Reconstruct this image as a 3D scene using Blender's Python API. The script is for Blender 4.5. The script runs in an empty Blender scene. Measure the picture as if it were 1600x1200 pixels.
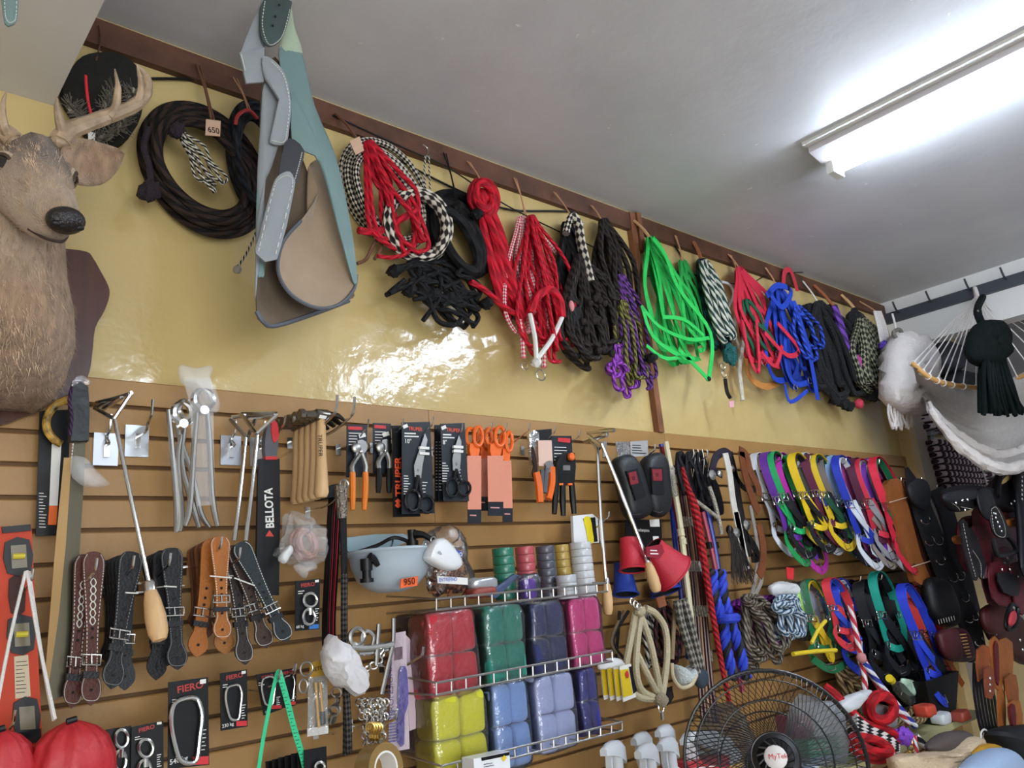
import bpy, math, random
from mathutils import Vector as V, Matrix, noise
random.seed(7)
sc = bpy.context.scene
COL = sc.collection
# ---------------------------------------------------------------- camera
CAMZ, D, FPX = 1.55, 2.1, 1247.145
RC = Matrix(((0.753286, -0.101108, -0.649874), (-0.651998, -0.244544, -0.717702), (-0.086358, 0.964352, -0.250134)))
CL = V((0, -D, CAMZ))
cam = bpy.data.cameras.new('camera'); cam.sensor_width = 36; cam.lens = FPX / 1600 * 36; cam.clip_start = .02
co = bpy.data.objects.new('camera', cam); COL.objects.link(co)
co.matrix_world = Matrix.Translation(CL) @ RC.to_4x4(); sc.camera = co
CEIL = CAMZ + 1.642; XR = 5.28
# ---------------------------------------------------------------- world, exposure
w = bpy.data.worlds.new('world'); sc.world = w; w.use_nodes = True
w.node_tree.nodes['Background'].inputs[0].default_value = (.93, .96, 1, 1)
w.node_tree.nodes['Background'].inputs[1].default_value = .5
vs = sc.view_settings; vs.view_transform = 'Standard'; vs.look = 'None'; vs.gamma = 1; vs.use_curve_mapping = False
vs.exposure = 0.05
def area(name, loc, target, sx, sy, power, color=(1, 1, 1)):
    l = bpy.data.lights.new(name, 'AREA'); l.shape = 'RECTANGLE'; l.size = sx; l.size_y = sy; l.energy = power; l.color = color
    o = bpy.data.objects.new(name, l); COL.objects.link(o); o.location = loc
    o.rotation_euler = (V(target) - V(loc)).to_track_quat('-Z', 'Y').to_euler(); return o
# fill lamp added behind the camera to brighten deer, soffit and wall
area('added_front_fill', (-.2, -5.8, 1.45), (.9, 0, 2.3), 3.0, 2.3, 150, (.95, .98, 1))
# ---------------------------------------------------------------- pixel -> point on a plane of the room
def ray(x, y): return RC @ V(((x - 800) / FPX, -(y - 600) / FPX, -1))
def P(x, y, dep=0.0):            # plane parallel to the slatted wall, dep metres in front of it
    d = ray(x, y); return CL + d * ((D - dep) / d.y)
def Q(x, y, dx=0.0):             # plane parallel to the end wall, dx metres in front of it
    d = ray(x, y); return CL + d * ((XR - dx) / d.x)
def H(x, y, z):                  # horizontal plane
    d = ray(x, y); return CL + d * ((z - CAMZ) / d.z)
def S(x, y, dep=0.0):            # metres per pixel there
    d = ray(x, y); return (D - dep) / d.y / FPX
def SX(x, y, dep=0.0): return (P(x+.5, y, dep) - P(x-.5, y, dep)).x      # metres of wall per pixel of width
# ---------------------------------------------------------------- materials
def lin(h):
    if not isinstance(h, str): return tuple(h)[:3]
    h = h.lstrip('#'); o = []
    for i in (0, 2, 4):
        c = int(h[i:i+2], 16) / 255; o.append(c / 12.92 if c <= .04045 else ((c + .055) / 1.055) ** 2.4)
    return tuple(o)
_M = {}
def nn(nt, t, **k):
    n = nt.nodes.new(t)
    for a, b in k.items(): setattr(n, a, b)
    return n
def mat(name, col, rough=.55, metal=0, bump=0, bscale=60, var=0, vscale=8, spec=.5, coat=0, trans=0, alpha=1, emit=0, sheen=0, stretch=None):
    if name in _M: return _M[name]
    m = bpy.data.materials.new(name); _M[name] = m; m.use_nodes = True; nt = m.node_tree; b = nt.nodes['Principled BSDF']
    c = lin(col); b.inputs['Base Color'].default_value = (*c, 1); b.inputs['Roughness'].default_value = rough; b.inputs['Metallic'].default_value = metal
    b.inputs['Specular IOR Level'].default_value = spec; b.inputs['Coat Weight'].default_value = coat; b.inputs['Transmission Weight'].default_value = trans
    b.inputs['Alpha'].default_value = alpha; b.inputs['Sheen Weight'].default_value = sheen
    if emit: b.inputs['Emission Color'].default_value = (*c, 1); b.inputs['Emission Strength'].default_value = emit
    tc = nn(nt, 'ShaderNodeTexCoord'); src = tc.outputs['Object']
    if stretch:
        mp = nn(nt, 'ShaderNodeMapping'); mp.inputs['Scale'].default_value = stretch; nt.links.new(src, mp.inputs[0]); src = mp.outputs[0]
    if var:
        n = nn(nt, 'ShaderNodeTexNoise'); n.inputs['Scale'].default_value = vscale; n.inputs['Detail'].default_value = 6; nt.links.new(src, n.inputs[0])
        r = nn(nt, 'ShaderNodeValToRGB'); r.color_ramp.elements[0].position = .3; r.color_ramp.elements[1].position = .7
        r.color_ramp.elements[0].color = (*[max(0, x * (1 - var)) for x in c], 1); r.color_ramp.elements[1].color = (*[min(1, x * (1 + var)) for x in c], 1)
        nt.links.new(n.outputs[0], r.inputs[0]); nt.links.new(r.outputs[0], b.inputs['Base Color'])
    if bump:
        n = nn(nt, 'ShaderNodeTexNoise'); n.inputs['Scale'].default_value = bscale; n.inputs['Detail'].default_value = 4; nt.links.new(src, n.inputs[0])
        bp = nn(nt, 'ShaderNodeBump'); bp.inputs['Strength'].default_value = bump; bp.inputs['Distance'].default_value = .01
        nt.links.new(n.outputs[0], bp.inputs['Height']); nt.links.new(bp.outputs[0], b.inputs['Normal'])
    return m
def rope(name, c1, c2=None, a=1, bb=1.0, cut=0.0, check=False, rough=.75, bump=.5):
    """twisted / braided cord: stripes run over the tube's own UV (u around, v along in circumferences)"""
    if name in _M: return _M[name]
    c2 = c2 or tuple(x * .35 for x in lin(c1)); bb *= 2.4
    m = bpy.data.materials.new(name); _M[name] = m; m.use_nodes = True; nt = m.node_tree; b = nt.nodes['Principled BSDF']; L = nt.links.new
    b.inputs['Roughness'].default_value = rough; b.inputs['Specular IOR Level'].default_value = .3
    uv = nn(nt, 'ShaderNodeUVMap'); sp = nn(nt, 'ShaderNodeSeparateXYZ'); L(uv.outputs[0], sp.inputs[0])
    def wave(ka, kb):
        x = nn(nt, 'ShaderNodeMath', operation='MULTIPLY'); L(sp.outputs[0], x.inputs[0]); x.inputs[1].default_value = ka * math.tau
        y = nn(nt, 'ShaderNodeMath', operation='MULTIPLY_ADD'); L(sp.outputs[1], y.inputs[0]); y.inputs[1].default_value = kb * math.tau; L(x.outputs[0], y.inputs[2])
        s = nn(nt, 'ShaderNodeMath', operation='SINE'); L(y.outputs[0], s.inputs[0]); return s.outputs[0]
    h = wave(a, bb)
    if check:
        g = wave(-a, bb); t = nn(nt, 'ShaderNodeMath', operation='MULTIPLY'); L(h, t.inputs[0]); L(g, t.inputs[1]); h = t.outputs[0]
    r = nn(nt, 'ShaderNodeMapRange'); r.inputs[1].default_value = cut - .25; r.inputs[2].default_value = cut + .25; L(h, r.inputs[0])
    mx = nn(nt, 'ShaderNodeMix', data_type='RGBA'); mx.inputs[6].default_value = (*lin(c2), 1); mx.inputs[7].default_value = (*lin(c1), 1)
    L(r.outputs[0], mx.inputs[0]); L(mx.outputs[2], b.inputs['Base Color'])
    bp = nn(nt, 'ShaderNodeBump'); bp.inputs['Strength'].default_value = bump; bp.inputs['Distance'].default_value = .004
    L(h, bp.inputs['Height']); L(bp.outputs[0], b.inputs['Normal']); return m
BAGF = None
CHROME = mat('chrome', '#d8d8d6', .18, 1)
STEEL = mat('brushed_steel', '#a9a7a2', .35, 1)
BRASS = mat('brass', '#c8a860', .3, 1)
BLACK = mat('black_plastic', '#0c0c0e', .4, spec=.35)
CARD = mat('black_card', '#0e0f11', .4, spec=.3)
NAVYC = mat('slate_card', '#1c2027', .4, spec=.35)
WHITE = mat('white_print', '#e4e2dc', .5)
ORANGE = mat('orange_plastic', '#e8681c', .4)
RED = mat('red_print', '#c6262c', .45)
WOOD = mat('pale_wood', '#cfa877', .5, var=.15, vscale=5, stretch=(8, 8, .8))
def nyl(c, name=None): return mat(name or 'webbing_' + str(c), c, .6, bump=.25, bscale=500, spec=.25)
def lea(c, name=None): return mat(name or 'leather_' + str(c), c, .45, bump=.2, bscale=180, var=.18, vscale=14, spec=.3)
def film(name='clear_film', alpha=None):
    """clear wrapping: sees through, mirrors the lamps on its creases"""
    if name in _M: return _M[name]
    m = bpy.data.materials.new(name); _M[name] = m; m.use_nodes = True; nt = m.node_tree; L = nt.links.new; nt.nodes.remove(nt.nodes['Principled BSDF']); out = nt.nodes['Material Output']
    tr = nn(nt, 'ShaderNodeBsdfTransparent'); gl = nn(nt, 'ShaderNodeBsdfGlossy'); gl.inputs['Roughness'].default_value = .12; fr = nn(nt, 'ShaderNodeFresnel'); fr.inputs[0].default_value = 1.5
    tc = nn(nt, 'ShaderNodeTexCoord'); n = nn(nt, 'ShaderNodeTexNoise'); n.inputs['Scale'].default_value = 38; n.inputs['Detail'].default_value = 3; L(tc.outputs['Object'], n.inputs[0])
    bp = nn(nt, 'ShaderNodeBump'); bp.inputs['Strength'].default_value = .8; bp.inputs['Distance'].default_value = .01; L(n.outputs[0], bp.inputs['Height']); L(bp.outputs[0], gl.inputs['Normal'])
    mx = nn(nt, 'ShaderNodeMixShader'); ad = nn(nt, 'ShaderNodeMath', operation='MULTIPLY_ADD'); ad.inputs[1].default_value = 1.3; ad.inputs[2].default_value = alpha or .05; L(fr.outputs[0], ad.inputs[0]); L(ad.outputs[0], mx.inputs[0]); L(tr.outputs[0], mx.inputs[1]); L(gl.outputs[0], mx.inputs[2]); df = nn(nt, 'ShaderNodeBsdfDiffuse'); df.inputs[0].default_value = (.8, .82, .84, 1); m2 = nn(nt, 'ShaderNodeMixShader'); m2.inputs[0].default_value = .02; L(mx.outputs[0], m2.inputs[1]); L(df.outputs[0], m2.inputs[2]); L(m2.outputs[0], out.inputs[0]); return m
# ---------------------------------------------------------------- mesh building
def spline(pts, n=6, closed=False):
    if len(pts) < 3 or n <= 1: return [V(p) for p in pts]
    pts = [V(p) for p in pts]; o = []; m = len(pts)
    for i in range(m if closed else m - 1):
        if closed: a, b, c, d = pts[i-1], pts[i], pts[(i+1) % m], pts[(i+2) % m]
        else: a, b, c, d = pts[max(i-1, 0)], pts[i], pts[i+1], pts[min(i+2, m-1)]
        for k in range(n):
            t = k / n; t2 = t*t; t3 = t2*t
            o.append(.5 * ((2*b) + (c-a)*t + (2*a-5*b+4*c-d)*t2 + (3*b-a-3*c+d)*t3))
    if not closed: o.append(pts[-1])
    return o
class MB:
    def __init__(s): s.v = []; s.f = []; s.uv = []
    def face(s, idx, uv=None): s.f.append(tuple(idx)); s.uv.append(uv or [(0, 0)] * len(idx))
    def tube(s, pts, r, n=7, closed=False, sub=5, cap=True):
        rr = r if isinstance(r, (list, tuple)) else None; m0 = len(pts)
        p = spline(pts, sub, closed); m = len(p); base = len(s.v); L = 0; prev = None; vl = []
        for i in range(m):
            a = p[i-1] if (i or closed) else p[0]; b = p[(i+1) % m] if (i < m-1 or closed) else p[-1]
            t = (b - a); t = t.normalized() if t.length > 1e-9 else V((0, 0, 1))
            if prev is None:
                u = t.cross(V((.3, .9, .2))); u = u.normalized() if u.length > .01 else t.orthogonal().normalized()
            else:
                u = prev - t * prev.dot(t); u = u.normalized() if u.length > 1e-6 else t.orthogonal().normalized()
            prev = u; q = t.cross(u)
            if rr: x = i / max(1, m-1) * (len(rr)-1); k = min(int(x), len(rr)-2); R = rr[k] + (rr[k+1]-rr[k]) * (x-k)
            else: R = r
            if i: L += (p[i]-p[i-1]).length / (math.tau * max(1e-4, (rr[0] if rr else r)))
            vl.append(L)
            for j in range(n): an = math.tau * j / n; s.v.append(p[i] + (u * math.cos(an) + q * math.sin(an)) * R)
        for i in range(m if closed else m-1):
            i2 = (i+1) % m; v0 = vl[i]; v1 = vl[i2] if i2 else v0 + 1
            for j in range(n):
                j2 = (j+1) % n
                s.face((base+i*n+j, base+i*n+j2, base+i2*n+j2, base+i2*n+j), [(j/n, v0), ((j+1)/n, v0), ((j+1)/n, v1), (j/n, v1)])
        if cap and not closed:
            s.face([base+j for j in range(n)][::-1]); s.face([base+(m-1)*n+j for j in range(n)])
        return s
    def ribbon(s, pts, w, th, side=(0, 1, 0), sub=5, closed=False):
        """strap: side = width direction (vector, or one per control point)"""
        p = spline(pts, sub, closed); m = len(p); base = len(s.v); L = 0
        sv = side if isinstance(side, list) else None
        if sv: sv = spline(sv, sub, closed)
        ww = w if isinstance(w, (list, tuple)) else None
        for i in range(m):
            a = p[i-1] if (i or closed) else p[0]; b = p[(i+1) % m] if (i < m-1 or closed) else p[-1]
            t = (b-a); t = t.normalized() if t.length > 1e-9 else V((0, 0, 1))
            sd = V(sv[i] if sv else side); sd = sd - t * sd.dot(t); sd = sd.normalized() if sd.length > 1e-4 else t.orthogonal().normalized()
            nm = t.cross(sd)
            if ww: x = i / max(1, m-1) * (len(ww)-1); k = min(int(x), len(ww)-2); W = ww[k] + (ww[k+1]-ww[k]) * (x-k)
            else: W = w
            for c, d in ((-1, -1), (1, -1), (1, 1), (-1, 1)): s.v.append(p[i] + sd * c * W/2 + nm * d * th/2)
        for i in range(m if closed else m-1):
            i2 = (i+1) % m
            for j in range(4):
                j2 = (j+1) % 4; s.face((base+i*4+j, base+i*4+j2, base+i2*4+j2, base+i2*4+j), [(j/4, i), (j/4+.25, i), (j/4+.25, i+1), (j/4, i+1)])
        if not closed: s.face([base+j for j in range(4)][::-1]); s.face([base+(m-1)*4+j for j in range(4)])
        return s
    def prism(s, front, off):
        """closed outline (3-D points) extruded by the vector off"""
        b = len(s.v); n = len(front); off = V(off); s.v += [V(p) for p in front] + [V(p) + off for p in front]
        s.face(range(b, b+n)); s.face(list(range(b+n, b+2*n))[::-1])
        for i in range(n): j = (i+1) % n; s.face((b+j, b+i, b+n+i, b+n+j))
        return s
    def plate(s, px, dep, th, sub=0):
        """outline in picture coordinates on the plane dep in front of the wall, th thick towards the wall"""
        p = [P(q[0], q[1], dep) for q in px]
        if sub: p = spline(p, sub, True)
        return s.prism(p, (0, th, 0))
    def box(s, c, sx, sy, sz, ax=None):
        c = V(c); X, Y, Z = ax or (V((1, 0, 0)), V((0, 1, 0)), V((0, 0, 1)))
        f = [c + X*sx/2*a + Z*sz/2*b - Y*sy/2 for a, b in ((-1, -1), (1, -1), (1, 1), (-1, 1))]
        return s.prism(f, Y*sy)
    def bbox(s, lo, hi): return s.box([(a+b)/2 for a, b in zip(lo, hi)], *[b-a for a, b in zip(lo, hi)])
    def rbox(s, c, sx, sy, sz, r=.15, ax=None, n=6):
        """soft (super-ellipsoid) block"""
        c = V(c); X, Y, Z = ax or (V((1, 0, 0)), V((0, 1, 0)), V((0, 0, 1))); e = max(.08, r); b = len(s.v); nu, nv = 4*n, 2*n
        pw = lambda x: math.copysign(abs(x)**e, x)
        for i in range(nv+1):
            ph = -math.pi/2 + math.pi*i/nv; cz, cr = pw(math.sin(ph)), pw(math.cos(ph))
            for j in range(nu):
                th = math.tau*(j+.5)/nu; s.v.append(c + X*sx/2*cr*pw(math.cos(th)) + Y*sy/2*cr*pw(math.sin(th)) + Z*sz/2*cz)
        for i in range(nv):
            for j in range(nu): j2 = (j+1) % nu; s.face((b+i*nu+j, b+i*nu+j2, b+(i+1)*nu+j2, b+(i+1)*nu+j))
        return s
    def lathe(s, prof, o, axis=(0, 0, 1), n=20, ref=None):
        o = V(o); z = V(axis).normalized(); x = (V(ref) if ref else z.orthogonal()); x = (x - z*x.dot(z)).normalized(); y = z.cross(x); b = len(s.v); m = len(prof)
        for r, h in prof:
            for j in range(n): a = math.tau*j/n; s.v.append(o + z*h + (x*math.cos(a) + y*math.sin(a))*max(r, 1e-5))
        for i in range(m-1):
            for j in range(n): j2 = (j+1) % n; s.face((b+i*n+j, b+i*n+j2, b+(i+1)*n+j2, b+(i+1)*n+j), [(j/n, i/m), ((j+1)/n, i/m), ((j+1)/n, (i+1)/m), (j/n, (i+1)/m)])
        return s
    def loft(s, rings, cap=True, closed_u=True):
        b = len(s.v); m = len(rings); n = len(rings[0])
        for r in rings: s.v += [V(p) for p in r]
        for i in range(m-1):
            for j in range(n if closed_u else n-1): j2 = (j+1) % n; s.face((b+i*n+j, b+i*n+j2, b+(i+1)*n+j2, b+(i+1)*n+j), [(j/n, i/m), ((j+1)/n, i/m), ((j+1)/n, (i+1)/m), (j/n, (i+1)/m)])
        if cap and closed_u: s.face(list(range(b, b+n))[::-1]); s.face(range(b+(m-1)*n, b+m*n))
        return s
    def ball(s, c, rx, ry=None, rz=None, ax=None, n=10, bumpy=0, seed=0):
        c = V(c); ry = ry or rx; rz = rz or rx; X, Y, Z = ax or (V((1, 0, 0)), V((0, 1, 0)), V((0, 0, 1))); b = len(s.v); nu, nv = 2*n, n
        for i in range(nv+1):
            ph = -math.pi/2 + math.pi*i/nv
            for j in range(nu):
                th = math.tau*j/nu; d = V((math.cos(ph)*math.cos(th), math.cos(ph)*math.sin(th), math.sin(ph)))
                k = 1 + (bumpy * noise.noise(d*2.2 + V((seed, 0, 0))) if bumpy else 0)
                s.v.append(c + (X*rx*d.x + Y*ry*d.y + Z*rz*d.z)*k)
        for i in range(nv):
            for j in range(nu): j2 = (j+1) % nu; s.face((b+i*nu+j, b+i*nu+j2, b+(i+1)*nu+j2, b+(i+1)*nu+j))
        return s
    def ring(s, c, R, r, ax=None, n=6, m=20, sx=1):
        X, Y = ax or (V((1, 0, 0)), V((0, 0, 1)))
        return s.tube([V(c) + X*R*sx*math.cos(math.tau*i/m) + Y*R*math.sin(math.tau*i/m) for i in range(m)], r, n, True, 1)
    def jitter(s, amp, sc=30, seed=0):
        for i, p in enumerate(s.v): s.v[i] = p + noise.noise_vector(p*sc + V((seed, seed, 0)))*amp
        return s
    def build(s, name, m, parent=None, smooth=True, ang=35, label=None):
        me = bpy.data.meshes.new(name); off = parent.matrix_world.translation if parent else V((0, 0, 0))
        if parent: off = wloc(parent.parent if parent.type == 'MESH' and parent.parent else parent)
        me.from_pydata([tuple(p - off) for p in s.v], [], s.f)
        ul = me.uv_layers.new(name='UVMap'); k = 0; flat = []
        for u in s.uv:
            for a in u: flat += [a[0], a[1]]
        ul.data.foreach_set('uv', flat)
        if smooth:
            me.shade_smooth()
            try: me.set_sharp_from_angle(angle=math.radians(ang))
            except Exception: pass
        me.materials.append(m); me.update()
        o = bpy.data.objects.new(name, me); COL.objects.link(o)
        if parent: o.parent = parent
        if label: o['label'] = label
        return o
_WL = {}
def wloc(o): return _WL.get(o.name, V((0, 0, 0)))
def tag(o, label, cat, group=None, kind=None):
    o['label'] = label; o['category'] = cat
    if group: o['group'] = group
    if kind: o['kind'] = kind
    return o
def T(name, label, cat, loc, group=None):
    o = bpy.data.objects.new(name, None); COL.objects.link(o); o.location = loc; o.empty_display_size = .02
    _WL[o.name] = V(loc); return tag(o, label, cat, group)
def one(name, mb, m, label, cat, group=None, smooth=True, ang=35):
    """a thing made of a single mesh, origin at its own centre"""
    c = sum((V(p) for p in mb.v), V()) / len(mb.v); mb.v = [V(p) - c for p in mb.v]
    o = mb.build(name, m, None, smooth, ang); o.location = c; return tag(o, label, cat, group)
def sub(mb, name, m, part):       # child of a part; parts sit at their thing's origin
    _WL[part.name] = wloc(part.parent); return mb.build(name, m, part)
def struct(name, mb, m, smooth=False):
    o = mb.build(name, m, None, smooth); o['kind'] = 'structure'; return o
_TX = {}
def text(t, s, o, ax, ay, size, m, name='lettering', align='LEFT', squeeze=1.0, bold=0):
    """flat print: text s starting at point o, running along ax, letters standing along ay"""
    key = (s, align, bold)
    if key not in _TX:
        c = bpy.data.curves.new('txt', 'FONT'); c.body = s; c.size = 1; c.align_x = align; c.offset = bold; c.resolution_u = 3
        ob = bpy.data.objects.new('txt', c); me = bpy.data.meshes.new_from_object(ob)
        _TX[key] = ([v.co.copy() for v in me.vertices], [tuple(p.vertices) for p in me.polygons])
        bpy.data.objects.remove(ob); bpy.data.curves.remove(c); bpy.data.meshes.remove(me)
    vv, ff = _TX[key]; mb = MB(); X, Y = V(ax).normalized(), V(ay).normalized()
    mb.v = [V(o) + X*v.x*size*squeeze + Y*v.y*size for v in vv]
    for f in ff: mb.face(f)
    return mb.build(name, m, t, False)
UX, UY, UZ = V((1, 0, 0)), V((0, 1, 0)), V((0, 0, 1))
def ptext(t, s, px, py, dep, hpx, m, rot=0, align='LEFT', squeeze=1, bold=.01):
    """print on a sheet parallel to the wall; hpx = letter height in picture pixels"""
    a = math.radians(rot); X = UX*math.cos(a) + UZ*math.sin(a); Y = UZ*math.cos(a) - UX*math.sin(a)
    return text(t, s, P(px, py, dep), X, Y, hpx * S(px, py, dep) * 1.4, m, align=align, squeeze=squeeze, bold=bold)
def rng(a, b): return random.uniform(a, b)
ORD = ('first', 'second', 'third', 'fourth', 'fifth', 'sixth', 'seventh', 'eighth', 'ninth', 'tenth')
# ================================================================ the room
def wallmat(name, col, rough, flake, bump, spec=.5, thr=.705, fsc=26):
    m = mat(name, col, rough, bump=bump, bscale=14, var=.06, vscale=3, spec=spec); nt = m.node_tree; b = nt.nodes['Principled BSDF']
    vo = nn(nt, 'ShaderNodeTexNoise'); vo.inputs['Scale'].default_value = fsc; vo.inputs['Detail'].default_value = 9; vo.inputs['Roughness'].default_value = .72
    tc = [n for n in nt.nodes if n.type == 'TEX_COORD'][0]; nt.links.new(tc.outputs['Object'], vo.inputs[0])
    r = nn(nt, 'ShaderNodeValToRGB'); r.color_ramp.elements[0].position = thr; r.color_ramp.elements[1].position = thr+.02; nt.links.new(vo.outputs[0], r.inputs[0])
    mx = nn(nt, 'ShaderNodeMix', data_type='RGBA'); old = b.inputs['Base Color'].links[0].from_socket; nt.links.new(old, mx.inputs[6]); mx.inputs[7].default_value = (*lin(flake), 1)
    nt.links.new(r.outputs[0], mx.inputs[0]); nt.links.new(mx.outputs[2], b.inputs['Base Color']); return m
WALLY = wallmat('glossy_yellow_paint', '#cdb57a', .13, '#dcc88c', .3, .8)
CEILM = wallmat('grey_white_ceiling_paint', '#d0cfd1', .45, '#f0eeea', .2, .5, .665, 14)
SLAT = mat('slatwall_board', '#a37c48', .42, var=.1, vscale=4, bump=.05, bscale=90)
BROWN = mat('brown_board', '#5a3826', .6, var=.35, vscale=9, bump=.3, bscale=40)
WHITEP = mat('white_paint', '#d9d6d2', .5, var=.04, vscale=4)
BLACKM = mat('dark_grey_steel', '#3a3d44', .5)
struct('floor', MB().bbox((-3, -7, -.05), (8, .2, 0)), mat('floor_tile', '#b0aca4', .4, var=.1))
struct('ceiling', MB().bbox((-3, -7, CEIL), (8, .2, CEIL+.1)), CEILM)
struct('wall_back', MB().bbox((-3, 0, 0), (8, .12, CEIL)), WALLY)
SOF = MB().bbox((-1.6, -3.2, CAMZ+1.326), (.379, 0, CEIL)); struct('trim_soffit', SOF, WHITEP)
struct('wall_left', MB().bbox((-1.75, -7, 0), (-1.6, 0, CEIL)), WHITEP)
struct('wall_end', MB().bbox((6.55, -7, 0), (6.7, 0, CEIL)), mat('mid_grey_wall', '#8d8c90', .6))  # end wall in one even mid-grey
struct('trim_header', MB().bbox((XR, -4, CAMZ+1.312), (XR+.14, 0, CEIL)), WHITEP)
struct('trim_board', MB().bbox((.40, -.025, CEIL-.105), (XR, 0, CEIL-.022)), BROWN)
# slatted display wall: every slat a piece of its own, with open grooves
ZT = CAMZ + .2845*D; SL0 = CAMZ + .252*D; PIT = .0762
back = struct('wall_slatted', MB().bbox((-1.6, -.004, .3), (5.12, 0, ZT)), mat('groove_shadow_board', '#6d4e2c', .7)); 
seams = [-1.55, -.915, .305, 1.505, 2.735, 3.955, 5.12]
sl = {}
for i in range(24):
    top = ZT if i == 0 else SL0 - PIT*(i-1) - .005; bot = SL0 - PIT*i + .005
    for a, b in zip(seams, seams[1:]):
        k = (round(b-a, 3), i == 0)
        if k not in sl:
            mb = MB(); h = top-bot; W = b-a-.0015
            mb.prism([V((0, -.02, -h/2)), V((0, -.004, -h/2)), V((0, -.004, h/2)), V((0, -.017, h/2)), V((0, -.02, h/2-.003))], (W, 0, 0))
            sl[k] = mb.build('slat', SLAT, None, False); o = sl[k]
        else: o = sl[k].copy(); COL.objects.link(o)
        o.parent = back; o.location = (a, 0, (top+bot)/2)
# battens and corner posts
struct('trim_batten', MB().bbox((2.69, -.03, ZT), (2.725, 0, CEIL-.02)).bbox((2.735, -.035, CEIL-.2), (2.765, 0, CEIL-.01)), mat('orange_brown_batten', '#7d4f33', .6, var=.3, vscale=10))
struct('trim_post', MB().bbox((5.12, -.07, 0), (5.22, 0, CAMZ+.95)), mat('cream_post', '#d2b57c', .5, var=.08))
struct('trim_panel', MB().bbox((5.22, -.03, 0), (5.5, 0, CAMZ+1.31)), mat('greige_panel', '#a79b8d', .6, var=.05))
# black rail with pegs on the header
rl = T('hanging_rail', 'dark grey steel rail with pegs along the white header', 'rail', (XR-.02, -.9, CAMZ+1.52))
MB().bbox((XR-.03, -3.5, CAMZ+1.487), (XR, -.02, CAMZ+1.556)).build('bar', BLACKM, rl, False)
for y in (-.12, -.33, -.56, -.76, -1.0): MB().tube([(XR-.03, y, CAMZ+1.54), (XR-.07, y, CAMZ+1.55), (XR-.1, y, CAMZ+1.60)], .006, 6).build('peg', BLACKM, rl)
# fluorescent fixtures
TUBE = mat('lit_tube', '#dfeeff', .3, emit=85)
def fixture(x, y0, L, label):
    t = T('fluorescent_light', label, 'ceiling light', (x, y0, CEIL), 'fluorescent ceiling lights')
    z = CEIL; y1 = y0 - L
    MB().prism([V((x-.2, y0, z)), V((x-.2, y0, z-.012)), V((x-.165, y0, z-.012)), V((x-.165, y0, z-.001)), V((x-.165, y0, z))], (0, -L, 0)).build('conduit', WHITEP, t, False)
    MB().prism([V((x-.15, y0, z)), V((x-.15, y0, z-.03)), V((x-.06, y0, z-.05)), V((x+.03, y0, z-.05)), V((x+.05, y0, z-.03)), V((x+.05, y0, z))], (0, -L, 0)).build('housing', mat('lamp_housing', '#d6d2d4', .4), t, False)
    for yy in (y0-.01, y1+.05): MB().bbox((x-.045, yy-.03, z-.1), (x+.045, yy, z-.045)).build('lamp_holder', WHITE, t, False)
    MB().tube([(x-.015, y0-.03, z-.083), (x-.015, y1+.05, z-.083)], .017, 14, sub=1).build('tube', TUBE, t)
    MB().tube([(x+.035, y0-.03, z-.07), (x+.035, y1+.05, z-.07)], .008, 10, sub=1).build('tube', TUBE, t)
fixture(3.07, -.79, 2.4, 'lit fluorescent tube light with white housing on the grey ceiling')
fixture(1.9, -3.1, 2.4, 'added fluorescent tube light, unseen behind the camera, giving extra light')  # extra fixture added out of view to brighten the room
# ================================================================ tools for ropes, straps, hooks
def PP(pts, dep=.05): return [P(q[0], q[1], q[2] if len(q) > 2 else dep) for q in pts]
def trope(mb, pts, rpx, dep=.05, n=7, sub=5, closed=False):
    r = rpx * S(pts[0][0], pts[0][1], dep); return mb.tube(PP(pts, dep), r, n, closed, sub)
def strap(mb, pts, wpx, dep=.05, th=.003, side=None, sub=5, closed=False):
    p = PP(pts, dep); s1, s2 = S(pts[0][0], pts[0][1], dep), SX(pts[0][0], pts[0][1], dep); dv = (p[-1]-p[0]) if not closed else p[len(p)//2]-p[0]; vz = abs(dv.normalized().z) if dv.length > 1e-6 else 0
    w = wpx * (s1 + (s2-s1)*vz*.8 if side is None else s1)
    if side is None:      # face the room: width lies across the run, in the plane of the wall
        sd = []
        for i in range(len(p)):
            t = p[min(i+1, len(p)-1)] - p[max(i-1, 0)]; s_ = t.cross(UY); sd.append(s_.normalized() if s_.length > 1e-5 else UX)
        for i in range(1, len(sd)):
            if sd[i].dot(sd[i-1]) < 0: sd[i] = -sd[i]
    else: sd = list(side) if isinstance(side, list) else [V(side)]*len(p)
    return mb.ribbon(p, w, th, sd, sub, closed)
def coil(mb, cx, cy, a, b, tilt, n, rpx, dep, step, jit=4, shrink=3, m=14):
    ct, st = math.cos(math.radians(tilt)), math.sin(math.radians(tilt))
    for i in range(n):
        A, B = a - shrink*i + rng(-jit, jit)*.5, b - shrink*i + rng(-jit, jit)*.5; ox, oy = rng(-jit, jit), rng(-jit, jit); ph = rng(0, 6); d = dep + step*i
        pts = []
        for k in range(m):
            th = math.tau*k/m; x, y = A*math.cos(th), B*math.sin(th); pts.append((cx+ox+x*ct-y*st, cy+oy+x*st+y*ct, d + .012*math.sin(th*2+ph)))
        trope(mb, pts, rpx, d, closed=True, sub=4)
    return mb
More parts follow.
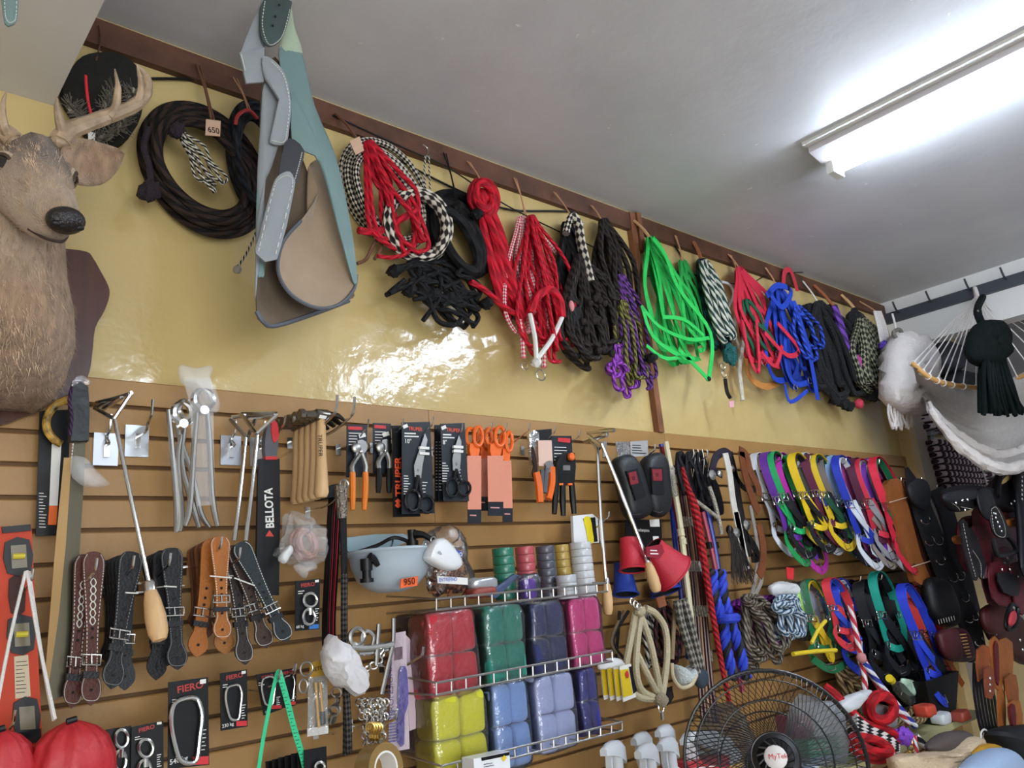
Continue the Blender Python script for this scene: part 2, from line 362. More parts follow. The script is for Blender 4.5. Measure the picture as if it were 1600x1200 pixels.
def hank(mb, top, bot, w, n, rpx, dep=(.03, .1), jit=6, belly=.6, strapw=0, topw=8, sub=5):
    """n long loops hanging from top to bot"""
    dx, dy = bot[0]-top[0], bot[1]-top[1]; L = math.hypot(dx, dy); ux, uy = dx/L, dy/L; nx, ny = -uy, ux
    for i in range(n):
        f = (i+.5)/n*2-1; d = rng(*dep); k = rng(.82, 1.03); ww = w*rng(.25, .55); off = f*w*.5
        def q(al, ac, dd=0): return (top[0]+ux*L*k*al+nx*ac, top[1]+uy*L*k*al+ny*ac, d+dd)
        j = lambda: rng(-jit, jit)
        pts = [q(0, off*topw/max(w, 1)), q(.12, topw*.5+off*.3, .005), q(.4, off*.8+ww*.4+j(), .01), q(belly+.15, off+ww*.5+j(), .015), q(.97, off+ww*.25+j(), .01),
               q(1.0, off*.9+j(), 0), q(.96, off-ww*.3+j(), -.01), q(belly, off-ww*.5+j(), -.012), q(.35, off*.8-ww*.35+j(), -.008), q(.1, -topw*.5+off*.3, -.004)]
        if strapw: strap(mb, pts, strapw, d, .0025, sub=sub, closed=True)
        else: trope(mb, pts, rpx, d, closed=True, sub=sub, n=6)
    return mb
def braid(t, part, pts, R, r, mats, dep, turns=5.5):
    p = spline(PP(pts, dep), 14); k = S(pts[0][0], pts[0][1], dep); R *= k; r *= k; L = [0]
    for a, b in zip(p, p[1:]): L.append(L[-1] + (b-a).length)
    for j, m_ in enumerate(mats):
        q = []
        for i, c in enumerate(p):
            d = (p[min(i+1, len(p)-1)] - p[max(i-1, 0)]).normalized(); u = d.cross(UY).normalized(); v = d.cross(u); a = L[i]/(R*7)*turns + math.tau*j/len(mats); q.append(c + u*R*math.cos(a) + v*R*.8*math.sin(a))
        MB().tube(q, r, 7, sub=1).build(part, m_, t)
def hookto(t, x, y, dep, x2=None, y2=None, m=None, rp=1.2):
    """cord tying a bundle up to the nail in the brown board above it"""
    top = P(x, y, dep); n_ = V((top.x if x2 is None else P(x2, y2, .03).x, -.03, CEIL-.06))
    MB().tube([top, (top+n_)/2 + V((.004, -.004, 0)), n_], rp*S(x, y, dep), 5).tube([top+V((.008, 0, 0)), n_+V((.012, 0, 0))], rp*S(x, y, dep)*.7, 5, sub=1).build('hanging_cord', m or mat('cord_tan', '#b98a66', .8), t)
BW = rope('black_white_cord', '#d8d2c2', '#15130f', 2, .5, .0)
R_BROWN = rope('dark_brown_rope', '#32231e', '#120c0b', 3, .55)
R_BLACK = rope('black_rope', '#121214', '#050506', 2, .5)
R_CHECK = rope('black_white_check_rope', '#cfc6b6', '#1d1715', 3, .8, .1, check=True)
R_RED = rope('red_rope', '#c8142c', '#9c0e20', 2, .5)
R_REDW = rope('red_white_cord', '#d93a50', '#e6d2d0', 3, .8, .0, check=True)
# ---------------------------------------------------------------- deer head
FUR = mat('deer_fur', '#9a7d62', .9, bump=.7, bscale=170, var=.35, vscale=26, sheen=.3, stretch=(2.2, 2.2, .55))
t = T('deer_mount', 'stuffed deer head with antlers on a brown wooden shield on the yellow wall', 'deer head', P(0, 520, 0))
nt = FUR.node_tree; bs = nt.nodes['Principled BSDF']; tc = [n for n in nt.nodes if n.type == 'TEX_COORD'][0]; prev = bs.inputs['Base Color'].links[0].from_socket
for pt, r0, r1, cc_ in ((P(72, 256, .45), .035, .12, '#453325'), (P(40, 345, .45), .03, .14, '#c9b39b')):      # dark forehead, pale cheeks and jaw
    dn = nn(nt, 'ShaderNodeVectorMath', operation='DISTANCE'); nt.links.new(tc.outputs['Object'], dn.inputs[0]); dn.inputs[1].default_value = pt - wloc(t)
    mr = nn(nt, 'ShaderNodeMapRange'); mr.inputs[1].default_value = r0; mr.inputs[2].default_value = r1; mr.inputs[3].default_value = .8; mr.inputs[4].default_value = 0; nt.links.new(dn.outputs['Value'], mr.inputs[0])
    mx = nn(nt, 'ShaderNodeMix', data_type='RGBA'); nt.links.new(mr.outputs[0], mx.inputs[0]); nt.links.new(prev, mx.inputs[6]); mx.inputs[7].default_value = (*lin(cc_), 1); prev = mx.outputs[2]
nt.links.new(prev, bs.inputs['Base Color'])
pl = [(60, 385), (97, 388), (135, 393), (146, 404), (158, 425), (169, 446), (171, 462), (163, 486), (149, 512), (145, 545), (140, 580), (128, 602), (95, 622), (50, 645), (0, 664), (-60, 668), (-130, 640), (-165, 560), (-185, 470), (-160, 400), (-100, 385)]
MB().plate(pl, .045, .04, 3).build('plaque', mat('dark_polished_wood', '#4a2415', .3, var=.35, vscale=5, stretch=(9, 9, .6), coat=.3), t)
def ering(c, ax, ay, ra, rb, n=24, pinch=0):
    return [c + ax*ra*math.cos(math.tau*i/n)*(1-pinch*max(0, math.sin(math.tau*i/n))) + ay*rb*math.sin(math.tau*i/n) for i in range(n)]
rings = []
for px, py, dep, rx, ry, tl in ((-25, 640, .05, 70, .05, 0), (-15, 618, .12, 88, .12, .1), (-8, 585, .17, 95, .15, .15), (-6, 530, .22, 108, .165, .2), (-4, 470, .25, 106, .15, .3), (2, 415, .27, 92, .135, .4), (10, 365, .29, 80, .12, .5), (22, 315, .31, 70, .11, .65)):
    c = P(px, py, dep); rings.append(ering(c, UX, (UY*math.cos(tl)*-1 + UZ*-math.sin(tl)).normalized(), rx*S(px, py, dep), ry))
hp = [(26, 278, .32, .092, .1), (38, 262, .365, .092, .094), (48, 276, .40, .082, .09), (56, 298, .435, .069, .08), (68, 320, .47, .057, .066), (81, 337, .50, .047, .054), (91, 347, .525, .041, .043), (97, 351, .54, .028, .03)]
hc = [P(a, b, c) for a, b, c, _, _ in hp]
F = (hc[-1]-hc[1]).normalized(); SD = F.cross(UZ).normalized(); SD = (SD + V((0, 0, -.12))).normalized(); UPH = SD.cross(F).normalized()
for i, c in enumerate(hc):
    f = i/(len(hc)-1); k = min(1, f*2.2); a0 = rings[-1]
    ax = (UX*(1-k) + SD*k).normalized(); ay = ((UY*-math.cos(.8)-UZ*math.sin(.8))*(1-k) + (-UPH)*k).normalized()
    rings.append(ering(c, ax, ay, hp[i][3], hp[i][4]))
body = MB().loft(rings); body.jitter(.006, 22).jitter(.003, 70)
ob = body.build('body', FUR, t, ang=180)
# short hair tufts on neck and chest, one mesh
hb = MB()
for i in range(14000):
    a = random.randrange(0, 13); b = random.randrange(24); r0, r1 = rings[a], rings[a+1]; u, v = random.random(), random.random()
    p = (r0[b]*(1-u)+r0[(b+1) % 24]*u)*(1-v) + (r1[b]*(1-u)+r1[(b+1) % 24]*u)*v
    cc = sum(r0, V())/24; nrm = (p-cc).normalized(); down = (r0[b]-r1[b]).normalized(); L = rng(.012, .028) if a < 8 else rng(.007, .014)
    dr = (down + nrm*rng(.25, .5) + V((rng(-.3, .3), rng(-.3, .3), rng(-.2, .2)))).normalized(); sd = dr.cross(nrm).normalized()*rng(.0007, .0014); p = p - nrm*.002
    i0 = len(hb.v); hb.v += [p-sd, p+sd, p+dr*L]; hb.face((i0, i0+1, i0+2))
o = hb.build('fur', mat('fur_hair', '#b0957a', .8, var=.45, vscale=40), t, False); o['kind'] = 'stuff'
pale = mat('pale_fur', '#b8a28a', .85, bump=.8, bscale=90, var=.1)
mz = []
for i in range(5, 8): mz.append(ering(hc[i] - UPH*.006, SD, -UPH, hp[i][3]+.0025, hp[i][4]+.0015))
MB().ball(hc[5]-UPH*.03-F*.012, .027, .04, .016, (SD, F, UPH), 10, .15).build('chin', pale, t)
nz = P(101, 349, .55)
MB().ball(nz + UPH*.006, .036, .024, .027, (SD, F, UPH), 12).build('nose', mat('wet_black_nose', '#1c1716', .25, bump=.4, bscale=200), t)
for s_ in (-1, 1): MB().ball(nz + SD*s_*.021 + F*.017 + UPH*.004, .009, .006, .006, (SD, F, UPH), 8).build('nostril', mat('nostril_black', '#050404', .5), t)
MB().tube([hc[6] - UPH*(.032+.004*abs(a)) + SD*a*.036 + F*(.018-.045*a*a) for a in (-1, -.5, 0, .5, 1)], .003, 5).build('mouth', mat('mouth_line', '#3a2a22', .7), t)
EYE = mat('glass_eye', '#140b07', .05, coat=1)
for s_ in (-1, 1):
    c = hc[2] + SD*s_*.0625 + UPH*.022 + F*.034; E1 = (F*.88 - SD*s_*.45).normalized(); E0 = (SD*s_*.88 + F*.45).normalized()
    MB().ball(c, .014, .023, .02, (E0, E1, UPH), 12).build('eye', EYE, t); MB().ring(c - E0*.003, .0245, .0045, (E1, UPH), 6, 18).build('eye_rim', pale, t)
    MB().ring(c + E0*.004, .0215, .0035, (E1, UPH), 6, 18).build('eyelid', mat('eyelid_dark', '#4a382c', .8), t)
def ear(base, tip, wid, cup):
    ax = (tip-base); L = ax.length; ax.normalize(); sd = cup.cross(ax).normalized(); rr = []
    for i in range(11):
        f = i/10; w = wid*(math.sin(math.pi*min(1, .12+f*.88))**.75)*(1.05-.35*f); c = base + ax*L*f; ring_ = []
        for j in range(9):
            g = j/8*2-1; ring_.append(c + sd*w*g - cup*(w*.55*(1-g*g)) )
        rr.append(ring_ + [q - cup*.005 for q in ring_[::-1]])
    return MB().loft(rr).jitter(.003, 40)
ear(P(100, 262, .37), P(196, 240, .36), .056, V((-.1, -.9, -.25)).normalized()).build('ear', FUR, t, ang=180)
ear(P(18, 262, .36), P(-70, 225, .33), .042, V((-.3, -.9, -.25)).normalized()).build('ear', FUR, t, ang=180)
ANT = mat('antler_bone', '#a58d72', .5, bump=.5, bscale=60, var=.4, vscale=18)
s0 = S(100, 200, .35)
def antler(beam, tines):
    mb = MB().tube(PP(beam), [17*s0, 15*s0, 13*s0, 12*s0, 11*s0, 9*s0, 6*s0, 1.5*s0], 9)
    mb.ball(P(*beam[0]), 17*s0, 15*s0, 9*s0, n=8, bumpy=.4)
    for tn in tines: mb.tube(PP(tn), [9*s0, 7*s0, 5*s0, 1*s0], 8)
    return mb.jitter(.0015, 60)
antler([(92, 226, .36), (104, 207, .35), (140, 192, .34), (182, 177, .33), (214, 162, .33), (230, 142, .33), (229, 120, .34), (213, 100, .35)],
       [[(100, 214, .36), (94, 192, .38), (90, 172, .39), (89, 153, .4)], [(168, 184, .34), (180, 168, .34), (184, 138, .35), (179, 107, .36)], [(214, 162, .33), (219, 150, .34), (220, 128, .35), (214, 100, .36)]]).build('antler', ANT, t)
antler([(24, 224, .36), (10, 210, .35), (-20, 192, .34), (-60, 177, .33), (-95, 162, .33), (-110, 142, .33), (-108, 120, .34), (-95, 100, .35)],
       [[(16, 214, .36), (6, 196, .38), (3, 172, .39), (9, 143, .4)], [(-60, 180, .34), (-68, 160, .34), (-72, 138, .35), (-66, 107, .36)]]).build('antler', ANT, t)
# dark bundle with horsehair ropes behind the antlers
t = T('horsehair_bundle', 'black felt and grey horsehair rope bundle with red cord behind the antlers', 'rope bundle', P(160, 150, .03))
mb = MB(); mb.plate([(120, 95), (150, 82), (190, 85), (218, 110), (225, 150), (215, 195), (185, 225), (150, 218), (118, 180), (98, 140)], .05, .035, 3); mb.build('felt_pad', mat('black_felt', '#17150f', .9, bump=.6, bscale=80), t)
HAIR = rope('grey_horsehair', '#a29a8a', '#3a362e', 2, .8)
mb = MB()
for pts in ([(108, 165), (120, 178), (140, 190)], [(160, 180), (168, 160), (180, 142)], [(190, 200), (200, 165), (208, 140)], [(140, 215), (165, 215), (190, 195)]):
    trope(mb, [(a, b, .085) for a, b in pts], 6, .085)
    for k in range(130):
        u = random.random(); i = min(int(u*2), 1); a, b = pts[i], pts[i+1]; f = u*2-i; p = P(a[0]+(b[0]-a[0])*f, a[1]+(b[1]-a[1])*f, .09); q = p + V((rng(-.03, .03), rng(-.03, 0), rng(-.03, .03))); mb.tube([p, q], .0009, 3, sub=1)
mb.build('horsehair_rope', HAIR, t)
trope(MB(), [(134, 118, .1), (135, 135, .1), (138, 160, .1), (144, 185, .1)], 2.2, .1).build('red_cord', mat('red_cord', '#d4232f', .6), t)
mb = MB(); mb.plate([(138, 205), (150, 208), (148, 220), (138, 218)], .1, .002); mb.build('price_tag', WHITE, t, False)
trope(MB(), [(150, 95, .05), (157, 65, .04), (155, 40, .03)], 1.5).build('hanging_cord', BROWN, t)
# ---------------------------------------------------------------- chaps
GREY = mat('grey_leather', '#8d9294', .55, bump=.12, bscale=200, var=.08, vscale=6)
TEAL = mat('grey_green_leather', '#6d8583', .55, bump=.12, bscale=200, var=.08, vscale=6)
SUEDE = mat('tan_suede', '#a48d72', .9, bump=.2, bscale=300, var=.15, vscale=5, sheen=.4)
DARKL = mat('charcoal_leather', '#35363b', .5)
STITCH = mat('white_stitching', '#dcdad0', .7)
def sheet(px, dep, th, bulge, m, name, t, sub_=3, bdir=1):
    """curved leather panel: outline plus inner rings pushed out of plane"""
    o = spline([P(q[0], q[1], q[2] if len(q) > 2 else dep) for q in px], sub_, True); c = sum(o, V())/len(o); rr = []
    for k in (1, .8, .55, .3, .05): rr.append([c + (p-c)*k + UY*(-bulge)*(1-k*k) for p in o])
    back_ = [[p + UY*th for p in r] for r in rr]
    mb = MB().loft(rr[::-1] + back_); return mb.build(name, m, t, ang=60)
def stitches(t, px, dep, m=STITCH, w=1.1):
    mb = MB(); p = spline(PP(px, dep), 8); acc = 0
    for a, b in zip(p, p[1:]):
        mb.tube([a, a+(b-a)*.6], w*S(px[0][0], px[0][1], dep)*.6, 4, sub=1)
    return mb.build('stitching', m, t)
t = T('leather_chaps', 'grey and green leather chaps with tan suede inside hanging in front of the yellow wall', 'chaps', P(460, 500, .36))
sheet([(412, 110, .36), (440, 100, .33), (470, 240, .30), (548, 440, .22), (545, 468, .24), (500, 486, .28), (432, 509, .34), (410, 502, .36), (401, 485, .37), (401, 380, .37), (406, 220, .37)], .3, .004, -.05, mat('brown_suede_back', '#6f604e', .9, bump=.2, bscale=300, var=.2), 'back_panel', t)
MB().tube(PP([(401, 486, .372), (412, 503, .366), (432, 509, .345), (500, 487, .285), (545, 470, .245)]), .006, 6).build('piping', mat('grey_piping', '#5b5f66', .6), t)
tan_ = [(482, 262, .32), (497, 300, .33), (470, 345, .34), (444, 375, .35), (434, 410, .36), (440, 440, .37), (462, 466, .38), (497, 481, .38), (530, 476, .37), (553, 452, .35), (557, 430, .34), (540, 350, .32), (515, 280, .31), (500, 250, .31)]
sheet(tan_, .34, .004, -.04, SUEDE, 'suede_flap', t)
MB().tube(PP(tan_[2:11]), .005, 6).build('piping', mat('grey_piping', '#5b5f66', .6), t)
sheet([(437, 75, .37), (455, 70, .37), (470, 75, .36), (492, 165, .36), (525, 245, .36), (548, 350, .355), (558, 430, .35), (552, 440, .352), (530, 360, .37), (500, 255, .38), (478, 237, .385), (456, 216, .39), (455, 150, .39), (440, 110, .38)], .37, .004, .015, TEAL, 'outer_panel', t)
sheet([(437, 80, .368), (446, 20, .36), (453, 0, .36), (460, 40, .36), (473, 82, .36), (460, 95, .368)], .36, .003, .01, mat('pale_green_leather', '#a5b49a', .6), 'waist_panel', t)
sheet([(413, 130, .40), (430, 150, .4), (440, 200, .4), (425, 260, .4), (412, 290, .4), (402, 350, .4), (399, 470, .39), (401, 380, .39), (403, 270, .395), (408, 190, .4)], .4, .004, .01, GREY, 'side_panel', t)
sheet([(410, 90, .42), (425, 92, .42), (445, 115, .42), (455, 160, .42), (452, 200, .42), (446, 225, .42), (422, 222, .42), (430, 200, .42), (440, 170, .42), (432, 140, .42), (415, 122, .42)], .42, .005, .008, GREY, 'curved_strap', t)
stitches(t, [(424, 96), (443, 118), (452, 160), (448, 205), (443, 222), (424, 219)], .4295)
sheet([(374, 82, .41), (400, 78, .41), (413, 74, .41), (412, 128, .41), (385, 130, .41)], .41, .006, .006, GREY, 'loop', t, 1)
stitches(t, [(377, 85), (387, 127)], .417)
sheet([(412, 0, .42), (452, 0, .42), (455, 12, .42), (446, 48, .42), (436, 66, .42), (420, 72, .42), (410, 60, .42), (407, 40, .42)], .42, .005, .006, mat('dark_green_leather', '#3c4a47', .5, bump=.1, bscale=200), 'buckle_strap', t, 3)
stitches(t, [(414, 2), (410, 40), (420, 69), (436, 63), (445, 46), (453, 14)], .427)
for a, b in ((436, 8), (430, 26), (426, 40)): MB().lathe([(0, 0), (.003, 0), (.003, .002), (0, .002)], P(a, b, .428), (0, -1, 0), 8).build('punch_hole', mat('hole_black', '#060606', .8), t)
sheet([(405, 10, .40), (412, 0, .4), (408, 45, .4), (415, 75, .4), (385, 84, .4), (376, 82, .4)], .40, .004, .004, GREY, 'yoke', t, 2)
sheet([(446, 222, .43), (460, 218, .43), (476, 236, .43), (470, 260, .43), (461, 292, .43), (440, 290, .43), (436, 268, .43)], .43, .004, .004, DARKL, 'black_strap', t, 2)
stitches(t, [(472, 238), (466, 262), (458, 290)], .4365)
sheet([(432, 278, .44), (442, 270, .44), (453, 268, .44), (460, 280, .44), (459, 300, .44), (433, 405, .44), (400, 396, .44), (405, 370, .44), (424, 298, .44)], .44, .005, .006, GREY, 'flap_strap', t, 2)
stitches(t, [(404, 392), (427, 298), (437, 279), (452, 275), (456, 296), (430, 400)], .449)
sheet([(402, 300, .395), (412, 285, .4), (414, 400, .4), (413, 430, .39), (408, 432, .39), (401, 420, .39)], .395, .004, .004, TEAL, 'inner_edge', t, 2)
MB().tube([P(440, 2, .36), V((P(440, 2, .36).x, P(440, 2, .36).y, CEIL))], .004, 6, sub=1).build('hanging_cord', R_BLACK, t)
t = T('leather_strap_end', 'green leather strap end with white stitching hanging below the white soffit', 'strap', P(15, 20, .5))
sheet([(4, -30, .5), (27, -30, .5), (29, 0, .5), (27, 30, .5), (18, 39, .5), (8, 36, .5), (3, 0, .5)], .5, .005, .003, TEAL, 'strap', t, 2); stitches(t, [(7, -25), (8, 20), (13, 34), (20, 34), (25, 24), (26, -25)], .507)
MB().tube([P(15, -28, .5), P(15, -28, .5)+V((0, 0, .35))], .004, 6, sub=1).build('hanging_cord', R_BLACK, t)
# ---------------------------------------------------------------- cable on the wall
pts = [(-40, 126), (60, 134), (110, 133), (200, 124), (300, 124), (380, 135), (470, 170), (560, 215), (660, 270), (745, 310), (800, 328), (880, 330), (985, 336), (1040, 365), (1075, 420)]
one('wall_cable', MB().tube(PP([(a, b, .012) for a, b in pts]), .0045, 6), BLACK, 'thin black cable running along the top of the yellow wall', 'cable')
one('wall_cable', MB().tube(PP([(520, 180, .03), (640, 235, .03), (700, 262, .03), (790, 320, .03), (870, 360, .03), (935, 390, .02), (1000, 430, .02), (1060, 425, .02), (1160, 445, .02), (1200, 430, .02), (1260, 425, .03)]), .003, 5), BLACK, 'thin sagging cord behind the red and black rope bundles', 'cable')
# ---------------------------------------------------------------- upper row of ropes
def bundle(name, label, cat, px, py, dep=.05): return T(name, label, cat, P(px, py, dep))
t = bundle('rope_coil', 'thick dark brown lasso rope coil with a price tag marked 650', 'rope', 310, 265)
coil(MB(), 318, 265, 112, 76, 48, 7, 7.5, .03, .012, 5, 4).build('rope', R_BROWN, t)
mb = MB(); trope(mb, [(232, 200), (225, 230), (233, 260), (236, 292)], 5, .11); mb.ball(P(233, 300, .11), .028, n=8, bumpy=.6); mb.ball(P(277, 205, .12), .022, n=8, bumpy=.6); mb.build('tassel', mat('plum_fringe', '#2a1e26', .9, bump=1, bscale=120), t)
mb = MB(); hank(mb, (285, 210), (345, 300), 30, 5, 2.2, (.1, .13), 6); mb.build('thin_cord', BW, t)
mb = MB(); mb.plate([(322, 186), (345, 189), (344, 213), (321, 211)], .15, .002); mb.build('price_tag', mat('kraft_tag', '#c9a58a', .7), t, False)
ptext(t, '650', 325, 206, .1505, 10, BLACK, 8, squeeze=.9); hookto(t, 330, 186, .15, m=mat('cord_brown', '#6e4630', .8), rp=2)
t = bundle('rope_coil', 'black rope coil with a red tie partly hidden behind the grey chaps', 'rope', 385, 250)
coil(MB(), 402, 252, 86, 42, 80, 6, 6.5, .04, .014, 4, 3).build('rope', rope('blue_black_rope', '#22242c', '#08090c', 3, .6), t)
trope(MB(), [(368, 195, .14), (372, 180, .15), (388, 172, .15), (402, 185, .14)], 3, .14).build('red_tie', mat('red_tie', '#a82a24', .7), t); hookto(t, 388, 172, .14)
mb = MB(); trope(mb, [(405, 350), (395, 375), (384, 398), (372, 416)], 1.8, .1); mb.ball(P(371, 421, .1), .012, n=6, bumpy=.7); mb.build('cord_end', BW, t)
t = bundle('rope_coil', 'black and white checked cord coil with red ropes inside and a kraft tag', 'rope', 600, 310)
coil(MB(), 602, 305, 92, 56, 58, 6, 5, .03, .014, 6, 4).build('rope', R_CHECK, t)
mb = MB(); hank(mb, (575, 222), (640, 395), 60, 6, 4, (.09, .14), 12); trope(mb, [(560, 360), (590, 362), (622, 345), (650, 330)], 6, .12); trope(mb, [(590, 400), (615, 402), (640, 390), (655, 340)], 3.5, .13); mb.build('red_rope', R_RED, t)
mb = MB(); mb.plate([(546, 220), (562, 213), (569, 235), (556, 242)], .16, .002); mb.build('price_tag', mat('kraft_tag', '#c9a58a', .7), t, False); hookto(t, 556, 216, .15, m=mat('cord_brown', '#6e4630', .8), rp=2.5)
trope(MB(), [(558, 412), (572, 405), (582, 385), (590, 375), (596, 385), (585, 405)], 3, .1).build('leather_tab', lea('#6b4a38'), t)
t = bundle('rope_ring', 'stiff ring of thick black and white checked rope beside black rope nets', 'rope', 655, 350)
coil(MB(), 652, 352, 54, 46, 60, 2, 9, .1, .02, 2, 4).build('rope', rope('thick_check_rope', '#cfc6b6', '#1d1715', 3, .7, .1, check=True), t)
mb = MB(); trope(mb, [(665, 243, .06), (663, 270, .07), (666, 305, .08)], 1.5, .06); trope(mb, [(670, 243, .06), (671, 270, .07), (672, 300, .08)], 1.5, .06); mb.build('thin_cord', BW, t); MB().tube(PP([(661, 226), (668, 232), (668, 243), (662, 246)], .06), .0018, 5).build('hook', STEEL, t)
t = bundle('rope_halter', 'tangled black rope halter net hanging below the ring of checked rope', 'rope halter', 690, 420)
mb = MB(); coil(mb, 712, 372, 70, 40, 62, 5, 8, .04, .018, 8, 5); hank(mb, (640, 410), (750, 490), 70, 8, 4.5, (.05, .12), 12)
for _ in range(16): a, b = rng(620, 740), rng(400, 480); trope(mb, [(a, b, .12), (a+rng(-20, 30), b+rng(-15, 20), .13), (a+rng(-40, 40), b+rng(-25, 30), .12)], 4, .1)
for a, b in ((616, 424), (675, 460), (715, 325), (745, 335), (760, 475), (640, 455), (700, 465)): mb.ball(P(a, b, .12), .022, n=7, bumpy=.5)
mb.build('rope', R_BLACK, t); hookto(t, 712, 312, .08, m=BLACK)
t = bundle('rope_hank', 'long hank of thick bright red rope looped at the top', 'rope', 770, 390)
mb = MB(); coil(mb, 757, 308, 28, 19, 75, 4, 6, .08, .015, 3, 2); hank(mb, (750, 300), (806, 492), 26, 5, 6.5, (.05, .1), 4); trope(mb, [(735, 440), (760, 455), (785, 478), (805, 490)], 5, .12); mb.build('rope', R_RED, t); hookto(t, 752, 285, .1)
MB().ball(P(806, 492, .1), .022, n=8, bumpy=.2).build('rope_end', BLACK, t)
t = bundle('lead_rope_bunch', 'bunch of red and pink cords with a red and white noseband', 'rope', 835, 460)
mb = MB(); hank(mb, (815, 340), (850, 520), 70, 9, 3.2, (.04, .1), 8); mb.build('pink_cord', R_REDW, t)
mb = MB(); hank(mb, (830, 338), (862, 560), 60, 9, 3, (.08, .14), 10); mb.build('red_cord', R_RED, t)
trope(MB(), [(828, 490), (838, 466), (858, 452), (874, 468), (878, 496)], 7, .15).build('noseband', R_RED, t)
mb = MB(); trope(mb, [(828, 490), (836, 530), (838, 565)], 4, .15); trope(mb, [(878, 496), (862, 530), (840, 560)], 4, .15); mb.ball(P(838, 567, .15), .018, n=7, bumpy=.4); mb.build('white_cheek_cord', WHITE, t)
trope(MB(), [(812, 500), (816, 530), (818, 560)], 4, .12).build('cord_end', R_REDW, t); trope(MB(), [(850, 540), (850, 575)], 4, .12).build('cord_end', R_REDW, t); MB().ring(P(820, 572, .12), .014, .002).build('ring', CHROME, t); MB().ring(P(845, 586, .13), .02, .003).build('ring', CHROME, t); hookto(t, 820, 335, .07)
t = bundle('rope_halter', 'black and dark brown rope halters with one black and white strand', 'rope halter', 915, 450)
mb = MB(); hank(mb, (885, 350), (915, 520), 40, 8, 5, (.03, .08), 8); mb.ball(P(893, 500, .11), .05, .03, .06, n=8, bumpy=.6); mb.build('black_rope', R_BLACK, t)
R_DB = rope('brown_braid', '#2c221d', '#100b09', 3, .8)
mb = MB(); hank(mb, (905, 400), (940, 568), 75, 13, 4.5, (.06, .13), 9)
for _ in range(14): a = rng(900, 960); mb.ball(P(a, rng(460, 560), .135), .016, n=6, bumpy=.4)
mb.build('brown_rope', R_DB, t); trope(MB(), [(893, 336), (903, 350), (908, 380), (915, 410), (922, 440)], 8, .12).build('checked_strand', R_CHECK, t); trope(MB(), [(884, 365), (893, 338), (908, 352)], 6, .12).build('checked_loop', R_CHECK, t); hookto(t, 892, 338, .11)
mb = MB(); mb.ball(P(893, 478, .15), .012, .01, .022, n=8); mb.build('pink_knot', mat('pink_cord', '#d98a8e', .7), t)
t = bundle('rope_halter', 'dark rope halters with purple and olive thin cords ending in loops', 'rope halter', 965, 470)
mb = MB(); hank(mb, (943, 345), (975, 490), 38, 9, 4.5, (.04, .1), 7); mb.build('brown_rope', R_DB, t)
R_PUR = rope('purple_cord', '#6e3a8e', '#2a1838', 2, .6); R_OLV = rope('olive_cord', '#7f7a3a', '#3d3a1a', 2, .6); R_VIO = rope('violet_cord', '#a04cc0', '#5c2478', 2, .6)
mb = MB(); hank(mb, (970, 430), (1008, 605), 40, 4, 2.8, (.07, .12), 6); mb.build('purple_cord', R_PUR, t)
mb = MB(); hank(mb, (972, 470), (990, 600), 34, 5, 2.8, (.08, .13), 6); mb.build('olive_cord', R_OLV, t)
mb = MB(); hank(mb, (965, 540), (982, 620), 26, 3, 3.2, (.1, .13), 4); coil(mb, 963, 578, 16, 10, 10, 2, 3.2, .12, .01, 2, 2); mb.build('violet_cord', R_VIO, t); hookto(t, 940, 345, .08)
def strapset(t, part, colr, top, bot, w, n, wpx, dep=(.04, .12), jit=8): return hank(MB(), top, bot, w, n, 3, dep, jit, strapw=wpx, sub=4).build(part, nyl(colr), t)
def rings(t, pts, R=.014, r=.0025, m=CHROME, dep=.13):
    for a, b in pts: MB().ring(P(a, b, dep), R, r, m=14).build('ring', m, t)
t = bundle('nylon_halter', 'bright green nylon halters, the larger bunch nearest the wooden batten', 'halter', 1050, 480)
strapset(t, 'strap', '#27b44e', (1016, 372), (1072, 560), 62, 10, 5, jit=9)
mb = MB()
for pts in ([(1002, 478), (1030, 510), (1075, 530), (1108, 528)], [(1003, 478), (1020, 525), (1060, 555), (1085, 560)], [(1060, 545), (1085, 570), (1108, 594)], [(1035, 495), (1070, 500), (1100, 525)], [(1010, 540), (1040, 560), (1075, 555)], [(1020, 372), (1040, 400), (1060, 450), (1110, 520), (1108, 590)]): strap(mb, [(a, b, .14) for a, b in pts], 6, .14)
mb.build('noseband', nyl('#2fc458'), t); MB().ball(P(1016, 560, .12), .03, .03, .02, n=7, bumpy=.5).build('buckle', BLACK, t); MB().ball(P(1107, 592, .14), .012, n=6).build('buckle', BLACK, t); hookto(t, 1014, 370, .1, m=WOOD, rp=2.5)
t = bundle('nylon_halter', 'second bright green nylon halter hanging close behind the first', 'halter', 1085, 450)
strapset(t, 'strap', '#2aa04a', (1066, 408), (1100, 540), 26, 4, 4.5, (.03, .06)); hookto(t, 1066, 408, .05)
t = bundle('cord_bunch', 'teal and white twisted cords with metal rings and a small tag', 'rope', 1120, 490)
hank(MB(), (1096, 408), (1130, 560), 22, 5, 5, (.03, .07), 3).build('teal_cord', rope('teal_cord', '#1c4648', '#0b1a1e', 2, .6), t)
mb = MB(); hank(mb, (1100, 410), (1142, 545), 24, 4, 4.5, (.07, .1), 3); mb.build('white_cord', rope('teal_white_cord', '#d2d2c4', '#27423f', 3, .6), t)
mb = MB(); mb.ball(P(1141, 555, .1), .045, .03, .05, n=8, bumpy=.7); mb.build('tassel', mat('teal_fringe', '#145a58', .9, bump=1, bscale=150), t); rings(t, [(1129, 573), (1131, 585)], .016, .003)
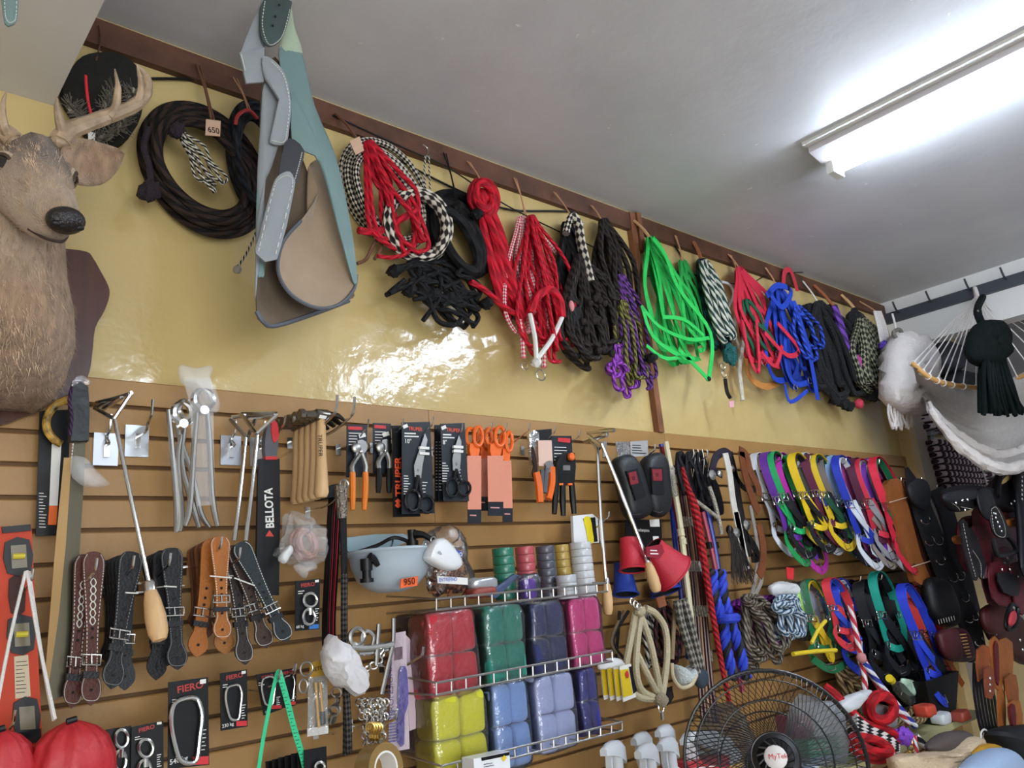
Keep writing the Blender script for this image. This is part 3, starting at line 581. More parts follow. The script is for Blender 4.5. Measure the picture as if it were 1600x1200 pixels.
mb = MB(); trope(mb, [(1133, 592), (1136, 612), (1141, 622)], 3, .13); mb.build('snap', BLACK, t); mb = MB(); mb.plate([(1139, 627), (1147, 626), (1147, 636), (1140, 637)], .13, .002); mb.build('price_tag', mat('pink_tag', '#e2a8b0', .6), t, False); hookto(t, 1096, 408, .06, m=mat('cord_rust', '#9c5a3a', .8), rp=3)
t = bundle('white_lead', 'white cord loop with a wrapped handle and thin chain end', 'rope', 1155, 500)
mb = MB(); trope(mb, [(1127, 440), (1140, 445), (1146, 460), (1138, 480)], 2.2, .06); trope(mb, [(1150, 420), (1152, 470), (1148, 520), (1157, 545)], 2, .05); mb.build('cord', WHITE, t); trope(MB(), [(1163, 514), (1160, 540), (1155, 575), (1157, 600), (1160, 626)], 3.5, .07).build('handle', mat('ivory_wrap', '#cfc8b8', .7, bump=.5, bscale=150), t); hookto(t, 1150, 422, .05)
def colourbunch(lab, c1, c2, x, y, x2, y2, w, nose, hk=None):
    t = bundle('nylon_halter', lab, 'halter', (x+x2)/2, (y+y2)/2); strapset(t, 'strap', c1, (x, y), (x2, y2), w, 8, 5)
    strapset(t, 'lining', c2, (x+10, y+50), (x2-4, y2-20), w*.6, 3, 4.5, (.1, .13)); mb = MB()
    for pts in nose: strap(mb, [(a, b, .15) for a, b in pts], 6, .15)
    mb.build('noseband', nyl(c1), t); rings(t, [(x2-12, y2-6), (x2+10, y2-18), (x2-25, y2-45)], .018, .003); hookto(t, x, y, .08); return t
t = colourbunch('red nylon halters lined with green above a yellow leather curve', '#cc2b42', '#1c5a3e', 1155, 420, 1205, 572, 50, [[(1160, 500), (1172, 560), (1186, 578), (1182, 500)], [(1190, 550), (1212, 572), (1222, 540)], [(1195, 520), (1230, 555), (1248, 545), (1215, 505)]])
strap(MB(), [(1165, 560, .08), (1172, 590, .08), (1195, 604, .08), (1215, 598, .08)], 9, .08).build('leather_curve', lea('#b67a3c'), t)
t = colourbunch('royal blue nylon halters and rope halters with chrome rings on the upper row', '#2444b4', '#1c348e', 1215, 450, 1255, 612, 58, [[(1240, 470), (1262, 540), (1278, 625)], [(1200, 455), (1222, 480), (1236, 455), (1215, 446), (1198, 462)], [(1226, 600), (1235, 628), (1262, 610)]])
hank(MB(), (1245, 480), (1280, 560), 34, 4, 3, (.12, .15), 4).build('rope', rope('blue_rope', '#2d52c8', '#14246a', 2, .6), t); strap(MB(), [(1224, 448, .05), (1226, 425, .05), (1236, 424, .05), (1246, 455, .05)], 9, .05).build('red_strap', nyl('#cc3a4a'), t)
t = bundle('fringed_cinch', 'matte black fringed mohair bundle with a ragged bottom edge', 'cinch', 1300, 545)
mb = MB(); hank(mb, (1278, 474), (1322, 620), 60, 16, 4.5, (.03, .12), 6); mb.plate([(1262, 474), (1276, 480), (1292, 482), (1308, 476), (1330, 560), (1318, 590), (1285, 590), (1270, 540)], .1, .05, 2)
for a, b in ((1305, 625), (1318, 630), (1326, 635)): mb.ball(P(a, b, .1), .035, .03, .03, n=7, bumpy=.6)
mb.build('fringe', mat('black_mohair', '#101013', .95, bump=.8, bscale=90), t); hookto(t, 1280, 476, .1, m=WHITE)
t = bundle('purple_lead', 'purple braided strap with pink ends between two black bundles', 'strap', 1325, 530)
trope(MB(), [(1302, 478), (1312, 505), (1322, 540), (1333, 570)], 6, .13).build('strap', rope('violet_braid', '#6a3ea0', '#38205c', 3, .8), t); mb = MB(); mb.ball(P(1341, 568, .14), .03, .02, .045, n=8, bumpy=.6); mb.build('tassel', mat('magenta_fringe', '#b03a8a', .9), t); hookto(t, 1302, 478, .12, m=mat('cord_rust', '#9c5a3a', .8), rp=2.5)
t = bundle('feed_net', 'dark bundle of black net and grey camouflage cord by the wall corner', 'net', 1360, 550)
mb = MB(); mb.ball(P(1338, 505, .1), .075, .05, .085, n=10, bumpy=.3); mb.ball(P(1360, 610, .1), .08, .05, .07, n=10, bumpy=.5); hank(mb, (1335, 500), (1385, 620), 40, 5, 5, (.06, .1)); mb.build('net', mat('black_net', '#15161a', .9, bump=.8, bscale=80), t)
hank(MB(), (1345, 500), (1378, 610), 50, 10, 5, (.1, .16), 5).build('camouflage_cord', rope('camo_cord', '#8b8a72', '#17180f', 3, .7, .1, check=True), t); hookto(t, 1338, 486, .1, m=WOOD, rp=2.5); mb = MB(); mb.ball(P(1342, 631, .12), .028, n=8, bumpy=.2); mb.build('red_ball', mat('pink_red_yarn', '#b83248', .8), t)
t = bundle('leather_headstall', 'brown leather strap bent to a hook shape beside the white hammock bundle', 'strap', 1392, 570)
mb = MB(); strap(mb, [(1376, 492), (1388, 530), (1394, 560), (1388, 580), (1398, 595), (1405, 610), (1395, 614), (1380, 614)], 8, .16, .006); mb.build('strap', lea('#7b4526'), t); hookto(t, 1376, 492, .14)
# ================================================================ slatted wall, left half
def hook(tx, ty, L, label, r=.0028, plate=False, up=.03, cat='hook'):
    """chrome peg: plate in the groove, rod out into the room, tip turned up; tx,ty = picture position of the tip"""
    tip = P(tx, ty, L); b = V((tip.x, -.02, tip.z-up-.02)); t = T('display_hook', label, cat, b, 'chrome display hooks on the slatted wall')
    MB().tube([b, b+V((0, -L*.5, .0)), V((tip.x, -L+.03, tip.z-up)), V((tip.x, -L+.008, tip.z-up*.7)), tip], r, 6).build('rod', CHROME, t)
    if plate: MB().bbox((b.x-.028, -.026, b.z-.05), (b.x+.028, -.0205, b.z+.03)).build('back_plate', mat('zinc_plate', '#b9bcc0', .3, .8), t, False); MB().bbox((b.x-.006, -.034, b.z-.03), (b.x+.006, -.026, b.z+.008)).build('bracket', CHROME, t, False)
    else: MB().bbox((b.x-.008, -.024, b.z-.02), (b.x+.008, -.0205, b.z+.012)).build('clip', CHROME, t, False)
    return t
def lines(t, x0, y0, x1, dep, n, gap, m=WHITE, h=1.2, slope=.03, jag=.5):
    """rows of print too small to read"""
    mb = MB()
    for i in range(n):
        y = y0 + i*gap; e = x0 + (x1-x0)*rng(1-jag, 1); mb.plate([(x0, y), (e, y+slope*(e-x0)), (e, y+h+slope*(e-x0)), (x0, y+h)], dep, .0003)
    o = mb.build('fine_print', m, t, False); o['kind'] = 'stuff'; return o
# ---- spirit level
t = T('spirit_level', 'orange spirit level with black framed vials hanging at the left edge', 'spirit level', P(20, 1000, .16))
mb = MB(); mb.plate([(-24, 824), (49, 820), (66, 1150), (62, 1166), (8, 1178), (-2, 1170)], .17, .03); mb.build('body', mat('orange_paint', '#b93405', .45, spec=.3), t, False)
MB().plate([(3, 823), (48, 819), (49, 829), (4, 833)], .176, .034).build('end_cap', BLACK, t, False); MB().plate([(6, 1150), (64, 1138), (65, 1158), (10, 1172)], .176, .034).build('end_cap', BLACK, t, False)
for q, w in (([(8, 847), (46, 843), (49, 892), (12, 896)], 1), ([(13, 968), (50, 964), (53, 1015), (18, 1020)], 1), ([(22, 1098), (58, 1092), (61, 1145), (26, 1152)], 0)):
    f = MB().plate(q, .176, .014, 2).build('vial_frame', BLACK, t); cx = sum(a for a, _ in q)/4; cy = sum(b for _, b in q)/4
    sub(MB().plate([(cx-12, cy-17), (cx+12, cy-19), (cx+14, cy+17), (cx-10, cy+19)], .1795, .003), 'window', mat('vial_window', '#6e6550', .2), f)
    if w: sub(MB().tube([P(cx-9, cy, .183), P(cx+10, cy-1, .183)], .006, 8, sub=1), 'vial', mat('vial_yellow', '#c8b83a', .15), f)
MB().plate([(14, 905), (36, 902), (39, 955), (17, 958)], .1725, .002, 2).build('hand_slot', mat('slot_shadow', '#3a1a10', .7), t)
f = MB().plate([(22, 1026), (44, 1023), (48, 1088), (24, 1092)], .1715, .001).build('label_sticker', mat('beige_label', '#c9b89a', .6), t, False); lines(t, 25, 1034, 44, .1735, 9, 6, BLACK, 1, -.08)
# ---- drawstring bags
REDF = mat('red_ripstop', '#b5262c', .5, bump=.3, bscale=40)
def sack(label, cx, ytop, ybot, hw, dep, strings):
    t = T('drawstring_bag', label, 'bag', P(cx, ytop, dep)); rr = []; s_ = S(cx, ytop, dep)
    for k, (f, g) in enumerate(((0, .12), (.04, .3), (.1, .55), (.22, .8), (.45, 1), (.7, 1.02), (.9, .85), (1, .4))):
        c = P(cx, ytop+(ybot-ytop)*f, dep); n = 40; amp = .14*(1-f)**2
        rr.append([c + V((math.cos(math.tau*i/n), math.sin(math.tau*i/n)*.75, 0))*hw*s_*g*(1+amp*math.sin(i*math.tau/n*11+k*.4)+.03*math.sin(i*1.3)) for i in range(n)])
    MB().loft(rr).build('bag_body', REDF, t, ang=80); MB().tube([P(cx-8, ytop+2, dep+.03), P(cx+8, ytop-3, dep+.03)], .006, 8, sub=1).build('toggle', BLACK, t)
    for st in strings: MB().tube(PP(st), 2.6*S(st[0][0], st[0][1], .2), 6, sub=3).build('drawstring', mat('white_string', '#dedad4', .7, bump=.4, bscale=300), t)
sack('red drawstring bag with white cords below the brown spur straps', 112, 1126, 1260, 62, .3, [[(86, 1124, .32), (62, 1010, .28), (42, 892, .24)], [(84, 1126, .31), (66, 1030, .27), (45, 893, .235)]])
sack('second red drawstring bag cut off by the lower left corner', 0, 1140, 1270, 50, .3, [[(-8, 1120, .3), (15, 1000, .28), (40, 893, .24)]])
hook(52, 888, .25, 'chrome hook carrying the white cords of the red bags'); hook(24, 1110, .24, 'chrome hook crossing the lower part of the orange level')
# ---- saws and knife
t = T('pruning_saw', 'long machete saw with black handle in a cardboard and plastic sleeve', 'saw', P(110, 850, .12))
MB().plate([(113, 606), (138, 604), (139, 680), (136, 688), (114, 688), (111, 680)], .15, .028, 2).build('handle', mat('worn_black_grip', '#24292c', .5, var=.4, vscale=40, bump=.3), t)
MB().plate([(112, 604), (118, 590), (128, 586), (138, 592), (142, 600)], .14, .012, 2).build('hanging_wrap', film(), t)
MB().plate([(116, 688), (134, 688), (130, 770), (122, 900), (112, 1020), (104, 1085), (84, 1094), (76, 1085), (88, 960), (103, 800)], .135, .003).build('blade', mat('saw_steel', '#4c483c', .33, 1), t, False)
MB().plate([(100, 715), (112, 715), (103, 850), (92, 960), (75, 1080), (70, 1060), (86, 860)], .142, .003).build('cardboard_sleeve', mat('cardboard', '#b08e5c', .8), t, False)
mb = MB()
for i in range(60): f = i/60; x, y = 115-f*30, 692+f*300; mb.plate([(x, y), (x-2.2, y+2.4), (x, y+4.6)], .1375, .002)
mb.build('teeth', STEEL, t, False)
mb = MB(); mb.plate([(118, 640), (110, 605), (112, 690)], .152, .002)
trope(MB(), [(112, 606), (108, 625), (112, 650), (109, 680)], 2.5, .17).build('purple_cord', rope('plum_cord', '#4e3358', '#21142a', 2, .6), t)
one('curved_saw_sheath', trope(MB(), [(112, 622, .09), (88, 632, .09), (74, 652, .09), (74, 672, .09), (86, 688, .09), (96, 694, .09)], 6, .09, 10), mat('tortoise_pattern', '#b08a3a', .3, var=.98, vscale=45), 'curved yellow and black mottled saw handle beside the black gripped saw', 'saw')
t = T('saw_card', 'tall black packaged saw with white and orange label behind the machete saw', 'packaged saw', P(80, 740, .05))
MB().plate([(62, 642), (110, 640), (104, 836), (56, 838)], .06, .004).build('card', CARD, t, False); MB().plate([(81, 694), (96, 694), (90, 790), (77, 790)], .063, .002).build('label', WHITE, t, False); MB().plate([(77, 790), (90, 790), (88, 820), (75, 820)], .063, .002).build('orange_label', ORANGE, t, False); lines(t, 61, 770, 73, .0605, 12, 4.8)
def baggy(name, label, px, dep, th, m, cat='plastic bag', seed=1, bump_=.22):
    """crumpled bag: outline swollen to a pillow and creased"""
    o = spline(PP(px, dep), 4, True); c = sum(o, V())/len(o); rr = []
    for a in range(-6, 7):
        f = math.cos(a/6*math.pi/2*.98); rr.append([c + (p-c)*max(.04, f**.55) + UY*(math.sin(a/6*math.pi/2)*th/2) for p in o])
    mb = MB().loft(rr); mb.jitter(bump_*th*.6, 22, seed).jitter(bump_*th*.35, 60, seed+5); return mb
FILM = film(); BAGF = mat('crumpled_film', '#eef1f2', .22, alpha=.25, spec=.9, bump=.8, bscale=45)
one('plastic_bag', baggy('', '', [(112, 715), (130, 715), (150, 735), (172, 756), (150, 762), (128, 758), (112, 740)], .17, .04, FILM), BAGF, 'small crumpled clear bag tied to the machete saw', 'plastic bag')
# ---- branding irons
def iron(label, head, rod, handle, hr=12, rr_=3.2, cross=None):
    """head: list of picture polylines (rods); rod: polyline; handle: two points"""
    t = T('branding_iron', label, 'branding iron', P(*rod[0]))
    mb = MB(); [mb.tube(PP(h), 3.4*S(h[0][0], h[0][1], h[0][2]), 7, sub=1) for h in head]; mb.build('head', CHROME, t)
    MB().tube(PP(rod), rr_*S(rod[0][0], rod[0][1], rod[0][2]), 8, sub=3).build('rod', CHROME, t)
    if handle:
        a, b = P(*handle[0]), P(*handle[1]); L = (b-a).length; h_ = hr*S(*handle[0])
        MB().lathe([(h_*.5, -L*.04), (h_*.62, 0), (h_*.62, L*.13)], a, b-a, 14).build('ferrule', CHROME, t)
        MB().lathe([(0, .12*L), (h_*.6, .13*L), (h_*.85, .3*L), (h_*1.05, .6*L), (h_*.98, .85*L), (h_*.7, .97*L), (0, L)], a, b-a, 16).build('handle', WOOD, t)
iron('branding iron with a wooden handle hanging leftmost over the black spur straps', [[(142, 634, .1), (205, 614, .22)], [(205, 614, .22), (178, 654, .2)], [(178, 654, .2), (148, 638, .12)], [(150, 630, .12), (200, 617, .21)], [(160, 640, .14), (190, 622, .2)], [(150, 637, .12), (176, 624, .16), (203, 616, .22)]], [(179, 655, .2), (205, 780, .24), (234, 915, .27)], [(233, 912, .27), (250, 1003, .3)], 15)
iron('branding iron with a plain rod hanging left of the black machete sleeve', [[(360, 656, .08), (386, 684, .14)], [(386, 684, .14), (400, 652, .12)], [(362, 652, .08), (400, 648, .12)]], [(384, 684, .14), (374, 780, .16), (366, 845, .17)], None)
iron('branding iron whose rod runs beside the black machete sleeve', [[(378, 648, .12), (401, 678, .2)], [(401, 678, .2), (433, 648, .2)], [(378, 646, .12), (432, 646, .2)], [(384, 652, .13), (428, 650, .2)]], [(402, 680, .2), (394, 760, .21), (384, 845, .22)], None)
iron('branding iron with a wooden handle resting across the red bell boots', [[(918, 676, .1), (960, 672, .22)], [(912, 690, .1), (950, 678, .2)], [(945, 690, .2), (944, 715, .2)], [(920, 682, .12), (944, 700, .2)]], [(940, 693, .2), (975, 780, .22), (1010, 872, .24)], [(1010, 872, .24), (1027, 926, .26)], 9)
iron('branding iron hanging straight down beside the stacked tape rolls', [[(925, 686, .12), (948, 680, .2)], [(925, 690, .12), (936, 702, .15)], [(930, 700, .12), (942, 692, .16)]], [(933, 700, .15), (938, 800, .16), (947, 910, .17)], [(948, 905, .17), (950, 962, .17)], 8)
for x, y, lb in ((166, 661, 'left of the two empty plates'), (217, 662, 'with an upturned tip, right of the first plate'), (361, 668, 'beside the nippers'), (406, 672, 'behind the red handled machete')):
    b = P(x, y, .021); hook(x+22 if 'upturned' in lb else x+8, y-38 if 'upturned' in lb else y-14, .14 if 'upturned' in lb else .06, 'chrome hook on a square zinc plate ' + lb, .0035, True, .05)
# ---- nippers
def nipper(label, hx, hy, la, lb, dep, wrap=None, ang=0):
    t = T('hoof_nippers', label, 'nippers', P(hx, hy, dep)); s_ = S(hx, hy, dep)
    for pts in (la, lb): MB().tube(PP(pts, dep), [3.2*s_, 4.2*s_, 4.2*s_, 4.6*s_, 3.4*s_], 8).build('handle', STEEL, t)
    for sg in (-1, 1): MB().tube([P(hx, hy+8, dep), P(hx+sg*13, hy-4, dep), P(hx+sg*12, hy-18, dep), P(hx+sg*2, hy-26, dep)], [5*s_, 7*s_, 6*s_, 3*s_], 8).build('jaw', CHROME, t)
    MB().lathe([(0, -.012), (7*s_, -.012), (7*s_, .012), (0, .012)], P(hx, hy+8, dep), (0, 1, 0), 14).build('pivot', CHROME, t)
    if wrap: MB().loft([[P(x, y, dep+d) for x, d in ((x0, 0), ((x0+x1)/2, .02), (x1, 0), ((x0+x1)/2, -.02))] for y, x0, x1 in wrap], False).jitter(.006, 35).build('plastic_wrap', BAGF, t)
nipper('steel hoof nippers with long straight handles, leftmost of the three', 285, 655, [(263, 640), (268, 690), (276, 790), (275, 832)], [(283, 680), (278, 720), (284, 800), (281, 830)], .16)
nipper('steel hoof nippers with splayed handles in the middle of the three', 292, 650, [(273, 632), (280, 680), (300, 740), (313, 800), (327, 824)], [(289, 665), (284, 720), (298, 780), (311, 824)], .1)
nipper('steel hoof nippers wrapped in clear plastic, rightmost of the three', 317, 634, [(308, 645), (303, 700), (297, 790), (289, 822)], [(324, 645), (328, 700), (332, 780), (340, 822)], .19, [(590, 285, 330), (630, 296, 334), (700, 300, 333), (790, 306, 336)])
one('plastic_bag', baggy('', '', [(280, 572), (300, 576), (330, 572), (332, 598), (345, 640), (330, 640), (300, 606), (284, 595)], .2, .04, FILM), BAGF, 'crumpled clear bag above the wrapped hoof nippers', 'plastic bag')
# ---- machete in sleeve
t = T('machete', 'machete with red and grey grip in a black sleeve with bold white lettering', 'machete', P(420, 800, .12))
MB().plate([(405, 717), (437, 717), (438, 800), (436, 930), (400, 930), (403, 800)], .13, .012).build('sleeve', CARD, t, False); MB().plate([(412, 717), (409, 930), (400, 930), (404, 717)], .133, .001).build('sleeve_fold', BLACK, t, False)
ptext(t, 'BELLOTA', 428, 825, .1305, 13.5, WHITE, 92, squeeze=.8, bold=.03); MB().plate([(415, 838), (421, 828), (428, 838)], .1308, .0005).build('emblem', mat('red_triangle', '#c8402c', .5), t, False)
MB().plate([(416, 716), (414, 690), (418, 665), (424, 660), (433, 662), (435, 680), (432, 716)], .13, .02, 2).build('handle', mat('grey_grip', '#55565c', .5), t); MB().plate([(424, 660), (433, 660), (436, 680), (432, 690), (426, 688)], .133, .024, 2).build('red_pommel', RED, t); MB().plate([(415, 713), (433, 713), (433, 718), (415, 718)], .134, .024).build('red_collar', RED, t, False)
# ---- hammers
def hammer(label, dep):
    x, z = P(500, 652, .21).x, P(500, 652, .21).z; o = V((x, -dep, z)); t = T('hammer', label, 'hammer', o, 'wooden handled hammers on one hook')
    zb = P(494, 778, .21).z; MB().loft([[o + V((dx + math.cos(a)*w, math.sin(a)*w*1.25, h)) for a in [math.tau*i/12 for i in range(12)]] for h, w, dx in ((-.005, .010, 0), (-.04, .0125, -.001), (-.10, .0125, -.002), (-.16, .0155, -.003), (zb-z+.012, .0185, -.005), (zb-z, .013, -.005))]).build('handle', mat('beech_handle', '#d3ad7d', .4, var=.14, vscale=6, stretch=(9, 9, .7)), t)
    MB().loft([[o + V((dx, math.cos(a)*w, math.sin(a)*w+dz)) for a in [math.tau*i/10 for i in range(10)]] for dx, w, dz in ((-.062, .015, .002), (-.05, .016, .002), (-.045, .011, .002), (-.02, .012, .004), (-.015, .017, .004), (.018, .017, .004), (.03, .011, .006))]).build('head', mat('forged_steel', '#77726a', .3, 1), t)
    for s_ in (-1, 1): MB().tube([o+V((.02, s_*.006, .006)), o+V((.045, s_*.011, .004)), o+V((.068, s_*.013, -.012))], [.009, .007, .003], 6).build('claw', mat('dark_forged', '#3a3733', .35, 1), t)
    return t
for i in range(5):
    d = .215 - i*.034; t = hammer('wooden handled claw hammer, front of the row of hammers' if i == 0 else 'wooden handled claw hammer, %s from the front of the row' % ORD[i], d)
    if i == 0:
        a = math.radians(-90); text(t, 'TRUPER', P(497, 678, .236), V((0, 0, -1)), V((1, 0, 0)), .017, BLACK); MB().plate([(500, 648), (511, 650), (509, 655), (498, 653)], .235, .001).build('price_label', WHITE, t, False)
hook(527, 617, .30, 'left prong of the long double hook carrying the hammers', .004, up=.05); hook(554, 620, .30, 'right prong of the long double hook carrying the hammers', .004, up=.05); hook(446, 649, .16, 'short chrome hook left of the hammers')
# ---- pliers on cards
def pliers(label, card, head, h1, h2, dep, grip, title=RED):
    t = T('pliers_card', label, 'pliers', P(head[0], head[1], dep)); cd = MB().plate(card, dep, .002).build('card', NAVYC, t, False); x0, y0 = card[0]; x1 = card[1][0]; s_ = S(x0, y0, dep)
    MB().plate([(x0+2, y0+3), (x1-8, y0+4), (x1-8, y0+9), (x0+2, y0+8)], dep+.001, .0005).build('title_band', title, cd, False); lines(cd, x0+3, y0+13, x1-4, dep+.001, 5, 4.5); MB().plate([(x1-14, y0+16), (x1-4, y0+13), (x1-2, y0+19), (x1-12, y0+22)], dep+.002, .0005).build('price_label', WHITE, cd, False)
    d = dep+.016; MB().ball(P(head[0]-7, head[1]+2, d), 9*s_, .007, 9*s_, n=8).build('jaw', STEEL, t); MB().plate([(head[0]-4, head[1]-10), (head[0]+8, head[1]-8), (head[0]+10, head[1]+4), (head[0]+2, head[1]+12), (head[0]-8, head[1]+14)], d+.004, .012, 2).build('jaw', CHROME, t); MB().lathe([(0, 0), (3.5*s_, 0), (2.5*s_, .004), (0, .005)], P(head[0], head[1]+8, d+.006), (0, -1, 0), 10).build('pivot', CHROME, t)
    for hh in (h1, h2):
        MB().tube(PP([(head[0], head[1]+8, d), (hh[0][0], hh[0][1]-12, d), (*hh[0], d)]), 4*s_, 7).build('arm', STEEL, t); MB().tube(PP([(a, b, d) for a, b in hh]), [4.5*s_, 5*s_, 5*s_, 3.6*s_], 8).build('grip', grip, t)
pliers('adjustable pliers with orange grips on a slate card', [(542, 663), (574, 664), (572, 745), (541, 746)], (564, 698), [(551, 738), (551, 760), (551, 797)], [(571, 738), (571, 760), (569, 797)], .15, mat('orange_grip', '#e07a22', .4))
pliers('smaller adjustable pliers with black grips on a slate card', [(583, 661), (611, 662), (611, 740), (583, 741)], (602, 697), [(592, 732), (592, 750), (591, 770)], [(608, 732), (608, 750), (608, 770)], .13, BLACK)
for x, y, L, lb in ((576, 655, .2, 'holding the orange gripped pliers'), (630, 654, .2, 'holding the black gripped pliers'), (677, 651, .24, 'holding the large tailor scissors'), (723, 662, .2, 'holding the smaller tailor scissors'), (769, 660, .22, 'with orange scissors, nearest the black cards'), (792, 660, .22, 'with orange scissors, second from the black cards'), (828, 660, .24, 'with orange scissors, third from the black cards'), (868, 665, .2, 'holding the pruning shears'), (906, 671, .2, 'holding the black crimping tool'), (840, 688, .05, 'empty between scissors and pruning shears')): hook(x, y, L, 'thin chrome hook ' + lb, .0022)
# ---- scissors on cards
def scissors_card(label, card, tip, piv, l1, l2, rad, dep, size, extra=0):
    t = T('scissors_card', label, 'scissors', P(piv[0], piv[1], dep)); cd = MB().plate(card, dep, .003).build('card', NAVYC, t, False); x0, y0 = card[0]; x1, y1 = card[1]; s_ = S(*piv, dep)
    ptext(cd, 'TRUPER', x0+10, y0+12, dep+.0006, 6, mat('orange_print', '#e0502a', .5), 0, squeeze=.9); lines(cd, x0+4, y0+16, x0+30, dep+.0006, 2, 4.5, h=2); ptext(cd, size, x0+4, y0+32, dep+.0006, 7, WHITE)
    lines(cd, x0+3, card[3][1]-60, x0+14, dep+.0006, 8, 4); lines(cd, x1-12, card[3][1]-50, x1-3, dep+.0006, 5, 5); MB().plate([(x0+1, y0+5), (x0+8, y0+2), (x0+10, y0+7), (x0+3, y0+10)], dep+.001, .0005).build('price_label', WHITE, cd, False)
    d = dep+.008; w = 5
    MB().plate([tip, (tip[0]+4, tip[1]+10), (piv[0]+7, piv[1]-6), (piv[0]+5, piv[1]+12), (piv[0]-5, piv[1]+10), (piv[0]-6, piv[1]-8), (tip[0]-6, tip[1]+18)], d, .005).build('blade', STEEL, t, False); MB().lathe([(0, 0), (2.4*s_, 0), (2*s_, .003), (0, .003)], P(*piv, d), (0, -1, 0), 10).build('pivot', CHROME, t)
    for yy in (.35, .5): MB().plate([(tip[0]-8, tip[1]+(piv[1]-tip[1])*yy), (tip[0]+7, tip[1]+(piv[1]-tip[1])*yy+1), (tip[0]+7, tip[1]+(piv[1]-tip[1])*yy+5), (tip[0]-8, tip[1]+(piv[1]-tip[1])*yy+4)], d+.003, .008).build('clip', WHITE, t, False)
    for (cx, cy, rx, ry) in (l1, l2): MB().tube([P(cx+rx*math.cos(a), cy+ry*math.sin(a), d) for a in [math.tau*i/14 for i in range(14)]], rad*s_, 7, True, 2).tube([P(piv[0], piv[1]+8, d), P((piv[0]+cx)/2, cy-ry-1, d), P(cx, cy-ry, d)], rad*s_*1.2, 7).build('handle_loop', mat('gloss_black_handle', '#0c0c10', .15, coat=.5), t)
    return t
t = T('scissors_card', 'black card with large orange lettering behind the large tailor scissors', 'scissors card', P(636, 735, .16)); MB().plate([(613, 665), (650, 664), (657, 807), (615, 808)], .165, .004).build('card', CARD, t, False); ptext(t, 'TRUPER', 628, 776, .1655, 12, mat('orange_print', '#e0502a', .5), 88, squeeze=1.05, bold=.03); MB().plate([(617, 783), (622, 779), (627, 783), (624, 786), (627, 790), (622, 794), (617, 790), (620, 786)], .1657, .0006).build('emblem', mat('orange_print', '#e0502a', .5), t, False)
scissors_card('large tailor scissors with black handles on a slate card', [(628, 660), (672, 659), (679, 802), (628, 803)], (664, 677), (653, 735), (645, 782, 11, 16), (666, 788, 11, 13), 2.6, .19, '10"')
for k, dx in enumerate((0, 5)): t = T('scissors_card', ('slate scissors card mostly hidden behind the smaller tailor scissors', 'slate scissors card directly behind the smaller tailor scissors')[k], 'scissors card', P(684+dx, 720, .12), 'hidden scissors cards'); MB().plate([(679+dx, 664), (700+dx, 664), (702+dx, 783), (680+dx, 783)], .13+.02*k, .003).build('card', NAVYC, t, False); lines(t, 681+dx, 690, 687+dx, .1305+.02*k, 16, 5)
scissors_card('smaller tailor scissors with black handles on a slate card', [(688, 662), (726, 661), (733, 783), (693, 783)], (717, 680), (713, 725), (707, 762, 9, 14), (726, 763, 9, 11), 2.2, .18, '8"')
# ---- orange scissors in pink sleeves
PINK = mat('pink_sleeve', '#e79a80', .25, alpha=.85, coat=.3)
def oscissors(label, x, y, w, h, dep, lean=0):
    t = T('orange_scissors', label, 'scissors', P(x, y, dep), 'orange handled scissors in sleeves'); s_ = S(x, y, dep)
    for k, (dx, rx, ry) in enumerate(((-.28, .3, 13), (.28, .3, 15))): MB().tube([P(x+w*dx+w*rx*math.cos(a), y+14+ry*math.sin(a), dep+.008*(k*2-1)) for a in [math.tau*i/14 for i in range(14)]], 3.0*s_, 7, True, 2).build('handle_loop', ORANGE, t)
    MB().plate([(x-w*.3, y+26), (x+w*.34, y+27), (x+w*.3, y+46), (x-w*.22, y+46)], dep+.006, .012, 2).build('shank', ORANGE, t)
    MB().plate([(x-w*.16, y+44), (x+w*.2, y+44), (x+w*.16+lean, y+h*.72), (x+lean, y+h*.78), (x-w*.1, y+h*.6)], dep+.003, .006).build('blade', STEEL, t, False)
    MB().plate([(x-w*.5, y+44), (x+w*.5, y+44), (x+w*.5+lean, y+h-22), (x-w*.45+lean, y+h-22)], dep+.008, .001).build('sleeve', PINK, t, False); MB().plate([(x-w*.45+lean, y+h-22), (x+w*.5+lean, y+h-22), (x+w*.5+lean, y+h), (x-w*.45+lean, y+h)], dep+.008, .002).build('sleeve_foot', NAVYC, t, False); lines(t, x-w*.3+lean, y+h-14, x+w*.35+lean, dep+.0085, 1, 4, mat('pale_red_print', '#c88a88', .5), 2)
    return t
oscissors('orange handled scissors in a pink sleeve next to the smaller tailor scissors', 741, 668, 22, 150, .17); oscissors('orange handled scissors hidden between two others', 757, 672, 18, 126, .1); oscissors('orange handled scissors in the widest pink sleeve', 774, 668, 25, 138, .16); oscissors('orange handled scissors at the right end of the orange row', 791, 676, 16, 140, .15, 2)
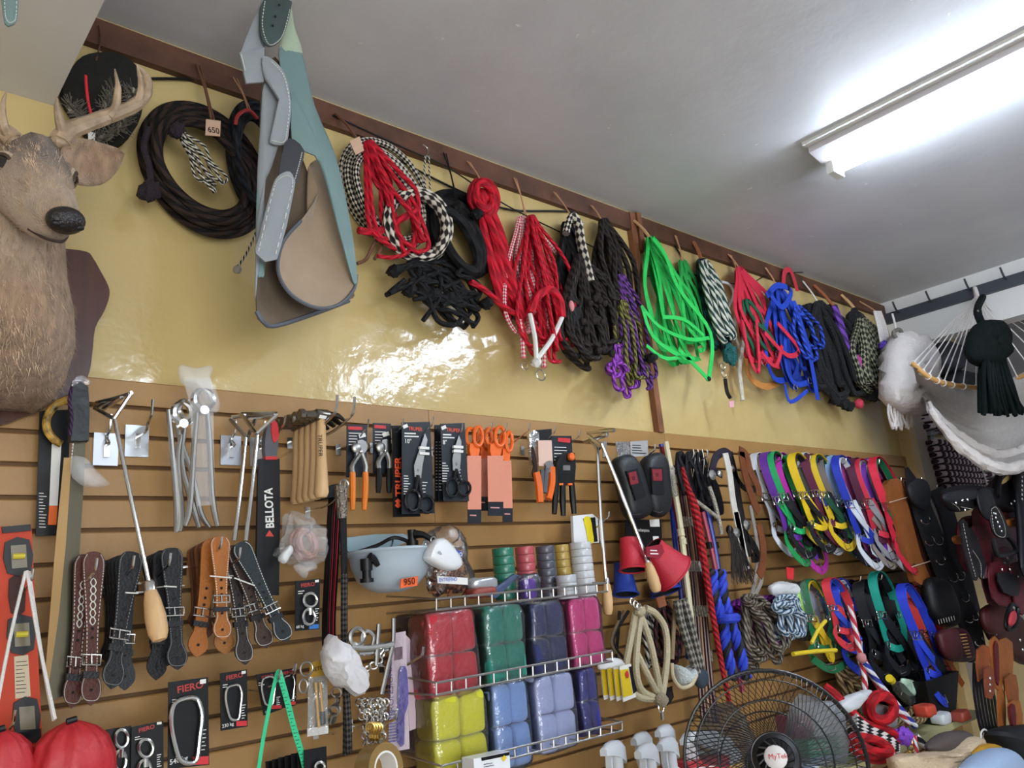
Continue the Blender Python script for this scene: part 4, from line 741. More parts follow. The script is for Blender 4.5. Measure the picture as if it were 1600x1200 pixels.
# ---- pruning shears and crimper
t = T('pruning_shears', 'pruning shears with orange and grey handles on a clear card', 'pruning shears', P(850, 730, .15))
MB().plate([(838, 672), (862, 670), (862, 690), (838, 692)], .155, .01).build('header_card', CARD, t, False); MB().plate([(841, 688), (862, 688), (864, 728), (842, 728)], .165, .001).build('card', mat('pale_pink_card', '#dcb9a8', .4), t, False); MB().plate([(828, 676), (842, 676), (842, 720), (832, 726), (828, 700)], .158, .012, 2).build('blister', FILM, t)
MB().plate([(832, 697), (837, 710), (840, 735), (836, 748), (832, 738), (835, 725)], .165, .005, 2).build('blade', mat('dark_blade', '#544842', .3, 1), t)
for pts, m_, w in (([(838, 738), (842, 760), (844, 785)], ORANGE, 6), ([(847, 735), (846, 755), (845, 772)], mat('grey_grip', '#55565c', .5), 4), ([(854, 732), (852, 752), (851, 770)], mat('grey_grip', '#55565c', .5), 4.5), ([(862, 730), (862, 755), (857, 780)], ORANGE, 6)): MB().tube(PP(pts, .17), w*S(850, 750, .17), 8).build('handle', m_, t)
MB().plate([(852, 724), (862, 720), (866, 735), (858, 738)], .175, .008, 2).build('lock', STEEL, t)
t = T('crimping_tool', 'black crimping pliers with orange knob on a slate card', 'pliers', P(885, 745, .15)); MB().plate([(862, 681), (893, 681), (896, 735), (864, 735)], .15, .002).build('card', NAVYC, t, False); MB().plate([(872, 684), (891, 685), (891, 692), (872, 690)], .1515, .0008).build('title_band', RED, t, False); lines(t, 866, 698, 890, .1515, 6, 5)
MB().plate([(875, 712), (898, 708), (898, 752), (888, 758), (872, 756), (868, 740)], .172, .016, 2).build('jaw_plate', BLACK, t); MB().lathe([(0, 0), (.014, 0), (.014, .01), (.01, .013), (0, .013)], P(891, 714, .174), (0, -1, 0), 8).build('knob', ORANGE, t); MB().plate([(880, 727), (891, 727), (891, 735), (880, 735)], .175, .003).build('die', STEEL, t, False)
for pts in ([(870, 735), (868, 770), (866, 803)], [(879, 755), (879, 780), (880, 806)], [(893, 755), (895, 780), (897, 803)]): MB().tube(PP(pts, .17), [5*S(880, 780, .17), 5.5*S(880, 780, .17), 4*S(880, 780, .17)], 8).build('grip', BLACK, t)
for a in (877, 893): MB().plate([(a-5, 755), (a+5, 755), (a+5, 758), (a-5, 758)], .179, .012).build('orange_band', ORANGE, t, False)
# ================================================================ second row, left and middle
def spur(label, top, bot, w, dep, col, stitch=None, buck=.62, tongue=True, detail=True, tool=False, group='spur straps on the slatted wall', bc=CHROME):
    """leather spur strap: wide rounded head on the hook, narrow waist, buckle and keeper, pointed tongue"""
    t = T('spur_strap', label, 'spur strap', P(*top, dep), group); dx, dy = bot[0]-top[0], bot[1]-top[1]; L = math.hypot(dx, dy); ux, uy = dx/L, dy/L; nx, ny = -uy, ux
    def q(a, s_): return (top[0]+ux*L*a+nx*s_*w, top[1]+uy*L*a+ny*s_*w)
    prof = ((-.0, .16), (.015, .36), (.06, .5), (.13, .5), (.3, .4), (.5, .31), (.7, .3), (.79, .31), (.86, .46), (.92, .47), (.965, .3), (1, .04)) if tongue else ((0, .16), (.015, .36), (.06, .5), (.13, .5), (.3, .4), (.5, .31), (.8, .3), (.93, .26), (1, .05))
    out = [q(a, s_) for a, s_ in prof] + [q(a, -s_) for a, s_ in prof[::-1]]
    lt = MB().plate(out, dep, .005, 2).build('leather', lea(col), t, ang=50)
    if not detail: return t
    if stitch:
        pts = [q(a, max(.02, s_-.06)) for a, s_ in prof[1:-1]] + [q(a, -max(.02, s_-.06)) for a, s_ in prof[1:-1][::-1]]; stitches(lt, pts, dep+.001, stitch, 1.0)
    z = dep+.006; s0_ = S(*top, dep)
    bk = MB().tube(PP([q(buck-.03, .42), q(buck-.03, -.42), q(buck+.035, -.42), q(buck+.035, .42)], z), 1.5*s0_, 6, True, 1).build('buckle', bc, t); MB().tube(PP([q(buck+.03, 0), q(buck-.035, .02)], z+.003), 1.2*s0_, 5, sub=1).build('prong', bc, bk)
    MB().plate([q(buck+.08, .37), q(buck+.08, -.37), q(buck+.125, -.37), q(buck+.125, .37)], z, .012).build('keeper', lea('#1e1d20'), t, False)
    for a in (.42, .5, .56, .74, .9): MB().lathe([(0, 0), (2.2*s0_, 0), (2.2*s0_, .001), (0, .001)], P(*q(a, 0), dep+.0008), (0, -1, 0), 8).build('punch_hole', mat('hole_black', '#060606', .8), lt)
    if tool:
        mb = MB()
        for i in range(6):
            c0 = .2+i*.05
            mb.tube(PP([q(c0-.028, 0), q(c0, .13), q(c0+.028, 0), q(c0, -.13)], dep+.001), .9*s0_, 5, True, 2)
        mb.build('tooled_pattern', STITCH, lt)
    return t
BR, BK, TN, GY = '#4e2418', '#0f0f12', '#9c5c22', '#20272a'
spur('brown leather spur strap with white tooled pattern, right one of the pair', (147, 862), (142, 1102), 34, .2, BR, STITCH, .7, tool=True); spur('brown leather spur strap with white tooled pattern, left one of the pair', (134, 866), (112, 1106), 32, .17, BR, STITCH, .7, tool=True)
spur('black leather spur strap with white stitching nearest the brown pair', (207, 862), (174, 1076), 36, .22, BK, mat('grey_stitching', '#8c8c8c', .7), .6); spur('black leather spur strap crossing behind the first black strap', (198, 866), (195, 1078), 34, .19, '#22272a', None, .62)
for i in range(4): spur('black leather spur strap, %s behind the front pair of the first black bunch' % ORD[i], (192-i*5, 868+i*2), (182-i*3, 1050-i*4), 33, .16-i*.03, BK, None, detail=False)
spur('black leather spur strap with wide tongue beside the wooden iron handle', (268, 856), (278, 1046), 34, .22, BK, mat('grey_stitching', '#8c8c8c', .7), .52); spur('black leather spur strap hanging behind the wooden iron handle', (257, 860), (244, 1062), 32, .18, BK, None, .6)
for i in range(4): spur('black leather spur strap, %s behind the front pair of the second black bunch' % ORD[i], (252-i*5, 862+i*2), (262-i*3, 1040-i*5), 33, .15-i*.025, BK, None, detail=False)
spur('light tan spur strap with buckle and long stitched tongue', (344, 838), (348, 1000), 30, .24, TN, STITCH, .6); spur('light tan spur strap with broad pointed end leaning left', (334, 842), (307, 1026), 32, .2, TN, None, .62); spur('tan spur strap with tooled end behind the stitched tan tongue', (338, 846), (352, 1022), 32, .17, '#94602c', None, .62)
for i in range(4): spur('brown spur strap, %s behind the front straps of the tan bunch' % ORD[i], (326-i*6, 846+i*3), (318-i*3, 1000-i*6), 30, .15-i*.025, '#7a4826' if i % 2 else '#5a3220', None, detail=False)
spur('charcoal spur strap with white stitching leaning right', (374, 848), (450, 1002), 30, .25, GY, STITCH, .66); spur('dark brown spur strap with stitched tongue between tan and charcoal straps', (364, 852), (384, 1038), 30, .2, '#2d2422', STITCH, .56); spur('brown spur strap with stitched tongue under the charcoal strap', (368, 852), (418, 1012), 30, .22, '#40302a', STITCH, .6)
for x, y, lb in ((152, 872, 'brown tooled'), (210, 868, 'first black'), (267, 864, 'second black'), (347, 838, 'tan'), (376, 855, 'charcoal')): hook(x, y, .27, 'chrome hook tip poking through the ' + lb + ' spur straps', .003)
for x, y, x2, y2, lb in ((328, 900, 362, 903, 'tan'), (366, 903, 398, 915, 'dark'), (196, 926, 216, 927, 'first black'), (256, 916, 276, 917, 'second black')): one('string_tie', MB().tube(PP([(x, y, .262), (x2, y2, .262)]), .0015, 5, sub=1).ring(P((x+x2)/2, (y+y2)/2, .18), .03, .0012, (UX, UY), 5, 14), WHITE, 'thin white string tied round the ' + lb + ' spur straps', 'string')
# ---- snap hook cards
def carabiner(px, cx, cy, w, h, dep, r, tilt=0):
    pts = [(-.28, .5), (.1, .5), (.42, .4), (.5, .1), (.34, -.3), (.18, -.47), (-.12, -.5), (-.3, -.42), (-.38, -.1), (-.45, .25)]; a = math.radians(tilt)
    return MB().tube([P(cx+(x*math.cos(a)-y*math.sin(a))*w*1.1, cy-(x*math.sin(a)+y*math.cos(a))*h, dep) for x, y in [(-p[0], p[1]) for p in pts]], r*S(cx, cy, dep), 8, True, 3)
def swivel(cx, cy, w, h, dep, r):
    mb = MB(); k = S(cx, cy, dep); mb.tube([P(cx+w*.5*math.cos(a), cy-h*.27+h*.23*math.sin(a), dep) for a in [math.tau*i/12 for i in range(12)]], r*k, 7, True, 2); mb.tube([P(cx-w*.1+w*.45*math.cos(a), cy+h*.3+h*.26*math.sin(a), dep) for a in [math.tau*i/12 for i in range(12)]], r*k, 7, True, 2); mb.lathe([(0, -.004), (.006, -.004), (.006, .012), (0, .012)], P(cx, cy+h*.06, dep), (0, 0, -1), 10); return mb
def snapcard(label, q, dep, kind, geo, kg='230 kg', foot=None, behind=0, ttl=True, step=.014, group='packaged snap hooks'):
    for k in range(behind, -1, -1):
        lb = label if k == 0 else 'black hook card, %s behind the one with %s' % (ORD[k-1], label.split(' with ')[1].split(' on ')[0])
        t = T('snap_hook_card', lb, 'packaged hook', P(q[0][0], q[0][1], dep-k*step), group); d = dep-k*step; cd = MB().plate(q, d, .002).build('card', CARD, t, False)
        if k: continue
        x0, y0 = q[0]; x1, y1 = q[1]; w = x1-x0; h = q[3][1]-y0; sl = (y1-y0)/max(1, w)
        if ttl: ptext(cd, 'FIERO', x0+w*.22, y0+h*.14+sl*w*.22, d+.0006, h*.075, mat('dark_red_print', '#b0302c', .5), math.degrees(math.atan2(-sl, 1))*.6, bold=.02, squeeze=1.1); lines(cd, x0+w*.1, y0+h*.2, x0+w*.4, d+.0006, 2, 3.5, slope=sl); MB().plate([(x1-w*.2, y1+h*.03), (x1-w*.05, y1+h*.02), (x1-w*.05, y1+h*.07), (x1-w*.2, y1+h*.08)], d+.001, .0006).build('price_label', WHITE, cd, False); lines(cd, x1-w*.2, y0+h*.55, x1-w*.04, d+.0006, 6, h*.045, slope=sl)
        ptext(cd, kg, q[3][0]+w*.05, q[3][1]-h*.05, d+.0006, h*.055, WHITE, 4)
        if foot: MB().plate([(q[2][0]-w*.42, q[2][1]-h*.09), (q[2][0]-1, q[2][1]-h*.1), (q[2][0]-1, q[2][1]-1), (q[2][0]-w*.42, q[2][1])], d+.001, .0006).build('colour_label', foot, cd, False)
        if kind == 'c': carabiner(None, *geo, d+.012, geo[2]*.085).build('carabiner', CHROME, t)
        else: swivel(*geo, d+.012, 2.6).build('swivel_snap', CHROME, t)
BLUEP = mat('blue_label', '#2f6fb8', .5)
snapcard('large black card with a big chrome carabiner on it below the black spur straps', [(263, 1066), (325, 1058), (327, 1195), (262, 1202)], .2, 'c', (293, 1142, 46, 100), '540 kg', RED, 2)
snapcard('black card with a medium chrome carabiner on it below the tan spur straps', [(344, 1052), (386, 1046), (387, 1135), (345, 1142)], .18, 'c', (366, 1098, 24, 54), '230 kg', RED, 2)
snapcard('black card with a swivel snap on it beside the second red bag', [(206, 1136), (255, 1126), (256, 1215), (204, 1215)], .2, 's', (228, 1185, 22, 60), '', None, 1)
snapcard('black card with chain snaps on it nearest the red bag', [(165, 1140), (205, 1134), (206, 1215), (165, 1215)], .19, 's', (190, 1170, 20, 60), '', None, 0, False)
snapcard('black card with a double eye swivel on it beside the charcoal strap', [(462, 908), (500, 904), (499, 983), (461, 986)], .19, 's', (485, 950, 20, 46), '68 kg', BLUEP, 5, step=.012)
snapcard('black card with a carabiner on it behind the green measuring tape', [(400, 1054), (440, 1048), (441, 1108), (412, 1118)], .17, 'c', (420, 1080, 20, 44), '120', RED, 3)
snapcard('black card with a small carabiner on it right of the green measuring tape', [(434, 1048), (463, 1043), (463, 1102), (436, 1108)], .16, 'c', (452, 1075, 17, 38), '', RED, 1)
for i in range(7): snapcard('black snap hook card, %s from left in the row at the bottom edge' % ORD[i], [(415+i*10, 1190-i*3), (450+i*10, 1184-i*3), (452+i*10, 1230), (417+i*10, 1236)], .1+i*.025, 's', (440+i*10, 1206, 14, 30), '', None, 0, False, group='cards at the bottom edge')
# ---- green measuring tape
t = T('measuring_tape', 'bright green tailor measuring tape draped over a hook', 'measuring tape', P(436, 1050, .22)); GT = mat('green_tape', '#2bbd84', .5)
strap(MB(), [(404, 1202), (412, 1150), (424, 1090), (433, 1052), (438, 1049)], 6, .23, .0012).build('tape', GT, t); strap(MB(), [(436, 1050), (446, 1085), (460, 1140), (472, 1180), (480, 1215)], 9, .24, .0012).build('tape', GT, t)
mb = MB()
for i in range(26): f = i/26; x, y = 437+f*40, 1056+f*145; mb.plate([(x-3, y), (x+3-(i % 2)*3, y-.8), (x+3-(i % 2)*3, y), (x-3, y+.9)], .2415, .0004)
mb.build('markings', BLACK, t, False); hook(438, 1046, .25, 'chrome hook holding the green measuring tape')
# ---- pencils pack, key rings
t = T('pencil_pack', 'clear pack of yellow pencils with a yellow and black header', 'pencil pack', P(497, 1090, .2)); MB().plate([(484, 1036), (506, 1030), (508, 1056), (484, 1060)], .2, .002).build('header', mat('yellow_header', '#b8922c', .5), t, False); ptext(t, 'RETO', 487, 1050, .2012, 6, BLACK, 5)
MB().plate([(482, 1058), (511, 1054), (513, 1146), (480, 1150)], .195, .002).build('backing', mat('grey_card', '#9a968c', .5), t, False); MB().plate([(480, 1138), (513, 1134), (513, 1146), (480, 1151)], .206, .0006).build('footer', WHITE, t, False)
for a, b in (((493, 1066), (498, 1137)), ((500, 1066), (505, 1130))): MB().tube([P(*a, .204), P(*b, .204)], .004, 6, sub=1).build('pencil', mat('pencil_yellow', '#dba51e', .4), t)
MB().tube([P(504, 1112, .206), P(505, 1132, .206)], .0065, 6, sub=1).build('clip', BLACK, t); MB().plate([(482, 1058), (511, 1054), (513, 1146), (480, 1150)], .212, .0008).build('clear_sleeve', FILM, t, False)
t = T('key_rings', 'steel split rings hanging beside the yellow pencil pack', 'rings', P(478, 1050, .2)); MB().ring(P(479, 1045, .22), .016, .0025).build('ring', STEEL, t); MB().ring(P(474, 1072, .22), .015, .0025, sx=.7).build('ring', STEEL, t); hook(462, 1036, .2, 'dark hook holding steel split rings', .004)
# ---- bagged hose
t = T('bagged_hose', 'coil of clear pink hose in a knotted plastic bag beside the black sleeve', 'hose', P(472, 845, .15)); coil(MB(), 478, 848, 26, 20, 70, 6, 3, .12, .012, 4, 2).build('hose', mat('pink_hose', '#c78e80', .3, alpha=.9), t)
baggy('', '', [(437, 850), (450, 820), (456, 800), (468, 802), (482, 815), (500, 830), (509, 862), (495, 880), (470, 885), (448, 870), (436, 868)], .15, .13, FILM, seed=3).build('bag', BAGF, t); baggy('', '', [(436, 868), (450, 852), (456, 860), (445, 880), (436, 878)], .2, .03, FILM).build('knot', mat('white_film', '#eef0f0', .3, alpha=.7), t)
baggy('', '', [(462, 880), (490, 878), (494, 890), (480, 895), (476, 905), (464, 892)], .15, .03, FILM, seed=8).build('bag_tail', BAGF, t); hook(487, 815, .2, 'chrome hook holding the bagged hose')
# ---- striped straps and braided whip
t = T('lead_straps', 'black nylon straps with red edge stripes hanging left of the grey basin', 'strap', P(520, 850, .12))
for i, c in enumerate(('#17171a', '#8a1a28', '#17171a', '#b02034', '#141417')): MB().ribbon(PP([(519+i*3.5, 768, .14), (516+i*3.2, 800, .14), (512+i*3.2, 880, .14), (508+i*3, 960, .14), (508+i*3, 1010, .13)]), .03, .002, (0, 1, 0)).build('strap', nyl(c), t)
MB().plate([(511, 764), (520, 757), (532, 757), (534, 772), (512, 778)], .16, .06, 2).build('fold', nyl('#17171a'), t)
t = T('braided_whip', 'black braided whip with a silver knobbed handle hanging by the basin', 'whip', P(535, 800, .2)); MB().tube(PP([(532, 758, .22), (534, 790, .22), (535, 810, .22)]), [.017, .015, .012], 10).build('handle', mat('hammered_silver', '#8d857a', .35, 1, bump=.8, bscale=150), t)
MB().tube(PP([(535, 808, .22), (537, 850, .22), (538, 900, .22)]), [.011, .009, .008], 8).build('shaft', BLACK, t); MB().tube(PP([(538, 895, .22), (538, 1000, .2), (541, 1090, .2), (541, 1180, .2)]), .009, 8).tube(PP([(541, 1080, .21), (544, 1130, .21), (545, 1175, .21)]), .009, 8).build('braid', rope('black_braid', '#4a4642', '#131211', 3, .9, check=True), t); MB().ring(P(538, 757, .23), .012, .003).build('loop', STEEL, t); hook(540, 752, .24, 'hook tip inside the loop of the braided whip')
# ---- automatic drinkers
GB = mat('grey_blue_plastic', '#a9b6c0', .35); WP = mat('white_plastic', '#e6e8ea', .3)
t = T('drinker_basin', 'grey plastic drinking basin with an orange price sticker marked 950', 'drinker', P(610, 890, .18))
c = P(610, 880, .2); k = S(610, 880, .2); rr = []
for f, g in ((0, .3), (.12, .62), (.35, .84), (.65, .96), (.9, 1.0), (.97, 1.06), (1, 1.05)): rr.append([c + V((math.cos(a)*64*k*g, math.sin(a)*.11*g, (-44+f*62)*k)) for a in [math.tau*i/32 for i in range(32)]])
inn = [[p + (V((c.x, c.y, p.z))-p)*.06 + V((0, 0, .006)) for p in r] for r in rr]
MB().loft(rr + inn[::-1]).build('basin', GB, t, ang=60); MB().tube([V(p) for p in rr[-1]], .005, 6, True, 1).build('rim', GB, t)
st = [P(627, 905, .31), P(653, 900, .305), P(652, 915, .305), P(626, 919, .31)]; MB().prism([p for p in st], (0, .004, 0)).build('price_sticker', mat('orange_sticker', '#f0662a', .5), t, False); text(t, '950', P(631, 915, .314), UX + UZ*.06, UZ, .024, BLACK, bold=.01)
MB().plate([(541, 840), (630, 834), (638, 846), (600, 858), (545, 862)], .1, .02, 2).build('lid', mat('blue_grey_lid', '#8fa6ae', .35), t)
MB().lathe([(0, 0), (.016, 0), (.016, .03), (.012, .03), (.012, .05), (.018, .05), (.018, .06), (0, .06)], P(572, 873, .26), (0, 0, -1), 12).build('valve', BLACK, t); MB().tube(PP([(577, 870, .27), (584, 874, .27), (591, 884, .27)]), [.012, .01, .006], 8).build('elbow', BLACK, t)
t = T('float_valve', 'black float valve arm with a white triangular float', 'float valve', P(660, 845, .26)); MB().lathe([(0, -.03), (.012, -.03), (.012, 0), (.017, 0), (.017, .02), (.011, .02), (.011, .045), (0, .045)], P(644, 845, .25), (0, 0, -1), 12).build('valve_body', BLACK, t)
MB().tube(PP([(648, 835, .26), (662, 836, .28), (677, 845, .3)]), [.012, .009, .007], 8).build('arm', BLACK, t); MB().ring(P(677, 844, .3), .008, .0025).build('eye', STEEL, t); MB().tube(PP([(560, 862, .2), (590, 852, .22), (616, 840, .25), (640, 847, .25)]), .005, 6).build('pipe', BLACK, t)
o = spline([P(676, 846, .32), P(690, 842, .31), P(706, 858, .3), (P(718, 880, .3)), P(710, 891, .3), P(690, 889, .31), P(668, 876, .32), P(666, 866, .32)], 3, True); cc = sum(o, V())/len(o)
MB().loft([[cc+(p-cc)*g+UY*h for p in o] for g, h in ((.1, -.026), (.7, -.026), (.92, -.02), (1, -.008), (1, .008), (.92, .02), (.1, .024))]).build('float', WP, t, ang=50); ptext(t, 'JZP', 684, 863, .346, 4, BLACK, -45)
hook(614, 838, .22, 'hook carrying the grey drinking basin'); hook(718, 829, .24, 'hook carrying the bag of pasta and the white float')
# ---- pasta bag
t = T('pasta_bag', 'clear bag of coloured pasta with blue and white lettering', 'pasta bag', P(710, 880, .17)); PAS = mat('pasta_mix', '#8a5436', .6, var=.9, vscale=60)
baggy('', '', [(664, 845), (685, 822), (710, 824), (725, 850), (730, 880), (735, 920), (712, 925), (690, 926), (676, 930), (668, 900)], .17, .09, FILM, seed=4).build('bag', FILM, t)
mb = MB()
for _ in range(170): f = random.random(); x, y = 676+f*52+rng(-6, 6), 926-abs(rng(0, 60))*rng(.2, 1); p = P(x, y, rng(.15, .195)); mb.tube([p, p+V((rng(-.02, .02), rng(-.01, .01), rng(-.015, .015)))], .0035, 5, sub=1)
o_ = mb.build('pasta', PAS, t); o_['kind'] = 'stuff'
MB().plate([(700, 854), (722, 862), (722, 872), (698, 864)], .222, .0008).build('blue_band', mat('blue_band', '#3a56b0', .4), t, False); ptext(t, 'GALLO', 701, 864, .223, 6, WHITE, -14); MB().plate([(683, 900), (731, 903), (731, 914), (684, 911)], .222, .0008).build('white_band', WHITE, t, False); ptext(t, 'ENTREFINO', 686, 909, .223, 6, mat('blue_print', '#4a6cc0', .4), -1, squeeze=.8)
# ---- wire basket stand with wraps and tapes
WIRE = mat('grey_wire', '#a8a4a0', .35, .9)
t = T('wire_basket_stand', 'three tier grey wire basket stand on the slatted wall', 'basket', P(820, 1000, 0))
def tier(l, r, l2, r2, dep, drop):
    a, b, c, d = P(*l, dep), P(*r, dep), P(*l2, dep), P(*r2, dep); bot = lambda p: V((p.x, p.y, min(c.z, d.z)))
    for p, q in ((a, b), (c, d)): MB().tube([p, q], .0034, 6, sub=1).build('rail', WIRE, t)
    n = 15
    for i in range(n): f = i/(n-1); MB().tube([a+(b-a)*f, c+(d-c)*f], .0026, 5, sub=1).build('picket', WIRE, t)
    for p, q in ((a, c), (b, d)):
        w_ = V((p.x, -.022, p.z+.02)); MB().tube([p, w_], .003, 6, sub=1).build('side_wire', WIRE, t); MB().tube([q, V((q.x, -.022, q.z))], .003, 6, sub=1).build('side_wire', WIRE, t)
    for i in range(9): f = i/8; p = c+(d-c)*f; MB().tube([p, V((p.x, -.022, p.z))], .002, 5, sub=1).build('floor_wire', WIRE, t)
tier((682, 936), (948, 911), (682, 953), (949, 924), .27, 0); tier((682, 1067), (956, 1017), (682, 1086), (957, 1033), .28, 0); tier((690, 1197), (972, 1128), (692, 1212), (972, 1142), .29, 0)
def pack(label, x0, y0, x1, y1, col, dep=.24):
    a, b = P(x0, y0, dep), P(x1, y1, dep); t = T('bandage_pack', label, 'bandage pack', V(((a.x+b.x)/2, -dep+.06, b.z)), 'stable bandage packs in the wire baskets'); W, Hh = b.x-a.x, a.z-b.z; m_ = mat('fleece_'+col, col, .75, bump=.25, bscale=60, sheen=.3)
    for i in range(2):
        for j in range(2): MB().rbox((a.x+W*(.255+.49*i), -dep+.055+rng(-.004, .004), b.z+Hh*(.25+.5*j)), W*.49, .1, Hh*.5, .3).jitter(.004, 25, i+j*3).build('bandage_roll', m_, t, ang=180)
    MB().rbox((a.x+W/2, -dep+.055, b.z+Hh/2), W*1.03, .112, Hh*1.04, .25, n=9).jitter(.007, 18, x0).jitter(.004, 45, x0).build('clear_bag', FILM, t, ang=180)
for lb, *q in (('red bandage pack in the middle wire basket', 668, 958, 756, 1082, '#b81428'), ('teal green bandage pack in the middle wire basket', 757, 948, 829, 1060, '#0f7d6a'), ('navy blue bandage pack in the middle wire basket', 829, 942, 893, 1046, '#1a2458'), ('bright pink bandage pack in the middle wire basket', 891, 936, 951, 1036, '#c8287c'), ('yellow bandage pack in the lowest wire basket', 678, 1088, 770, 1215, '#cfcb24'), ('light blue bandage pack in the lowest wire basket', 771, 1072, 838, 1192, '#7f9ed2'), ('pale lavender bandage pack in the lowest wire basket', 836, 1060, 909, 1166, '#a9b2d8'), ('royal blue bandage pack in the lowest wire basket', 906, 1046, 944, 1146, '#1c1c80')): pack(lb, *q)
def pack2(label, x0, y0, x1, y1, col): pack(label, x0, y0, x1, y1, col, .12)
pack2('dark maroon bandage pack at the left end behind the red one', 645, 962, 674, 1070, '#2c1a20'); pack2('dark purple bandage pack left of the yellow one', 645, 1095, 680, 1170, '#2c1f5a')
def rolls(colour, cx, ytop, n, hpx, rpx, col, dep, alpha=.95, metal=0):
    a = P(cx, ytop, dep); k = S(cx, ytop, dep); r, h = rpx*k, hpx*k; first = None
    for i in range(n):
        z = a.z-(i+1)*h
        lb = '%s tape roll, top of the %s stack in the top basket' % (colour, colour) if i == 0 else '%s tape roll, %s from the top of the %s stack' % (colour, ORD[i], colour)
        t = T('tape_roll', lb, 'tape', V((a.x, a.y, z)), colour + ' tape rolls'); o = V((a.x, a.y, z))
        MB().lathe([(r*.45, 0), (r*.97, 0), (r, h*.08), (r, h*.88), (r*.97, h*.95), (r*.45, h*.95), (r*.45, 0)], o, (0, 0, 1), 24).build('tape', mat('tape_'+colour, col, .3, metal, bump=.2, bscale=60, coat=.4), t); MB().lathe([(r*.38, 0), (r*.45, 0), (r*.45, h*.95), (r*.38, h*.95), (r*.38, 0)], o, (0, 0, 1), 20).build('core', mat('paper_core', '#b8ad9a', .8), t)
rolls('green', 785, 856, 6, 13, 17, '#1f6f58', .16); rolls('red', 819, 854, 7, 12.5, 15, '#b04a52', .16); rolls('dark grey', 851, 853, 8, 11.5, 15, '#4a4c58', .16); rolls('gold', 876, 851, 7, 11.5, 12.5, '#b09448', .13); rolls('white', 906, 847, 8, 11, 17, '#c8cace', .17); rolls('silver white', 884, 898, 3, 12, 16, '#b8bcc2', .23)
t = T('purple_pouch', 'small purple item in clear film at the basket front', 'packet', P(826, 915, .24)); MB().rbox(P(826, 920, .24), .05, .03, .06, .5).build('purple_core', mat('violet_plastic', '#5b2aa0', .4), t); MB().rbox(P(826, 920, .24), .07, .045, .09, .4).jitter(.006, 40).build('film', FILM, t)
t = T('blue_booklet', 'dark blue folded card lying in the top basket', 'card', P(790, 920, .22)); MB().prism([P(760, 930, .25), P(803, 897, .2), P(812, 899, .2), P(775, 935, .25)], (0, .004, .001)).build('sheet', mat('dark_blue_card', '#26385c', .3), t, False)
one('silver_packet', MB().rbox(P(752, 912, .2), .1, .06, .035, .5).jitter(.004, 40), mat('silver_film', '#b8bcc0', .25, .5), 'crumpled silver grey packet lying in the top basket', 'packet'); one('red_packet', MB().rbox(P(752, 926, .22), .09, .06, .03, .5).jitter(.004, 40), mat('brick_red_pack', '#8a3a2c', .5), 'reddish packet lying under the silver packet', 'packet')
t = T('white_box', 'small white carton with a printed label at the lower basket rail', 'box', P(770, 1190, .34)); MB().plate([(740, 1186), (796, 1174), (798, 1215), (742, 1225)], .34, .05).build('carton', WP, t, False); MB().plate([(752, 1184), (796, 1175), (796, 1180), (753, 1189)], .3415, .001).build('black_band', BLACK, t, False); lines(t, 756, 1194, 776, .342, 2, 4, BLACK, 1, -.18); MB().plate([(783, 1185), (788, 1180), (792, 1184), (787, 1190)], .342, .0006).build('yellow_mark', mat('yellow_mark', '#e2c22a', .5), t, False)
# ---- white plastic bag, bits and chains, combs, tape
one('plastic_bag', baggy('', '', [(513, 990), (520, 1000), (535, 1008), (555, 1020), (565, 1045), (575, 1066), (568, 1084), (548, 1082), (525, 1068), (506, 1050), (504, 1025), (510, 1008)], .27, .1, FILM, seed=6), mat('white_bag_film', '#e6e4e6', .4, alpha=.78, bump=.6, bscale=40), 'knotted white plastic bag hanging in front of the braided whip', 'plastic bag')
def chain(mb, pts, r, k, dep):
    p = spline(PP(pts, dep), 6); acc = 0; last = p[0]; i = 0
    for a in p[1:]:
        if (a-last).length > r*1.5:
            d = (a-last).normalized(); u = d.orthogonal().normalized(); v = d.cross(u); w = u if i % 2 else v; mb.ring((a+last)/2, r, k, (d, w), 5, 10); last = a; i += 1
    return mb
t = T('horse_bit', 'chrome curb bit with long cheeks hanging right of the white bag', 'horse bit', P(590, 1000, .24))
for pts in ([(615, 966), (614, 1005), (606, 1040), (596, 1085)], [(592, 975), (590, 1005), (588, 1040)]): MB().tube(PP(pts, .26), .006, 8).build('cheek', CHROME, t)
MB().tube(PP([(548, 1010), (575, 1012), (614, 1006)], .26), .008, 8).build('mouthpiece', CHROME, t); MB().tube(PP([(560, 1022), (585, 1020), (612, 1014)], .25), .006, 8).build('bar', CHROME, t); MB().tube(PP([(566, 1008), (566, 992), (576, 986), (584, 995), (582, 1008)], .26), .005, 8).build('port', CHROME, t); MB().ring(P(558, 995, .26), .02, .006).build('ring', STEEL, t)
t = T('chain_bunch', 'bunch of steel and brass curb chains on a hook below the curb bit', 'chain', P(580, 1110, .22)); mb = MB()
for i in range(9): a = 562+i*5; chain(mb, [(a+rng(-4, 4), 1092), (a+rng(-8, 8), 1112), (572+i*3, 1140+rng(0, 20)), (570+i*3+rng(-6, 6), 1165)], .009, .0024, .2+i*.008)
chain(mb, [(568, 1046), (585, 1040), (602, 1015)], .01, .0025, .26); o_ = mb.build('links', CHROME, t); o_['kind'] = 'stuff'; mb = MB(); [chain(mb, [(578+i*4, 1130), (580+i*4, 1150), (578+i*5, 1164)], .011, .003, .28) for i in range(4)]; o_ = mb.build('brass_links', BRASS, t); o_['kind'] = 'stuff'
mb = MB(); chain(mb, [(524, 1075), (528, 1092), (520, 1120), (514, 1130)], .012, .003, .2); chain(mb, [(519, 1105), (524, 1115), (518, 1130)], .012, .003, .21); o_ = one('chain', mb, STEEL, 'short dark steel chain hanging left of the braided whip', 'chain')
